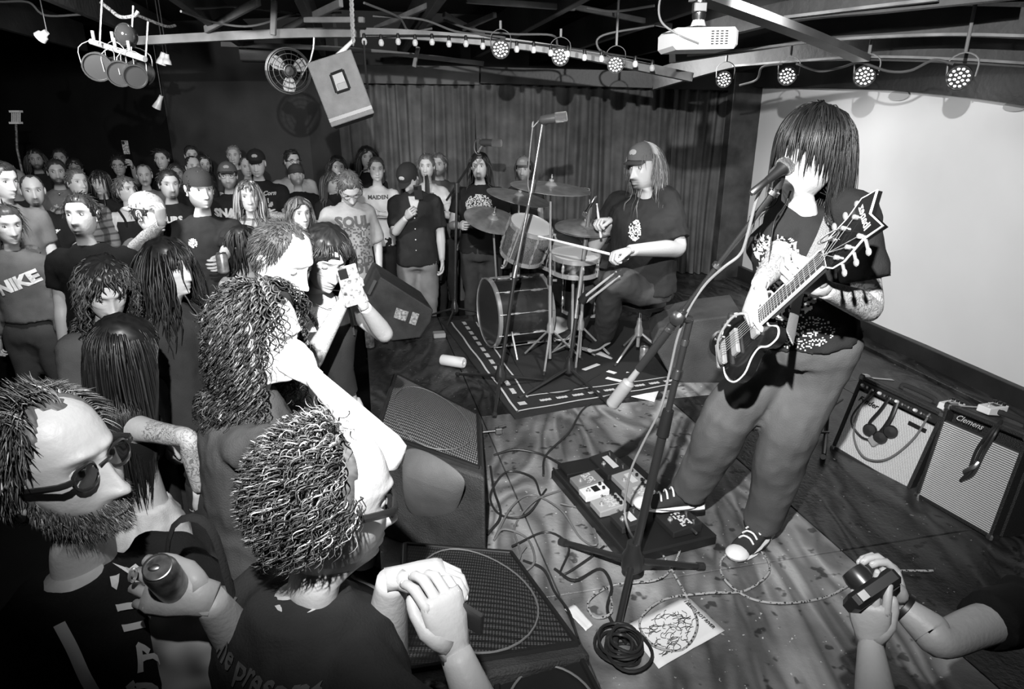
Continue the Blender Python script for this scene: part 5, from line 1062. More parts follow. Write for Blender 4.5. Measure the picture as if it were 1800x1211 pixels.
# monitor seen from its sticker side
wp = [at(x, y, 5.0) for x, y in ((669, 486), (762, 545), (757, 566), (738, 594), (688, 600), (638, 546))]
o = poly_prism('stage_monitor', wp, np.array((-.16, .5, .02)), CARP, 'floor monitor lying on its side with two pale stickers, beside the phone woman', 'speaker', group='floor monitors'); bevel(o)
for i, (x, y, w_, h_) in enumerate(((705, 553, .10, .085), (728, 560, .055, .10))):
    s = MB(); s.box(at(x, y, 4.985), (w_, .004, h_), rot((0, 1, 0), .35)); so_ = part('sticker', s, mat('worn_sticker', .42, .6, var=(60, .15, 1.4)), o, smooth=False)
hb = MB(); hb.box(at(654, 505, 4.99), (.03, .012, .13), rot((0, 1, 0), .5), .004); part('side_handle', hb, STEEL, o)
wp = [at(x, y, 4.15) for x, y in ((1146, 604), (1158, 578), (1225, 562), (1305, 552), (1308, 662), (1222, 684), (1180, 664))]
o = poly_prism('stage_monitor', wp, np.array((.06, .45, .02)), mat('grey_speaker_carpet', .045, .8, var=(5, .6, 1.4), bump=(120, .4)), 'grey carpeted floor monitor with round handle recess behind the guitarist\'s leg', 'speaker', group='floor monitors'); bevel(o)
hb = MB(); c = at(1272, 602, 4.13); hb.lathe([(.095, 0), (.10, -.012), (.085, -.02), (.08, .03), (.0, .04)], c, (0, 1, 0), 28); part('handle_recess', hb, BLACK, o)
hb = MB(); hb.tube([c + (-.07, -.012, .03), c + (0, -.02, .02), c + (.07, -.012, .03)], .014, 8, sm=3); part('handle', hb, STEEL, o)
# ------------------------------------------------------------------ generic box from three front corners
def frame3(BL, BR, TL):
    BL, BR, TL = map(np.asarray, (BL, BR, TL)); x = unit(BR - BL); z = unit((TL - BL) - x * ((TL - BL) @ x)); y = np.cross(z, x); return BL, np.stack([x, y, z], 1), np.linalg.norm(BR - BL), (TL - BL) @ z
# amplifiers
def amp(label, BL, BR, TL, depth, style):
    O, M, w_, h_ = frame3(BL, BR, TL); L = lambda x, y, z: O + M @ np.array((x * w_, y, z * h_))
    t = thing('guitar_amplifier', O, label, 'amplifier'); c = MB(); 
    fr = .035 * w_ / .5
    c.box(L(.5, depth / 2 + .02, .5), (w_, depth - .04, h_), M, .012)
    for a, s in ((L(.5, .01, .02), (w_, .05, h_ * .04)), (L(.5, .01, .985), (w_, .05, h_ * .04)), (L(.02, .01, .5), (w_ * .04, .05, h_)), (L(.98, .01, .5), (w_ * .04, .05, h_))): c.box(a, s, M, .006)
    co = part('cabinet', c, mat('black_tolex', .014, .55, bump=(260, .6)), t, smooth=False)
    g = MB(); top_ = .84 if style == 'panel' else .86; g.box(L(.5, .004, top_ / 2 + .01), (w_ * .93, .012, h_ * (top_ - .05)), M)
    def ex(nt, b, src):
        tc = nt.nodes.new('ShaderNodeTexCoord'); 
        w1 = nt.nodes.new('ShaderNodeTexVoronoi'); w1.inputs['Scale'].default_value = 170; w1.inputs['Randomness'].default_value = .2; nt.links.new(tc.outputs['Object'], w1.inputs['Vector'])
        mr = nt.nodes.new('ShaderNodeMapRange'); mr.inputs[2].default_value = .6;  mr.inputs[3].default_value = .85; mr.inputs[4].default_value = .4; nt.links.new(w1.outputs['Distance'], mr.inputs[0]); nt.links.new(mr.outputs[0], b.inputs['Base Color'])
    go = part('grille_cloth', g, mat('silver_grille_cloth', .5, .6, extra=ex) if style == 'panel' else mat('dark_grille_cloth', .03, .8), t, smooth=False)
    if style == 'panel':
        p = MB(); p.box(L(.5, .0, .905), (w_ * .93, .03, h_ * .10), M @ rot((1, 0, 0), -.25), .003); po = part('control_panel', p, BLACK, t, smooth=False)
        for i in range(12):
            k = MB(); k.lathe([(.009, 0), (.010, .006), (.007, .018), (.0, .019)], L(.08 + i * .072, -.012, .905), -M[:, 1] + M[:, 2] * .25, 12); part('knob', k, STEEL if i % 3 else WHITE, po)
        b = MB(); tx, tf = text2d('Fender', .04, .001, shear=.35); b.add([L(.20 + a_ / w_, -.008, .74 + b_ / h_) for a_, b_ in tx], tf); part('script_badge', b, BLACK, go, smooth=False)
        b = MB(); b.box(L(.80, -.006, .74), (w_ * .2, .006, h_ * .045), M); part('name_plate', b, BLACK, go)
    else:
        for i in range(40):
            b = MB(); b.box(L(.5, -.005, .035 + i * (top_ - .06) / 40 + .008), (w_ * .93, .008, h_ * .0105), M); part('grille_stripe', b, mat('silver_thread', .62, .5), go, smooth=False)
        b = MB(); tx, tf = text2d('Clemens', .036, .0, shear=.5); b.add([L(.34 + a_ / w_, -.018, .925 + b_ / h_) for a_, b_ in tx], tf); part('script_badge', b, mat('badge_white', .6, .5), t, smooth=False)
    cr = MB()
    k = MB(); k.tube([L(.3, depth * .5, 1.0), L(.33, depth * .5, 1.0) + M[:, 2] * .022, L(.67, depth * .5, 1.0) + M[:, 2] * .022, L(.7, depth * .5, 1.0)], .012, 8, sm=4, flat=.5, up=M[:, 1]); part('carry_handle', k, RUBBER, t)
    for x in (.02, .98):
        k = MB(); k.box(L(x, .012, .99), (.035, .06, .035), M, .008); part('corner_guard', k, STEEL, t); k = MB(); k.box(L(x, .005, .012), (.03, .05, .03), M, .008); part('corner_guard', k, STEEL, t)
    for x in (.06, .94):
        k = MB(); k.box(L(x, depth * .5, 1.003), (.02, depth * .7, .006), M, .002); part('top_strip', k, STEEL, t)
    return t, L, M
a1, L1, M1 = amp('pale grilled combo amplifier with control knobs and headphones hung over its front', at(1463, 787, 3.2), at(1598, 868, 2.78), at(1507, 657, 3.24), .26, 'panel')
a2, L2, M2 = amp('striped grille combo amplifier at the right edge beside the pale amplifier', at(1612, 872, 2.72), at(1745, 948, 2.36), at(1670, 712, 2.75), .26, 'stripe')
def pedal_box(name, p, M, size, v, label, cat='pedal', group=None, style=0, ht=None):
    t = thing(name, p, label, cat, group); w_, d, h_ = size; L = lambda x, y, z: np.asarray(p) + M @ np.array((x * w_, y * d, z * h_)); m = mat('pedal_enamel_%d' % int(v * 100), v, .35)
    b = MB(); v8 = [L(-.5, -.5, 0), L(.5, -.5, 0), L(.5, .5, 0), L(-.5, .5, 0), L(-.5, -.5, .62), L(.5, -.5, .62), L(.5, .5, 1), L(-.5, .5, 1)]
    b.add(v8, [(3, 2, 1, 0), (4, 5, 6, 7), (0, 1, 5, 4), (1, 2, 6, 5), (2, 3, 7, 6), (3, 0, 4, 7)]); o = part('pedal_body', b, m, t, smooth=False); bevel(o, .004)
    n = unit(np.cross(v8[5] - v8[4], v8[7] - v8[4])); q = lambda x, y: (v8[4] * (1 - x) + v8[5] * x) * (1 - y) + (v8[7] * (1 - x) + v8[6] * x) * y
    kn = (3, 0, 2, 4, 3, 5, 2, 3)[style % 8]
    for i in range(kn):
        k = MB(); k.lathe([(.0075, 0), (.0075, .011), (.006, .012), (.0, .012)], q((i + .5) / kn, .82), n, 12); part('knob', k, BLACK if v > .2 else STEEL, t)
    k = MB(); k.lathe([(.011, 0), (.011, .004), (.0055, .005), (.0055, .014), (.0, .015)], q(.5, .25), n, 14); part('foot_switch', k, CHROME, t)
    if style % 2 == 0:
        s = MB(); s.add([q(.2, .42) + n * .001, q(.8, .42) + n * .001, q(.8, .68) + n * .001, q(.2, .68) + n * .001], [(0, 1, 2, 3)]); part('face_print', s, BLACK if v > .3 else mat('pale_decal', .55, .6, var=(90, .2, 1.2)), t, smooth=False)
    else:
        s = MB(); bl, bf = blot(.8, .34, 16, -.05, style * 3.3, 6, 'box'); s.add([q(.5 + a, .56 + b) + n * .001 for a, b in bl], bf) if bf else None
        if bf: part('face_print', s, mat('pale_decal', .55, .6, var=(90, .2, 1.2)), t, smooth=False)
    for sx in (-.5, .5):
        k = MB(); k.cyl(L(sx, .15, .5), L(sx * 1.35, .15, .5), .006, n=8); part('plug', k, STEEL, t)
    return t
pedal_box('tuner_pedal', L1(.90, .10, 1.0) + M1[:, 2] * .004, M1, (.06, .11, .05), .75, 'white tuner pedal sitting on top of the pale grilled amplifier', style=0)
pedal_box('tuner_pedal', L2(.28, .13, 1.0) + M2[:, 2] * .004, M2, (.06, .11, .05), .75, 'white tuner pedal sitting on top of the striped amplifier', style=0)
pedal_box('tuner_pedal', L2(.95, .12, 1.0) + M2[:, 2] * .004, M2, (.07, .12, .05), .75, 'pale pedal cut by the right edge on the striped amplifier', style=2)
def cable(name, pts, r, m, label, cat='cable', group='stage cables', sm=6):
    mb = MB(); mb.tube(crom(pts, sm), r, 7); return single(name, mb, m, label, cat, group)
CB = mat('black_cable', .02, .45); CG = mat('grey_cable', .14, .5)
def braid():
    def ex(nt, b, src):
        tc = nt.nodes.new('ShaderNodeTexCoord'); vo = nt.nodes.new('ShaderNodeTexVoronoi'); vo.inputs['Scale'].default_value = 95; nt.links.new(tc.outputs['Object'], vo.inputs['Vector']); mr = nt.nodes.new('ShaderNodeMapRange'); mr.inputs[1].default_value = .3; mr.inputs[2].default_value = .45; mr.inputs[3].default_value = .02; mr.inputs[4].default_value = .34
        nt.links.new(vo.outputs['Distance'], mr.inputs[0]); nt.links.new(mr.outputs[0], b.inputs['Base Color'])
    return mat('braided_cable', .2, .7, extra=ex)
BRAID = braid()
hp_t = thing('headphones', L1(.45, -.03, .8), 'tangled headphones and leads hanging down the front of the pale amplifier', 'headphones')
m = MB(); m.tube([L1(.42, -.02, .93), L1(.40, -.03, .75), L1(.34, -.03, .55), L1(.36, -.03, .48)], .012, 8, sm=4, flat=.4); m.tube([L1(.52, -.02, .9), L1(.54, -.03, .72), L1(.52, -.03, .58), L1(.50, -.03, .5)], .012, 8, sm=4, flat=.4); part('headband', m, BLACK, hp_t)
for a in ((.36, .46), (.50, .44), (.58, .56)):
    m = MB(); m.lathe([(.0, 0), (.03, .002), (.034, .012), (.028, .022), (.0, .024)], L1(a[0], -.015, a[1]), -M1[:, 1] + M1[:, 0] * .4, 16); part('ear_cup', m, BLACK, hp_t)
m = MB(); m.box(L1(.45, -.02, .36), (.05, .03, .04), M1 @ rot((0, 1, 0), .5), .006); part('jack_block', m, mat('grey_plastic', .3, .4), hp_t)
cable('hanging_lead', [L1(.2, -.02, .92), L1(.17, -.03, .6), L1(.24, -.035, .3), L1(.45, -.04, .14), L1(.68, -.035, .25), L1(.84, -.03, .6), L1(.88, -.02, .95)], .005, CG, 'grey lead looping in a wide arc across the pale amplifier front')
cable('hanging_lead', [L1(.26, -.02, .93), L1(.15, -.03, .66), L1(.14, -.035, .45), L1(.30, -.03, .34), L1(.42, -.03, .35)], .005, CB, 'dark lead curving down the left of the pale amplifier front')
m = thing('cable_snake', L2(.55, -.03, .6), 'short dark harness of leads hanging down the striped amplifier front', 'cable', 'stage cables'); q = MB()
for s in (-.012, .0, .012): q.tube([L2(.62, .02, 1.03), L2(.66, -.03, .93) + M2[:, 0] * s, L2(.60, -.03, .72) + M2[:, 0] * s * 1.4, L2(.58, -.03, .5) + M2[:, 0] * s, L2(.50, -.03, .38)], .0065, 6, sm=5)
part('lead', q, CB, m); q = MB(); q.tube([L2(.52, -.035, .48), L2(.60, -.04, .56), L2(.62, -.03, .62)], .010, 8, sm=3); part('jack', q, STEEL, m)
# instrument stand behind the guitarist
t = thing('guitar_stand', G(1450, 800), 'thin black instrument stand standing left of the pale amplifier', 'stand'); q = MB()
q.tube([at(1470, 690, 3.5), at(1456, 720, 3.4), at(1452, 760, 3.35), G(1448, 800)], .012, 8, sm=3); part('leg', q, DARKMET, t)
q = MB(); q.tube([at(1456, 718, 3.4), at(1480, 702, 3.5)], .009, 8); q.tube([at(1440, 760, 3.3), at(1456, 760, 3.35)], .008, 8); part('arm', q, DARKMET, t); q = MB(); q.cyl(G(1447, 803), G(1447, 803, .03), .015, n=10); part('rubber_foot', q, mat('grey_plastic', .3, .4), t)
# ------------------------------------------------------------------ microphone stands
def mic_body(t, tip, tail, s=1.0, style='dyn'):
    tip = np.asarray(tip); tail = np.asarray(tail); d = unit(tip - tail); L = np.linalg.norm(tip - tail); q = MB()
    if style == 'dyn':
        q.lathe([(.010 * s, 0), (.011 * s, L * .1), (.014 * s, L * .5), (.019 * s, L * .70)], tail, d, 18); part('mic_handle', q, BLACK, t)
        q = MB(); q.lathe([(.020 * s, L * .70), (.026 * s, L * .74), (.0265 * s, L * .86), (.022 * s, L * .96), (.008 * s, L)], tail, d, 20); part('mic_grille', q, mat('mic_mesh', .35, .35, .8, bump=(700, 1.0)), t)
        q = MB(); q.lathe([(.0205 * s, L * .69), (.0215 * s, L * .70), (.0215 * s, L * .73), (.02 * s, L * .74)], tail, d, 20); part('mic_ring', q, STEEL, t)
        q = MB(); q.lathe([(.007, -.06), (.010, -.055), (.0105, -.005), (.008, 0)], tail, d, 12); part('cable_plug', q, STEEL, t)
    else:
        q = MB(); q.lathe([(.012 * s, 0), (.022 * s, L * .12), (.023 * s, L * .55), (.024 * s, L * .58)], tail, d, 18); part('mic_handle', q, mat('dark_grey_metal', .12, .3, .6), t)
        q = MB(); q.lathe([(.024 * s, L * .58), (.025 * s, L * .62), (.025 * s, L * .97), (.018 * s, L)], tail, d, 18); part('mic_grille', q, mat('mic_mesh', .35, .35, .8, bump=(700, 1.0)), t)
        q = MB(); q.tube([tail + d * L * .2 + (0, 0, -.03), tail + d * L * .3], [.01, .024], 8); part('mic_clip', q, BLACK, t)
def tripod(t, base, hub_z, feet, m=DARKMET, r=.010):
    base = np.asarray(base, float)
    for f in feet:
        q = MB(); q.tube([base + (0, 0, hub_z), np.asarray(f)], r, 10); lo = part('leg', q, m, t); q = MB(); d = unit(np.asarray(f) - base - (0, 0, hub_z)); q.tube([np.asarray(f) - d * .03, np.asarray(f)], r * 1.35, 10); part('rubber_foot', q, RUBBER, lo)
    q = MB(); q.lathe([(r * 1.6, -.05), (r * 3.4, -.03), (r * 3.4, .02), (r * 2.2, .05), (r * 2, .08)], base + (0, 0, hub_z), (0, 0, 1), 16); part('hub', q, m, t)
# vocal stand with telescopic boom
b0 = G(1112, 985, .12); top = at(1213, 562, 2.02); t = thing('microphone_stand', G(1112, 985), 'tall black boom microphone stand planted in front of the guitarist', 'mic stand')
tripod(t, np.array((b0[0], b0[1], 0)), .12, [G(985, 952, .012), G(1236, 996, .012), G(1076, 1146, .012)], r=.0125)
mid = b0 + (top - b0) * .62; q = MB(); q.tube([b0 - (top - b0) * .0, mid], .016, 14); part('lower_tube', q, DARKMET, t); q = MB(); q.tube([mid, top], .0115, 14); part('upper_tube', q, DARKMET, t)
q = MB(); q.tube([mid - unit(top - b0) * .06, mid + unit(top - b0) * .04], [.022, .019], 14); q2 = part('height_clutch', q, BLACK, t)
q = MB(); u = unit(top - b0); q.tube([mid + u * .16, mid + u * .19], .0185, 14); q.tube([mid + u * .28, mid + u * .30], .0145, 14); part('clamp_ring', q, STEEL, t)
bm_a, bm_b, bm_m = at(1075, 712, 2.12), at(1366, 330, 1.86), at(1148, 628, 2.06)
q = MB(); q.tube([bm_a + (bm_b - bm_a) * .22, bm_b], .0085, 12); part('boom_arm', q, DARKMET, t); q = MB(); q.tube([bm_a + (bm_b - bm_a) * .20, bm_a + (bm_b - bm_a) * .50], .014, 12); part('boom_sleeve', q, DARKMET, t)
ud = unit(bm_b - bm_a); q = MB(); q.lathe([(.0, 0), (.022, .002), (.024, .008)] + [(.024 - .0015 * (i % 2), .012 + i * .007) for i in range(14)] + [(.022, .115), (.012, .125), (.010, .2)], bm_a, ud, 20); part('counterweight', q, mat('worn_grey_rubber', .22, .5), t)
q = MB(); pc = bm_a + ud * ((top - bm_a) @ ud); q.lathe([(.0, -.03), (.022, -.028), (.024, .02), (.014, .028), (.0, .03)], pc, np.cross(ud, (0, 0, 1)), 16); q.tube([top, pc], .014, 10); part('boom_clutch', q, DARKMET, t)
for i in range(3):
    q = MB(); p_ = bm_a + ud * (.36 + i * .26); q.tube([p_, p_ + ud * .012], .0165, 12); part('cable_tie', q, STEEL, t)
mt = thing('vocal_microphone', at(1360, 308, 1.84), 'black vocal microphone held at the guitarist\'s mouth by the boom', 'microphone'); mic_body(mt, at(1387, 287, 1.83), at(1348, 318, 1.80), 1.0)
q = MB(); q.tube([bm_b, at(1372, 312, 1.85), at(1364, 303, 1.83)], [.012, .013, .020], 12); part('mic_clip', q, RUBBER, mt)
cable('microphone_cable', [at(1346, 320, 1.80), at(1330, 350, 1.82), at(1312, 420, 1.86), at(1300, 448, 1.88), at(1272, 470, 1.9), at(1240, 500, 1.95), at(1213, 540, 1.98), at(1192, 590, 2.02), at(1178, 650, 2.06), at(1160, 720, 2.08), at(1130, 780, 2.12), at(1108, 830, 2.14), at(1098, 890, 2.15), at(1105, 930, 2.13), G(1125, 960, .02), G(1140, 968, .006)], .0045, mat('pale_grey_cable', .2, .5), 'grey microphone cable running down the boom and vocal stand')
# overhead stand (centre)
base = G(880, 690, 0); t = thing('microphone_stand', base, 'tall overhead microphone stand in front of the bass drum', 'mic stand'); hub = at(884, 660, base[1]); hub = np.array((base[0] + .01, base[1], .10))
tripod(t, np.array((base[0], base[1], 0)), .12, [G(803, 657, .012), G(869, 733, .012), G(960, 668, .012)], r=.011)
p1 = at(905, 480, base[1] + .08); p2 = at(935, 330, base[1] + .15); p3 = at(953, 218, base[1] + .22); q = MB(); q.tube([np.array((base[0], base[1], .14)), p1], .013, 12); part('lower_tube', q, DARKMET, t); q = MB(); q.tube([p1, p2], .0105, 12); part('upper_tube', q, MATS.get('dk2') or mat('brushed_dark_steel', .2, .3, .6), t); q = MB(); q.tube([p2, p3], .007, 10); part('boom_arm', q, MATS['brushed_dark_steel'], t)
for a, b, r_ in ((p1, p2, .018), (p2, p3, .015)): q = MB(); d = unit(b - a); q.tube([a - d * .03, a + d * .05], r_, 12); part('clutch', q, STEEL, t)
mt = thing('overhead_microphone', p3, 'pencil shaped condenser microphone atop the tall overhead stand', 'microphone'); mic_body(mt, p3 + np.array((.15, -.02, .045)), p3 + np.array((-.02, 0, .02)), 1.25, 'cond')
cable('microphone_cable', [p3 + (-.02, 0, .02), p3 + (-.06, 0, -.02), at(937, 215, p3[1]), at(931, 270, p3[1]), at(928, 320, p2[1]), p2 + (-.02, -.02, -.1), p1 + (-.03, -.03, .1)], .004, CG, 'thin cable looping down beside the tall overhead stand')
# left overhead stand
base = G(800, 560, 0); t = thing('microphone_stand', base, 'black boom microphone stand at the left side of the bass drum', 'mic stand'); tripod(t, base, .10, [base + (-.25, .1, 0), base + (.2, .22, 0), base + (-.05, -.3, 0)], r=.010)
pt_ = at(803, 330, base[1] + .05); q = MB(); q.tube([base + (0, 0, .1), pt_], .011, 10); part('lower_tube', q, DARKMET, t); pe = at(840, 268, base[1] - .1); q = MB(); q.tube([at(785, 352, base[1] + .15), pe], .010, 10); part('boom_arm', q, DARKMET, t); q = MB(); q.tube([pt_ - (0, 0, .04), pt_ + (0, 0, .04)], .022, 10); part('clutch', q, DARKMET, t)
mt = thing('overhead_microphone', pe, 'large condenser microphone on the left boom above the crowd\'s heads', 'microphone'); mic_body(mt, at(882, 252, base[1] - .15), at(843, 250, base[1] - .1), 1.25, 'cond'); q = MB(); q.tube([pe, at(850, 252, base[1] - .1)], .012, 8); q.tube([at(842 + 9 * math.cos(a), 258 + 14 * math.sin(a), base[1] - .1) for a in np.linspace(1.2, 5.2, 12)], .006, 6); part('shock_mount', q, STEEL, mt)
# snare-side stand with spare sticks
base = G(1000, 668, 0); t = thing('microphone_stand', base, 'black low boom stand with a stick holder beside the snare', 'mic stand'); tripod(t, base, .09, [G(912, 700, .012), G(1072, 712, .012), base + (.05, .3, .012)], r=.0105)
pa, pb = at(1012, 560, base[1] + .05), at(1037, 365, base[1] + .35); q = MB(); q.tube([base + (0, 0, .08), pa], .013, 10); part('lower_tube', q, DARKMET, t); q = MB(); q.tube([pa, pb], .015, 10); part('boom_arm', q, mat('worn_steel_tube', .25, .35, .7), t)
q = MB(); q.tube([at(1022, 530, base[1]), at(1034, 515, base[1] - .02)], .03, 12); part('stick_holder', q, BLACK, t)
mt = thing('clip_microphone', pb, 'small dark microphone on top of the stand beside the ride cymbal', 'microphone'); mic_body(mt, pb + (-.04, -.02, -.06), pb + (.01, 0, .03), .9)
q = MB(); q.tube([pb, at(1036, 332, base[1] + .35), at(1020, 328, base[1] + .4)], .004, 6); part('wire_arm', q, STEEL, t)
stick('spare_drumstick', at(1022, 526, base[1]), at(1084, 477, base[1] - .25), 'upper of two spare drumsticks poking out of the stick holder', group='spare drumsticks'); stick('spare_drumstick', at(1030, 531, base[1]), at(1090, 485, base[1] - .25), 'lower of two spare drumsticks poking out of the stick holder', group='spare drumsticks')
# ------------------------------------------------------------------ drum kit
SPK = mat('sparkle_shell', .16, .25, .5, var=(260, .3, 2.2, 1), spec=.9); SHELL = mat('dark_lacquer_shell', .02, .15, spec=.9, var=(4, .5, 2.0)); HEADW = mat('coated_drum_head', .62, .5); HEADB = mat('clear_drum_head', .06, .15); 
BRZ = mat('bronze_cymbal', .42, .32, .55, var=(14, .7, 1.25), bump=(8, .15))
def drum(label, c0, c1, r, lugs, shell, h0=HEADW, h1=HEADB, lug_len=.05, name='drum', parts_=None):
    c0 = np.asarray(c0, float); c1 = np.asarray(c1, float); ax = unit(c1 - c0); L = np.linalg.norm(c1 - c0); t = thing(name, c0 if c0[2] < c1[2] else c1, label, 'drum', 'drum kit'); a = perp(ax); b = np.cross(ax, a)
    q = MB(); q.lathe([(r * .985, .005), (r, .01), (r, L - .01), (r * .985, L - .005)], c0, ax, 44); part('shell', q, shell, t)
    for k, (z, hm_) in enumerate(((0, h0), (L, h1))):
        q = MB(); s = -1 if k == 0 else 1; q.lathe([(0, z + s * .001), (r * .98, z + s * .001), (r * .98, z - s * .004), (0, z - s * .004)][::s], c0, ax, 40); part('drum_head', q, hm_, t)
        q = MB(); q.lathe([(r * 1.0, z - s * .022), (r * 1.03, z - s * .022), (r * 1.035, z + s * .006), (r * .985, z + s * .010), (r * .98, z + s * .002), (r * 1.0, z - s * .004)][::s], c0, ax, 44); part('hoop', q, CHROME, t)
    for i in range(lugs):
        an = 2 * math.pi * (i + .3) / lugs; d = a * math.cos(an) + b * math.sin(an); 
        for z in ((L * .5,) if L < .2 else (L * .26, L * .74)):
            q = MB(); p = c0 + ax * z + d * (r + .006); q.tube([p - ax * lug_len, p - ax * lug_len * .4, p, p + ax * lug_len * .4, p + ax * lug_len], [.004, .011, .008, .011, .004], 8, sm=2); part('lug', q, CHROME, t)
        q = MB(); q.tube([c0 + ax * -.005 + d * (r * 1.05), c0 + ax * (L + .005) + d * (r * 1.05)], .0032, 6); part('tension_rod', q, CHROME, t)
    return t, a, b, ax
Yb = 5.0; bc = at(905, 508, 4.95); bc[2] = .29; bax = unit((-.93, -.36, 0)); bd, ba, bb_, bx = drum('dark bass drum lying on its side with chrome hoops', bc - bax * .22, bc + bax * .22, .265, 10, SHELL, HEADB, HEADB, .05, 'bass_drum')
q = MB(); fr = bc + bax * .235; 
for s in (-1, 1):
    p = bc + bax * .12 + np.cross(bax, Z_) * .24 * s; m_ = MB(); m_.tube([np.array((p[0], p[1], .20)), np.array((p[0], p[1], .012)) + np.cross(bax, Z_) * .12 * s], .008, 8); part('spur', m_, CHROME, bd)
m_ = MB(); tm = bc + Z_ * .27; m_.tube([tm, tm + (.03, 0, .10), at(925, 440, 4.7)], .012, 8, sm=2); m_.box(tm + (0, 0, .01), (.08, .05, .03), np.eye(3), .006); part('tom_holder', m_, CHROME, bd)
tc_ = at(925, 424, 4.62); tax = unit((.28, -.30, .90)); drum('silver sparkle rack tom tilted above the bass drum', tc_ - tax * .12, tc_ + tax * .13, .155, 6, SPK, HEADB, HEADW, .045, 'rack_tom')
tc_ = at(985, 446, 4.95); tax = unit((.1, -.15, .98)); drum('dark second tom behind the snare side stand', tc_ - tax * .10, tc_ + tax * .10, .15, 6, SHELL, HEADB, HEADW, .04, 'rack_tom')
sc_ = at(1010, 462, 4.55); sax = unit((.05, -.12, .99)); sn, *_ = drum('snare drum with pale head in front of the drummer\'s knees', sc_ - sax * .06, sc_ + sax * .06, .175, 8, mat('steel_shell', .5, .2, 1.0), HEADB, HEADW, .03, 'snare_drum')
ss_ = thing('snare_stand', np.array((sc_[0], sc_[1], 0)), 'chrome folding stand carrying the snare drum', 'stand', 'drum hardware'); tripod(ss_, np.array((sc_[0], sc_[1], 0)), .16, [np.array((sc_[0] + .22 * math.cos(a), sc_[1] + .22 * math.sin(a), .012)) for a in (.4, 2.6, 4.6)], CHROME, .007); q = MB(); q.tube([np.array((sc_[0], sc_[1], .15)), sc_ - sax * .12], .010, 10)
for a in (.2, 2.3, 4.4): q.tube([sc_ - sax * .12, sc_ - sax * .075 + np.array((math.cos(a), math.sin(a), 0)) * .18, sc_ - sax * .05 + np.array((math.cos(a), math.sin(a), 0)) * .185], .006, 6)
part('basket', q, CHROME, ss_)
fc_ = at(1030, 510, 5.15); fc_[2] = .40; drum('dark floor tom standing behind the drummer\'s shin', fc_ - Z_ * .17, fc_ + Z_ * .17, .19, 8, SHELL, HEADB, HEADW, .04, 'floor_tom')
for s in range(0): pass
def cymbal(label, c, r, ax, stand_base, name='crash_cymbal', hat=False, tri=True, top=.05):
    c = np.asarray(c, float); ax = unit(ax); t = thing('cymbal_stand', stand_base, 'chrome ' + label.replace('cymbal', 'cymbal stand'), 'stand', 'drum hardware'); sb = np.asarray(stand_base, float)
    tripod(t, sb, .28, [sb + np.array((.26 * math.cos(a), .26 * math.sin(a), .012)) for a in (.3, 2.4, 4.5)], CHROME, .008)
    q = MB(); m1 = sb * .45 + c * .55; m1[2] = sb[2] + (c[2] - sb[2]) * .5; q.tube([sb + (0, 0, .05), m1], .012, 12); part('lower_tube', q, CHROME, t); q = MB(); q.tube([m1, c], .008, 10); part('upper_tube', q, CHROME, t); q = MB(); q.tube([m1 - (0, 0, .03), m1 + (0, 0, .03)], .02, 12); q.box(m1 + (.03, 0, 0), (.04, .012, .02), np.eye(3), .004); part('clamp', q, STEEL, t)
    q = MB(); q.lathe([(.016, -.05), (.018, -.03), (.010, -.01)], c, ax, 12); part('tilter', q, CHROME, t)
    o = thing(name, c, label, 'cymbal', 'drum kit'); q = MB(); pr = [(.006, .034), (.022, .033), (.036, .022), (.045, .012), (r * .5, .006), (r * .9, -.004), (r, -.008), (r, -.0105), (r * .9, -.0065), (r * .5, .003), (.045, .009), (.034, .019), (.020, .030), (.006, .031)]
    q.lathe(pr, c, ax, 64, cap=False); part('cymbal_plate', q, BRZ, o)
    if hat: q = MB(); q.lathe([(a_, -b_ - .026) for a_, b_ in pr], c, ax, 64, cap=False); part('bottom_cymbal', q, BRZ, o)
    q = MB(); q.lathe([(.004, -.03), (.004, .05 + top), (.001, .052 + top)], c, ax, 8); q.lathe([(.010, .034), (.016, .036), (.016, .048), (.008, .052)], c, ax, 12); q.tube([c + ax * .065 - perp(ax) * .018, c + ax * .065 + perp(ax) * .018], .006, 8); part('wing_nut', q, CHROME, o)
c = at(968, 328, 4.45); cymbal('large thin crash cymbal over the middle of the kit, seen edge on', c, .27, (.10, -.07, 1), np.array((c[0] + .02, c[1] + .05, 0)), top=.03)
c = at(866, 385, 4.9); cymbal('tilted dark bronze crash cymbal at the left front of the kit', c, .215, (.22, -.30, .93), np.array((c[0] + .05, c[1] + .25, 0)))
c = at(912, 345, 5.5); cymbal('crash cymbal behind the rack tom by the print shirt man', c, .27, (.22, -.10, .97), np.array((c[0], c[1] + .1, 0)))
c = at(1030, 397, 4.55); cymbal('hi-hat cymbals under the drummer\'s upper hand', c, .215, (.03, -.13, .99), np.array((c[0] - .01, c[1] + .02, 0)), 'hi_hat', hat=True)
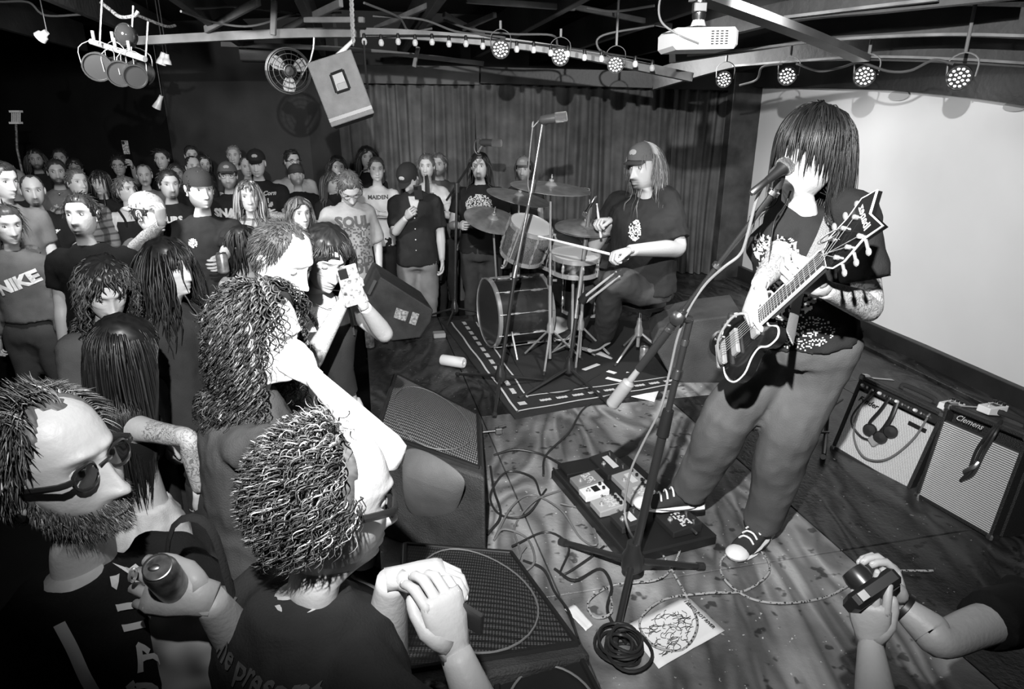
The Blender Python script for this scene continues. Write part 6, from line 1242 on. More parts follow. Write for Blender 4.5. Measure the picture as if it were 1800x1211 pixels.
# throne, pedal
tb_ = np.array((at(1118, 560, 4.75)[0], 4.62, 0.0)); t = thing('drum_throne', tb_, 'round black drum throne with chrome tripod under the drummer', 'stool', 'drum hardware'); tripod(t, tb_, .22, [tb_ + np.array((.27 * math.cos(a), .27 * math.sin(a), .012)) for a in (-.3, 1.8, 3.9)], CHROME, .009)
pz = DR['pel'][2] - .20; q = MB(); q.tube([tb_ + (0, 0, .1), tb_ + (0, 0, pz - .04)], .014, 12); part('post', q, CHROME, t); q = MB(); q.lathe([(.0, -.05), (.16, -.05), (.175, -.02), (.165, .01), (.0, .015)], tb_ + (-.02, -.12, pz), (0, 0, 1), 28); part('seat', q, BLACK, t)
kp = G(985, 600); t = thing('kick_pedal', kp, 'chrome kick drum pedal on the rug beside the bass drum', 'pedal', 'drum hardware'); q = MB(); q.box(kp + (0, 0, .02), (.10, .30, .012), rot((0, 0, 1), -.9), .003); part('foot_board', q, STEEL, t)
q = MB(); 
for s in (-.05, .05): q.tube([kp + (-.09, .06 + s, .01), kp + (-.09, .06 + s, .20)], .008, 8)
q.tube([kp + (-.09, .01, .20), kp + (-.09, .11, .20)], .009, 8); q.tube([kp + (-.09, .06, .20), kp + (-.15, .05, .30)], .005, 6); q.ell(kp + (-.15, .05, .31), (.02, .02, .02), None, 10, 6); part('frame', q, CHROME, t)
pl = MB(); ctr = G(985, 598, .09); pl.ell(ctr + (-.05, .28, .02), (.16, .12, .09), None, 18, 10); o = single('striped_pillow', pl, mat('striped_cotton', .3, .9, var=(11, .2, 2.0, 0)), 'crumpled striped pillow stuffed behind the bass drum', 'pillow')
mt_ = G(1050, 640, .0); t = thing('drum_key_bag', G(1052, 622), 'small white and dark trainer-shaped cloth lying on the rug', 'cloth'); q = MB(); q.tube([G(1020, 612, .02), G(1045, 618, .03), G(1075, 630, .02)], [.02, .035, .012], 10, sm=3, flat=.5); part('cloth', q, cloth(.5), t)
# clutter on the floor
def can(name, base, r, h_, m, label, ax=(0, 0, 1)):
    t = thing(name, base, label, 'can'); q = MB(); q.lathe([(r * .80, 0), (r, .008), (r, h_ - .016), (r * .82, h_ - .003)], base, ax, 26); part('can_body', q, m, t)
    q = MB(); q.lathe([(r * .82, h_ - .004), (r * .84, h_), (r * .78, h_ + .0005), (r * .76, h_ - .005), (0, h_ - .0055)], base, ax, 26); part('can_top', q, STEEL, t); ax = unit(ax); q = MB(); q.ell(np.asarray(base) + ax * (h_ - .002) + perp(ax) * r * .2, (r * .35, r * .22, .0015), np.stack([perp(ax), np.cross(ax, perp(ax)), ax], 1), 12, 6); part('ring_pull', q, STEEL, t); return t
can('tall_can', G(651, 611), .034, .165, mat('printed_can', .5, .3, .3, var=(28, .2, 1.5)), 'tall printed drink can on the black stage edge beside the sticker monitor')
can('drink_can', G(1131, 636), .033, .12, mat('printed_silver_can', .45, .3, .6, var=(30, .5, 1.3)), 'silver drink can standing on the rug by the white papers')
q = MB(); a, b = G(776, 632, .042), G(816, 638, .042); q.lathe([(.0, 0), (.036, .002), (.04, .01), (.04, np.linalg.norm(b - a) - .01), (.034, np.linalg.norm(b - a)), (.012, np.linalg.norm(b - a)), (.012, np.linalg.norm(b - a) - .01), (.0, np.linalg.norm(b - a) - .01)], a, b - a, 24); single('white_tube', q, WHITE, 'white plastic tube lying on the stage left of the rug', 'tube')
q = MB(); q.box(G(772, 588, .02), (.10, .09, .04), RM, .006); t = single('foot_switch_box', q, mat('grey_plastic', .3, .4), 'small grey foot switch box at the left edge of the rug', 'pedal')
def sheet_paper(name, pts, label, seed=0, v=.72):
    p = [G(x, y, .004 + .002 * i) for i, (x, y) in enumerate(pts)]; k = len(p); N = 8; mb = MB(); c = sum(p) / k; vs = []; 
    if k == 4:
        for i in range(N + 1):
            for j in range(N + 1):
                u, w_ = i / N, j / N; q_ = (p[0] * (1 - u) + p[1] * u) * (1 - w_) + (p[3] * (1 - u) + p[2] * u) * w_; q_[2] = .006 + .006 * abs(noise.noise(Vector((u * 3 + seed, w_ * 3, 0)))) ; vs.append(q_)
        mb.add(vs, [(i * (N + 1) + j, (i + 1) * (N + 1) + j, (i + 1) * (N + 1) + j + 1, i * (N + 1) + j + 1) for i in range(N) for j in range(N)])
    else: mb.add(p, [tuple(range(k))])
    o = single(name, mb, mat('white_paper', .78, .8), label, 'paper'); s = o.modifiers.new('s', 'SOLIDIFY'); s.thickness = .0012; return o, p
sheet_paper('paper_sheet', ((1098, 636), (1170, 656), (1150, 706), (1082, 690)), 'white crumpled paper sheets lying on the rug edge by the silver can', 1)
sheet_paper('paper_sheet', ((1076, 640), (1106, 643), (1092, 700), (1072, 676)), 'smaller torn white paper left of the crumpled sheets', 2)
for i, (a, b, lb) in enumerate((((1026, 650), (1052, 640), 'strip of white tape on the rug nearest the hi-hat stand'), ((1068, 652), (1082, 656), 'short white tape mark beside the torn paper'), ((1066, 664), (1092, 670), 'white tape mark at the rug edge left of the papers'))):
    pa_, pb_ = G(*a, .019), G(*b, .019); d = unit(pb_ - pa_); s = np.cross(d, Z_) * .02; q = MB(); q.box((pa_ + pb_) / 2 , (np.linalg.norm(pb_ - pa_), .035, .003), np.stack([d, np.cross(Z_, d), Z_], 1)); single('tape_strip', q, mat('white_paper', .78, .8), lb, 'tape', 'tape marks', smooth=False)
so, sp = sheet_paper('drawing_sheet', ((1098, 1102), (1207, 1048), (1274, 1108), (1158, 1174)), 'white sheet with a line drawing and handwriting lying on the plywood', 4, .8)
def onp(u, w_, z=.011): q_ = (sp[0] * (1 - u) + sp[1] * u) * (1 - w_) + (sp[3] * (1 - u) + sp[2] * u) * w_; return np.array((q_[0], q_[1], z + .004))
dm = MB(); rs = np.random.RandomState(5)
for i in range(70):
    u, w_ = rs.uniform(.1, .75), rs.uniform(.15, .85)
    if (u - .42) ** 2 + (w_ - .5) ** 2 > .13: continue
    a = rs.uniform(0, 6.28); n_ = 5; pts = [onp(u, w_)]
    for k in range(n_): a += rs.uniform(-1.0, 1.0); u += .035 * math.cos(a); w_ += .035 * math.sin(a); pts.append(onp(min(.93, max(.05, u)), min(.93, max(.05, w_))))
    dm.tube(crom(pts, 3), .0009, 4, flat=.4)
o_ = part('ink_drawing', dm, mat('ink', .02, .8), so); o_['kind'] = 'stuff'
tx, tf = text2d('I BLEED ROT RIVER', .02, .0003); tm_ = MB(); ux = unit(onp(.95, .95) - onp(.95, .05)); vx = np.cross(Z_, ux); tc0 = onp(.90, .5); tm_.add([tc0 + ux * a * .9 + vx * b for a, b in tx], tf); part('handwriting', tm_, MATS['ink'], so, smooth=False)
sheet_paper('torn_sheet', ((992, 1072), (1010, 1062), (1042, 1098), (1030, 1108)), 'torn white paper scrap beside the front monitor', 5)
# pedalboard
pb_o, pb_M, pw, ph_ = None, None, None, None
c0, c1, c2 = G(968, 842), G(1098, 1000), G(1228, 930); ex_ = unit(c1 - c0); ey_ = unit(np.cross(Z_, ex_)); wl = np.linalg.norm(c1 - c0); dl = abs((c2 - c1) @ ey_); PM = np.stack([ex_, ey_, Z_], 1)
t = thing('pedalboard', c0 + ex_ * wl / 2 + ey_ * dl / 2, 'black pedalboard tray covered with effects pedals in front of the guitarist', 'pedalboard')
pp = lambda u, v_, z=0: c0 + ex_ * wl * u + ey_ * dl * v_ + Z_ * z
q = MB(); q.box(pp(.5, .5, .03), (wl, dl, .05), PM, .008); part('tray', q, BLACK, t, smooth=False); q = MB(); q.tube([pp(.0, .03, .058), pp(1, .03, .058)], .006, 6); part('front_rail', q, DARKMET, t)
q = MB(); q.box(pp(.88, .04, .040), (.10, .004, .018), PM); part('name_label', q, mat('pale_decal', .55, .6), t); q = MB(); q.box(pp(.06, .3, .058), (.12, .18, .03), PM, .004); 
part('power_supply', q, BLACK, t)
PZ = .056
for i, (u, v_, w_, d_, v, lb) in enumerate(((.13, .62, .20, .12, .02, 'wide black pedal with white legend at the far corner of the pedalboard'), (.27, .22, .10, .13, .20, 'grey pedal with white claw print near the far left of the board'), (.40, .20, .075, .12, .75, 'white pedal with dark square window on the board'), (.56, .22, .10, .13, .35, 'pale pedal with leaf pattern mid board'),
      (.36, .66, .14, .12, .30, 'pedal with black and white artwork under the shoe tip'), (.52, .62, .10, .13, .28, 'plain grey pedal beneath the guitarist\'s shoe'), (.74, .28, .11, .12, .03, 'small black pedal behind the vocal stand pole'), (.84, .72, .16, .14, .02, 'black expression pedal at the near corner of the board'))):
    o = pedal_box('effects_pedal', pp(u, v_, PZ), PM, (w_, d_, .045), v, lb, 'pedal', 'effects pedals on the board', style=i)
# cables over the plywood
rs = np.random.RandomState(12)
def fc(pts, **k): return [G(x, y, .008 + .012 * (i % 2)) for i, (x, y) in enumerate(pts)]
cable('stage_cable', fc(((868, 800), (905, 790), (950, 798), (985, 815))), .006, CB, 'black cable arching from the monitor to the pedalboard corner')
cable('stage_cable', fc(((960, 860), (925, 905), (880, 905), (862, 870), (890, 830), (935, 838), (950, 870))), .005, CB, 'black cable loop left of the pedalboard')
cable('stage_cable', fc(((985, 862), (940, 880), (905, 925), (915, 975), (895, 1000), (925, 960))), .0045, CG, 'grey lead curving past the far end of the pedalboard')
cable('stage_cable', fc(((870, 945), (900, 890), (935, 870), (985, 895), (1020, 945), (1050, 955), (1030, 900), (985, 885))), .0045, CG, 'grey cable looping along the near side of the pedalboard')
cable('stage_cable', fc(((1062, 960), (1030, 985), (985, 1010), (1000, 960), (960, 935), (900, 960))), .0045, CB, 'black cable crossing the left leg of the vocal stand')
cable('stage_cable', fc(((975, 1000), (1010, 1020), (1055, 1000), (1075, 1030), (1068, 1075), (1100, 1130))), .006, CB, 'black cable running from the front monitor under the vocal stand')
cable('stage_cable', fc(((857, 940), (880, 905), (868, 860), (862, 820))), .006, CB, 'black cable beside the right corner of the large monitor')
cable('stage_cable', fc(((920, 985), (955, 1000), (975, 1040), (1000, 1075), (1015, 1120))), .005, CB, 'black cable down the side of the front monitor')
cable('stage_cable', fc(((868, 950), (885, 930), (925, 945), (940, 985), (915, 1010))), .005, CG, 'grey cable loop against the top edge of the front monitor')
cable('stage_cable', fc(((1180, 672), (1090, 690), (1030, 715), (1000, 760), (960, 800), (955, 835))), .006, CB, 'black cable running from the papers to the pedalboard')
cable('stage_cable', fc(((1060, 655), (990, 690), (930, 675), (890, 600), (880, 560))), .005, CB, 'black cable lying across the rug between the stands')
cable('braided_cable', fc(((1183, 930), (1196, 960), (1180, 1000), (1150, 1020), (1080, 1028), (1035, 1055), (1045, 1085), (1075, 1075), (1070, 1030))), .0046, BRAID, 'braided cable looping round the vocal stand base')
cable('braided_cable', fc(((1150, 950), (1180, 1000), (1210, 1055), (1226, 1100), (1200, 1142), (1150, 1135), (1124, 1100), (1140, 1070), (1180, 1050), (1250, 1042), (1310, 1038), (1352, 1005), (1340, 972), (1300, 963), (1268, 985), (1275, 1020), (1320, 1052), (1380, 1060), (1450, 1050), (1500, 1025), (1560, 1005), (1640, 1003))), .0046, BRAID, 'long braided cable looping over the drawing sheet towards the photographer')
cc = MB(); ctr_ = G(1095, 1150)
for i in range(9):
    r_ = .058 + rs.uniform(-.02, .02); o_ = np.array((rs.uniform(-.02, .02), rs.uniform(-.02, .02), .01 + i * .007)); cc.tube([ctr_ + o_ + (r_ * math.cos(a), r_ * 1.15 * math.sin(a), .004 * math.sin(a * 3 + i)) for a in np.linspace(0, 2 * math.pi, 26)], .0055, 6, cap=False)
single('coiled_cable', cc, CB, 'coil of black cable at the foot of the front monitor', 'cable', 'stage cables')
cl = G(870, 757, .03); t = thing('clamp_adapter', G(872, 762), 'small metal clamp lying right of the large monitor', 'clamp'); q = MB(); q.box(cl + (.02, .0, 0), (.04, .03, .035), RM, .004); q.tube([cl + (-.08, -.02, .0), cl], .006, 8); q.tube([cl + (.02, 0, .02), cl + (.06, .05, .01)], .006, 8); part('clamp_jaw', q, STEEL, t)
# ------------------------------------------------------------------ electric guitar
Bp, Hp = at(1322, 590, 1.86), at(1545, 388, 1.50); nk = unit(Hp - Bp); fnv = np.array((-.93, -.18, .30)); fnv = unit(fnv - nk * (fnv @ nk)); sv = np.cross(nk, fnv); GM = np.stack([nk, sv, fnv], 1); LG = np.linalg.norm(Hp - Bp)
t = thing('electric_guitar', Bp, 'black electric guitar with pale bound neck and angular headstock', 'guitar'); gq = lambda x, y, z=0: Bp + GM @ np.array((x, y, z))
out = [(-.20, .0), (-.19, .10), (-.13, .155), (-.05, .155), (.01, .115), (.07, .10), (.13, .125), (.19, .12), (.20, .08), (.15, .045), (.14, .0), (.15, -.045), (.20, -.07), (.17, -.10), (.10, -.105), (.04, -.095), (-.02, -.115), (-.08, -.15), (-.14, -.14), (-.19, -.09)]
out = crom([(a * .74, b * .72) + (0,) for a, b in out + [out[0]]], 4)[:-1, :2]
def slab(mb, o2, z0, z1, inset=.008):
    k = len(o2); c = o2.mean(0); ins = c + (o2 - c) * (1 - inset / .12); rings = [[gq(*p, z0 + .004) for p in ins], [gq(*p, z0 + .008) for p in o2], [gq(*p, z1 - .008) for p in o2], [gq(*p, z1) for p in ins]]; mb.loft(rings)
q = MB(); slab(q, out, -.022, .022); part('guitar_body', q, mat('gloss_black', .008, .12, spec=.8), t, auto=30)
q = MB(); q.tube([gq(p[0] * 1.003, p[1] * 1.003, .016) for p in np.vstack([out, out[:1]])], .003, 5, cap=False); part('binding', q, WHITE, t)
nl = LG - .16; q = MB(); v = []
q.box(gq((.13 + nl) / 2, 0, .020), (nl - .13, .047, .020), GM, .006); part('guitar_neck', q, mat('dark_neck_wood', .06, .4), t, smooth=False)
q = MB(); q.box(gq((.08 + nl) / 2, 0, .033), (nl - .08, .046, .006), GM); fbo = part('fretboard', q, mat('rosewood', .03, .5), t, smooth=False)
for s in (-1, 1): q = MB(); q.box(gq((.08 + nl) / 2, s * .0245, .033), (nl - .08, .004, .008), GM); part('neck_binding', q, WHITE, t, smooth=False)
for i in range(20): q = MB(); x = nl - (nl + .06) * (1 - 2 ** (-(i + 1) / 12)); q.box(gq(x, 0, .0365), (.002, .044, .002), GM); part('fret', q, CHROME, fbo, smooth=False)
hd = np.array([(nl, -.024), (nl + .03, -.045), (nl + .10, -.050), (nl + .155, -.065), (nl + .20, -.05), (nl + .165, -.01), (nl + .19, .045), (nl + .13, .035), (nl + .06, .048), (nl + .02, .040), (nl, .024)])
q = MB(); k = len(hd); q.loft([[gq(*p, .010) for p in hd], [gq(*p, .026) for p in hd]]); part('headstock', q, MATS['gloss_black'], t, smooth=False); q = MB(); q.tube([gq(*p, .024) for p in np.vstack([hd, hd[:1]])], .0028, 5, cap=False); part('headstock_binding', q, WHITE, t)
tx, tf = text2d('Ibanez', .034, .0006); q = MB(); q.add([gq(nl + .150 + b * .9, -.012 - a * .8, .0275) for a, b in tx], tf); part('maker_lettering', q, WHITE, t, smooth=False)
for i in range(6):
    s = 1 if i < 3 else -1; x = nl + .045 + (i % 3) * .042; q = MB(); q.tube([gq(x, s * .036, .018), gq(x, s * .062, .018)], .004, 8); q.ell(gq(x, s * .070, .018), (.008, .011, .005), GM, 10, 6); q.lathe([(.006, 0), (.006, .010), (.003, .012)], gq(x, s * .028, .026), fnv, 10); part('tuning_peg', q, CHROME, t)
for i in range(6):
    y = -.016 + i * .0064; q = MB(); q.tube([gq(-.11, y * 1.3, .045), gq(nl, y * .9, .040), gq(nl + .045 + (i % 3) * .042, (.028 if i < 3 else -.028), .034)], .0008, 4); part('guitar_string', q, CHROME, t)
for x in (.06, -.05): q = MB(); q.box(gq(x, 0, .028), (.035, .085, .014), GM, .004); part('pickup', q, CHROME, t)
q = MB(); q.box(gq(-.11, 0, .034), (.016, .09, .016), GM, .004); q.box(gq(-.145, 0, .032), (.014, .085, .014), GM, .004); part('bridge', q, CHROME, t)
for (x, y) in ((-.10, -.09), (-.14, -.07), (-.06, -.10), (-.15, -.03)): q = MB(); q.lathe([(.011, .02), (.011, .032), (.008, .034)], gq(x, y, 0), fnv, 14); part('volume_knob', q, STEEL, t)
q = MB(); nt_ = gq(nl + .07, -.01, .04)
for r_ in (.028, .022): q.tube([nt_ + GM @ np.array((r_ * math.cos(a), r_ * .6 * math.sin(a), .02 + r_ * math.sin(a))) for a in np.linspace(0, 6.28, 18)], .0012, 5, cap=False)
part('loose_string_curl', q, CHROME, t)
# strap across the chest
tp = GU['tp']; sp_ = []
def on_chest(x, tt, back=False):
    p = tp(x, 0, tt); s = -1 if back else 1; hit = GU['bvh'].ray_cast(Vector(p + GU['fwd'] * .45 * s), Vector(-GU['fwd'] * s), .6); return (np.array(hit[0]) if hit[0] else p + GU['fwd'] * .12 * s) + GU['fwd'] * .006 * s
sp_ = [gq(.17, .10, .0)] + [on_chest(-.02, .60), on_chest(-.045, .70), on_chest(-.065, .80), on_chest(-.085, .90)] + [tp(-.095, -.02, .985), on_chest(-.08, .9, True), on_chest(.02, .6, True), on_chest(.12, .3, True)] + [gq(-.17, .02, -.02)]
q = MB(); q.tube(sp_, .026, 8, sm=6, flat=.09, up=GU['fwd']); so_ = single('guitar_strap', q, mat('woven_grey_strap', .26, .7, bump=(300, .8)), 'grey woven strap running over the guitarist\'s shoulder to the guitar', 'strap')
cable('instrument_lead', [gq(-.16, -.08, 0), at(1268, 640, 1.9), at(1262, 600, 1.88), at(1285, 560, 1.86), at(1310, 552, 1.84), at(1318, 575, 1.86)], .004, mat('pale_grey_cable', .2, .5), 'pale lead looping off the lower end of the guitar')
# ------------------------------------------------------------------ things held in hands
cax = unit((.10, -.50, .85)); hc = dep(276, 996, .93); can('energy_drink_can', hc - cax * .15, .024, .15, mat('dark_printed_can', .2, .3, .5, var=(40, .4, 2.0)), 'open drink can gripped in the lanyard man\'s hand', ax=cax)
rg_ = MB(); a_ = LM['A'][1]; rg_.tube([a_['T'] + a_['hf'] * .105 + np.array((.0, -.005, .02)) + np.array((.0, math.cos(a) * .009, math.sin(a) * .009)) for a in np.linspace(0, 6.28, 14)], .0025, 6); 
part('finger_ring', rg_, CHROME, LM['o'])
q = MB(); pc_ = dep(812, 1060, 1.02); ax = unit(dep(848, 1100, 1.0) - dep(745, 1035, 1.05)); up_ = unit((.25, -.35, .9)); up_ = unit(up_ - ax * (up_ @ ax)); q.box(dep(795, 1066, 1.02), (.115, .007, .05), np.stack([ax, np.cross(up_, ax), up_], 1), .003); single('spectacle_case', q, mat('dark_shiny_case', .05, .25), 'thin shiny case held between the balding man\'s fingers', 'case')
def phone(c, M, label, v=.55, s=1.0):
    t = thing('smartphone', c, label, 'phone', 'phones'); q = MB(); q.box(c, (.072 * s, .009, .148 * s), M, .003); part('phone_case', q, mat('phone_case_%d' % int(v * 100), v, .4, var=(70, .1, 1.3) if v > .3 else None), t, smooth=False)
    q = MB(); q.box(c + M @ np.array((-.015 * s, -.007, .050 * s)), (.03 * s, .006, .035 * s), M, .002); part('camera_bump', q, BLACK, t)
phone(dep(617, 502, 2.28), np.stack([unit((.9, .35, 0)), unit((-.35, .9, .1)), unit(np.cross(unit((.9, .35, 0)), unit((-.35, .9, .1))))], 1) @ rot((0, 1, 0), -.2), 'phone in a pale patterned case held up by the camisole woman', .6)
phone(at(221, 259, 7.75), np.eye(3), 'small phone held up above the heads at the back', .4)
phone(dep(735, 338, 5.75), rot((1, 0, 0), .5), 'dark phone in the hand of the open shirt man', .03)
a_ = [x for x in bpy.data.objects if x.get('label', '').startswith('man in backwards black cap')][0]
can('beer_can', dep(391, 462, 3.86) - (0, 0, .06), .033, .12, mat('printed_silver_can', .45, .3, .6, var=(30, .5, 1.3)), 'drink can held by the man in the backwards black cap')
ca = dep(1532, 1040, 1.33); cm_ = np.stack([unit((.85, .25, .45)), unit((-.45, .75, .45)), unit(np.cross(unit((.85, .25, .45)), unit((-.45, .75, .45))))], 1); cm_[:, 1] = np.cross(cm_[:, 2], cm_[:, 0])
t = thing('compact_camera', ca, 'black compact camera held out over the stage by the photographer', 'camera'); q = MB(); q.box(ca, (.115, .035, .07), cm_, .008); part('camera_body', q, BLACK, t); q = MB(); q.lathe([(.027, 0), (.028, .02), (.024, .035), (.018, .036), (.0, .03)], ca + cm_ @ (0, .017, -.004), cm_[:, 1], 22); part('lens_barrel', q, DARKMET, t)
q = MB(); q.box(ca + cm_ @ (.03, -.018, .0), (.04, .004, .03), cm_, .001); q.box(ca + cm_ @ (-.03, 0, .038), (.02, .02, .006), cm_, .002); part('button_panel', q, STEEL, t)

t = thing('patterned_tote_bag', dep(372, 1150, 1.18) - (0, 0, .15), 'black and white patterned tote bag hanging between the lanyard man and the navy shirt', 'bag'); q = MB(); bc_ = dep(368, 1160, 1.15); q.ell(bc_, (.13, .05, .15), yawM(20), 22, 14); bo = part('bag_body', q, mat('patterned_canvas', .32, .8, var=(13, .05, 2.2, 1)), t); q = MB(); q.tube([bc_ + (-.06, 0, .13), bc_ + (-.03, .02, .26), bc_ + (.03, .02, .26), bc_ + (.06, 0, .13)], .008, 6, sm=4, flat=.4); part('bag_handle', q, cloth(.02), t)
# ================================================================== hanging things
GLOW = mat('lamp_glow', .9, .3, emit=9.0); BULB = mat('frosted_bulb', .6, .25)
def par(label, p, d, lit, r=.06, L=.12, group='stage lamps', hang=.12, lens=None):
    p = np.asarray(p, float); d = unit(d); t = thing('par_lamp', p, label, 'stage lamp', group); q = MB(); q.lathe([(.0, -L), (r * .45, -L * .98), (r * .8, -L * .7), (r, -L * .3), (r * 1.04, 0), (r * .94, .0), (r * .9, -.012)], p, d, 24); part('housing', q, BLACK, t)
    s = unit(np.cross(d, Z_)); q = MB(); tp_ = p - d * L * .4 + Z_ * hang; q.tube([p - d * L * .4 + s * r * 1.1, p - d * L * .4 + s * r * 1.1 + Z_ * hang * .7, tp_, p - d * L * .4 - s * r * 1.1 + Z_ * hang * .7, p - d * L * .4 - s * r * 1.1], .005, 6, sm=3, flat=.5); q.tube([tp_, tp_ + Z_ * (.05 if not lit or p[1] < 4.9 and p[0] < .7 else .30)], .009, 8); part('yoke', q, mat('scuffed_bracket', .2, .5), t)
    q = MB(); q.lathe([(.0, -.016), (r * .92, -.016), (r * .92, -.020), (.0, -.020)][::-1], p, d, 24); part('lens_plate', q, lens or (BLACK if lit else mat('cell_lens', .9, .3, .0, var=(180, .2, 1.6))), t)
    if lit:
        a = perp(d); b = np.cross(d, a); rings = ((0, 1), (.36, 6), (.72, 12))
        for rr, n in rings:
            for i in range(n):
                th = 2 * math.pi * i / n + rr; q = MB(); q.ell(p - d * .012 + (a * math.cos(th) + b * math.sin(th)) * r * rr, (r * .12, r * .12, r * .09), None, 8, 5); part('led', q, GLOW, t)
    return t
camp = CAM
for i, (x, y, Y, r) in enumerate(((880, 87, 4.75, .058), (985, 100, 4.85, .058), (1082, 114, 4.95, .056), (1272, 140, 5.2, .056), (1383, 134, 4.7, .058), (1519, 134, 4.2, .060), (1685, 137, 3.7, .060))):
    p = at(x, y, Y); lbl = ['lit lamp leftmost on the pale rail above the drums', 'lit lamp second on the pale rail, over the tall microphone', 'lit lamp at the right end of the bulb string', 'lit lamp beside the top of the wooden post', 'lit lamp over the left part of the screen', 'lit lamp at the lower end of the diagonal rail', 'lit lamp furthest right over the screen'][i]
    par(lbl, p, (camp - p) + (0 if i < 3 else -1.2, 0, -.6), True, r, .10)
for i in range(18):
    x = 640 + i * 29.8; y = 67 + max(0, i - 3) ** 1.62 * .62 + (i % 2) * 2
    if min(abs(x - q) for q in (880, 985, 1082)) < 11: continue
    p = at(x, y, 4.85 + .0 * i); t = thing('string_bulb', p, ('first second third fourth fifth sixth seventh eighth ninth tenth eleventh twelfth thirteenth fourteenth fifteenth sixteenth seventeenth eighteenth'.split()[i]) + ' hanging place from the left on the bulb string, round frosted bulb', 'bulb', 'bulbs along the lamp rail'); q = MB(); q.lathe([(.0, -.045), (.012, -.042), (.019, -.028), (.018, -.014), (.010, 0)], p, (0, 0, 1), 14); part('glass_globe', q, BULB, t); q = MB(); q.lathe([(.011, -.004), (.012, .02), (.008, .03)], p, (0, 0, 1), 10); part('socket', q, BLACK, t)
cable('bulb_wire', [at(640 + i * 29.8, 62 + max(0, i - 3) ** 1.62 * .62, 4.9) for i in range(18)], .005, CB, 'black wire carrying the string of bulbs under the pale rail', group='ceiling cables')
# projector
p = at(1225, 72, 2.75); PMx = np.stack([unit((1, .12, 0)), unit((-.12, 1, 0)), Z_], 1) @ rot((0, 1, 0), -.03); t = thing('video_projector', p, 'white video projector hanging upside down from the ceiling', 'projector')
q = MB(); q.box(p, (.25, .20, .075), PMx, .014); po = part('projector_case', q, WHITE, t)
for c_ in range(4):
    for r_ in range(6): q = MB(); q.box(p + PMx @ np.array((.02 + c_ * .018, -.1005, .022 - r_ * .0085)), (.011, .002, .004), PMx); part('vent_slot', q, BLACK, po)
q = MB(); q.box(p + PMx @ np.array((-.02, -.06, .038)), (.05, .05, .006), PMx); q.lathe([(.02, 0), (.02, .03), (.026, .05), (.026, .06)], p + Z_ * .035, (0, 0, 1), 14); part('mount_plate', q, BLACK, t)
q = MB(); q.tube([p + Z_ * .09, p + Z_ * .30], .017, 14); q.box(p + Z_ * .115, (.05, .04, .035), np.eye(3), .004); part('mount_pole', q, STEEL, t); q = MB(); q.tube([p + Z_ * .05, p + Z_ * .1 + (.0, 0, 0)], [.03, .012], 12); part('mount_claw', q, mat('pale_metal', .6, .4), t)
cable('projector_cable', [p + (-.02, -.105, -.02), p + (-.10, -.11, .01), p + (-.16, -.08, .06), p + (-.16, -.05, .14), p + (-.10, 0, .22), p + (-.02, .02, .27)], .004, CG, 'grey cable looping from the projector front up to its pole', group='ceiling cables')
# hung PA speaker
BL, BR, TL = at(583, 224, 3.78), at(658, 199, 3.83), at(548, 109, 3.78); O, M, w_, h_ = frame3(BL, BR, TL); M = M.copy(); t = thing('hanging_speaker', at(605, 160, 3.9), 'large grey loudspeaker hung tilted on a chain from the ceiling', 'speaker'); L = lambda x, y, z: O + M @ np.array((x * w_, y, z * h_))
q = MB(); q.box(L(.5, .16, .5), (w_, .32, h_), M, .01); part('cabinet', q, CARPET, t, smooth=False); q = MB(); q.box(L(.5, -.008, .5), (w_, .016, h_), M, .006); part('front_cloth', q, mat('worn_grey_cloth', .17, .8, var=(18, .85, 1.15), bump=(200, .4)), t, smooth=False)
q = MB(); q.box(L(.5, -.017, .10), (w_ * .99, .004, h_ * .055), M); part('dark_stripe', q, BLACK, t)
q = MB(); loop = [L(.40, -.018, .74), L(.68, -.018, .75), L(.68, -.018, .46), L(.38, -.018, .46), L(.40, -.018, .74)]; 
for a, b in zip(loop[:-1], loop[1:]): q.tube([a, b], .008, 6)
ho = part('horn_frame', q, BLACK, t); q = MB(); q.box(L(.53, -.0165, .605), (w_ * .29, .006, h_ * .28), M); part('horn_mouth', q, BLACK, t); q = MB(); q.box(L(.54, -.02, .53), (w_ * .2, .01, h_ * .10), M @ rot((1, 0, 0), .3), .004); part('horn_lip', q, mat('grey_plastic', .3, .4), t)
tc_ = at(622, 92, 3.95); q = MB(); tt_ = at(618, -6, 3.9)
for s in (-.02, .02): q.tube([L(.65 + s * 3, .10, 1.0), tc_ + (0, 0, .06)], .009, 8)
part('hanging_strap', q, mat('pale_metal', .6, .4), t); n_ = 22
for i in range(n_):
    c_ = tc_ + (tt_ - tc_) * (i / n_) + (0, 0, .05); q = MB(); dd_ = unit(tt_ - tc_); s_ = np.array((1, 0, 0)) if i % 2 else np.array((0, 1, 0)); q.tube([c_ + dd_ * .016 * math.cos(a) + s_ * .009 * math.sin(a) for a in np.linspace(0, 6.28, 11)], .004, 5, cap=False); part('chain_link', q, CHROME, t)
cable('speaker_cable', [at(640, 72, 4.2), at(642, 110, 4.15), at(646, 150, 4.05), L(1.0, .1, .4)], .006, CB, 'black cable dropping to the side of the hung speaker', group='ceiling cables')
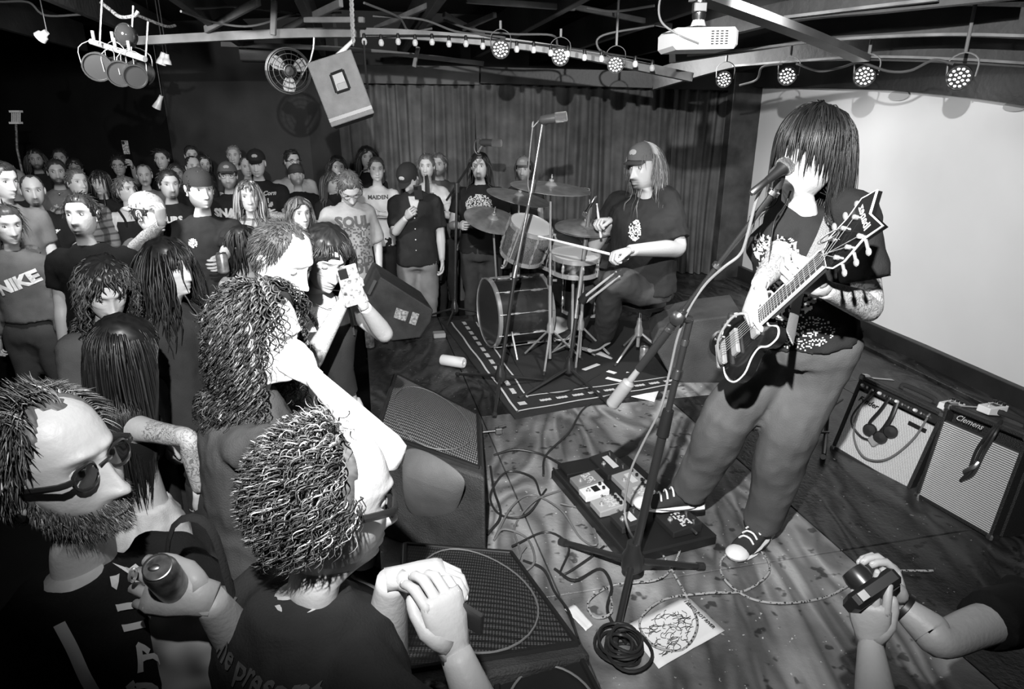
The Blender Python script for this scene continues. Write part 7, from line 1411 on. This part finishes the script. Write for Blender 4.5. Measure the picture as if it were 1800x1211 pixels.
# fan
fc0 = at(508, 125, 5.0); fd = unit(CAM - fc0 + (.9, 0, 0)); fa = perp(fd); fb_ = np.cross(fd, fa); t = thing('ceiling_fan', fc0, 'round caged fan with dark blades hanging left of the hung speaker', 'fan'); rf = .15
for i, (rr, zz) in enumerate(((1, 0), (.93, .03), (.75, .045), (.5, .055), (.28, .06), (1, -.05))):
    q = MB(); q.tube([fc0 + fd * zz + (fa * math.cos(a) + fb_ * math.sin(a)) * rf * rr for a in np.linspace(0, 6.283, 37)], .0035 if 0 < i < 5 else .007, 5, cap=False); part('cage_ring', q, DARKMET, t)
q = MB()
for i in range(18): a = i / 18 * 6.283; e = fa * math.cos(a) + fb_ * math.sin(a); q.tube([fc0 + fd * .06 + e * rf * .2, fc0 + fd * .05 + e * rf * .7, fc0 + e * rf], .0016, 4, sm=3)
part('cage_spokes', q, DARKMET, t); q = MB(); q.lathe([(.0, -.07), (.045, -.06), (.05, .0), (.03, .02), (.0, .022)], fc0, fd, 18); part('motor', q, BLACK, t)
for i in range(3):
    a0 = 1.5 + i * 2.094; v = []; f = []
    for j, u in enumerate(np.linspace(.2, .9, 7)):
        for k, w in enumerate(np.linspace(-1, 1, 5)):
            wd = .55 * math.sin(math.pi * (.15 + .75 * u)) ; a = a0 + w * wd * .9; v.append(fc0 + (fa * math.cos(a) + fb_ * math.sin(a)) * rf * u + fd * (.008 * w + .004))
    f = [(j * 5 + k, j * 5 + k + 1, (j + 1) * 5 + k + 1, (j + 1) * 5 + k) for j in range(6) for k in range(4)]; q = MB(); q.add(v, f); part('fan_blade', q, mat('steel_blade', .22, .6, 0), t)
q = MB(); q.tube([fc0 + fb_ * rf + fd * -.03, at(546, 105, 5.0), at(552, 66, 5.0)], .008, 8, sm=2); part('bracket', q, STEEL, t)
# cluster of old par cans
a, b = at(160, 73, 4.2), at(255, 104, 4.0); t = thing('lamp_bar', a, 'pale pipe bar hanging the cluster of old lamps at upper left', 'bar'); q = MB(); q.tube([a, b], .016, 12); part('pipe', q, mat('dusty_pipe', .25, .6), t)
for x, y, yt in ((175, 80, 20), (230, 95, 30), (256, 104, 58)): q = MB(); q.tube([at(x, y, 4.1), at(x + 4, yt - 20, 4.1)], .006, 6); part('hanger_rod', q, STEEL, t)
for i, (x, y, r, dx, lb, ln) in enumerate(((171, 118, .075, -.15, 'leftmost old lamp in the cluster, with honeycomb lens', None), (211, 130, .068, .0, 'middle old lamp in the cluster, with pale frosted lens', mat('frosted_lens', .6, .5)), (238, 135, .062, .15, 'third old lamp in the cluster, beaded lens in front', None), (249, 128, .070, .35, 'rearmost old lamp of the cluster, behind the beaded one', None), (197, 118, .05, -.5, 'small turned lamp between the leftmost and middle lamps', None))):
    p = at(x, y, 4.0 + (.12 if i > 2 else 0)); par(lb, p, unit(CAM - p) + np.array((dx, 0, -.15)), False, r, .15, 'old lamps in the cluster', .13, ln)
q = MB(); pm_ = at(222, 62, 4.1); q.ell(pm_, (.06, .06, .065), None, 24, 14); t = single('mirror_ball', q, mat('dark_glass_ball', .05, .08, .6), 'dark glass ball hanging above the lamp cluster', 'ornament'); 
q = MB(); q.tube([at(178, 5, 4.3), at(195, 18, 4.2), at(212, 30, 4.15), at(235, 28, 4.1), at(243, 20, 4.1)], .01, 7, sm=3); q.tube([at(240, 26, 4.1), at(290, 46, 4.3), at(308, 45, 4.4)], .008, 7, sm=3); single('tinsel_garland', q, mat('tinsel', .5, .3, .7, var=(90, .1, 1.5)), 'glittering garland draped above the lamp cluster', 'garland')
for i, (x0, y0, x1, y1, Y, lb) in enumerate(((70, 67, 82, 56, 4.6, 'small pale spotlight alone at the far upper left'), (275, 190, 284, 168, 6.6, 'small chrome spotlight hanging on a rod beside the grey wall'), (283, 113, 287, 92, 6.0, 'left of two small bell lamps under the rail'), (293, 113, 293, 95, 6.0, 'right of two small bell lamps under the rail'))):
    p0, p1 = at(x0, y0, Y), at(x1, y1, Y); t = thing('small_spotlight', p0, lb, 'spotlight', 'small fixtures'); q = MB(); L_l = np.linalg.norm(p1 - p0); q.lathe([(.0, .0), (.040, .0), (.034, .03), (.022, L_l * .6), (.018, L_l)], p0, p1 - p0, 16); part('housing', q, mat('pale_metal', .6, .4), t); q = MB(); q.tube([p1, np.array((p1[0], p1[1], 2.95))], .004, 6); part('stem', q, STEEL, t)
t = thing('wall_lantern', at(28, 205, 7), 'small caged lantern on the dark left side wall', 'lantern'); q = MB()
for i in range(5): q.tube([at(21 + i * 3.5, 198, 7), at(21 + i * 3.5, 214, 7)], .006, 5)
q.box(at(28, 196, 7), (.10, .06, .02)); q.box(at(28, 216, 7), (.10, .06, .02)); part('cage', q, mat('pale_metal', .6, .4), t); q = MB(); q.tube([at(28, 217, 7), at(30, 262, 7), np.array((at(32, 290, 7)[0], 7, FLOOR0))], .011, 6); single('neon_strip', q, mat('unlit_neon_strip', .14, .6, var=(40, .1, 1.5)), 'thin vertical neon strip at far left, modelled as an unlit pole under the lantern', 'pole')  # neon strip drawn as an unlit pole, lengthened down to the floor
# loose ceiling cables
for i, (pts, lb) in enumerate(((((290, -5, 4.3), (340, 14, 4.6), (420, 12, 5.0), (520, 24, 5.2), (600, 22, 5.2)), 'upper slack cable over the left ceiling'), (((318, 20, 4.5), (380, 40, 4.9), (440, 46, 5.0), (500, 30, 5.0), (520, 24, 5.1)), 'second slack cable hanging under the left joists'), (((655, 28, 4.8), (740, 34, 4.9), (800, 55, 5.0), (855, 62, 4.9), (888, 66, 4.85)), 'slack cable feeding the leftmost rail lamp'),
      (((780, 35, 5.2), (830, 52, 5.0), (900, 60, 5.0), (970, 62, 5.0), (980, 80, 4.9)), 'slack cable feeding the second rail lamp'), (((1150, 45, 5.0), (1060, 62, 5.0), (1052, 85, 5.0), (1080, 100, 4.95)), 'cable curling to the third rail lamp'), (((640, 5, 4.4), (700, 30, 4.8), (720, 55, 5), (760, 50, 5)), 'thin cable crossing above the bulb string'), (((1300, 150, 5.1), (1330, 140, 5.0), (1340, 118, 4.8), (1375, 112, 4.7)), 'cable between the two left screen lamps'),
      (((1400, 112, 4.65), (1440, 125, 4.5), (1480, 118, 4.4), (1512, 110, 4.2), (1560, 125, 4.0), (1600, 124, 3.9), (1640, 106, 3.8), (1675, 112, 3.7)), 'slack cable sagging between the right screen lamps'), (((0, 3, 5), (50, 4, 5), (80, 27, 5), (150, 25, 5)), 'pipe-like cable at the top left corner'), (((1030, 14, 4.4), (1080, 20, 4.6), (1150, 10, 4.4)), 'thin cable left of the projector pole'))):
    cable('ceiling_cable', [at(*p) for p in pts], .0075, mat('dusty_cable', .10, .6), lb, group='ceiling cables')
q = MB(); q.box(at(455, 98, 6.9), (.34, .2, .11), RM, .01); single('wall_speaker_box', q, BRD, 'dark box shelf above the grey wall left of the fan', 'box', smooth=False)
bpy.data.scenes.remove(TMP)
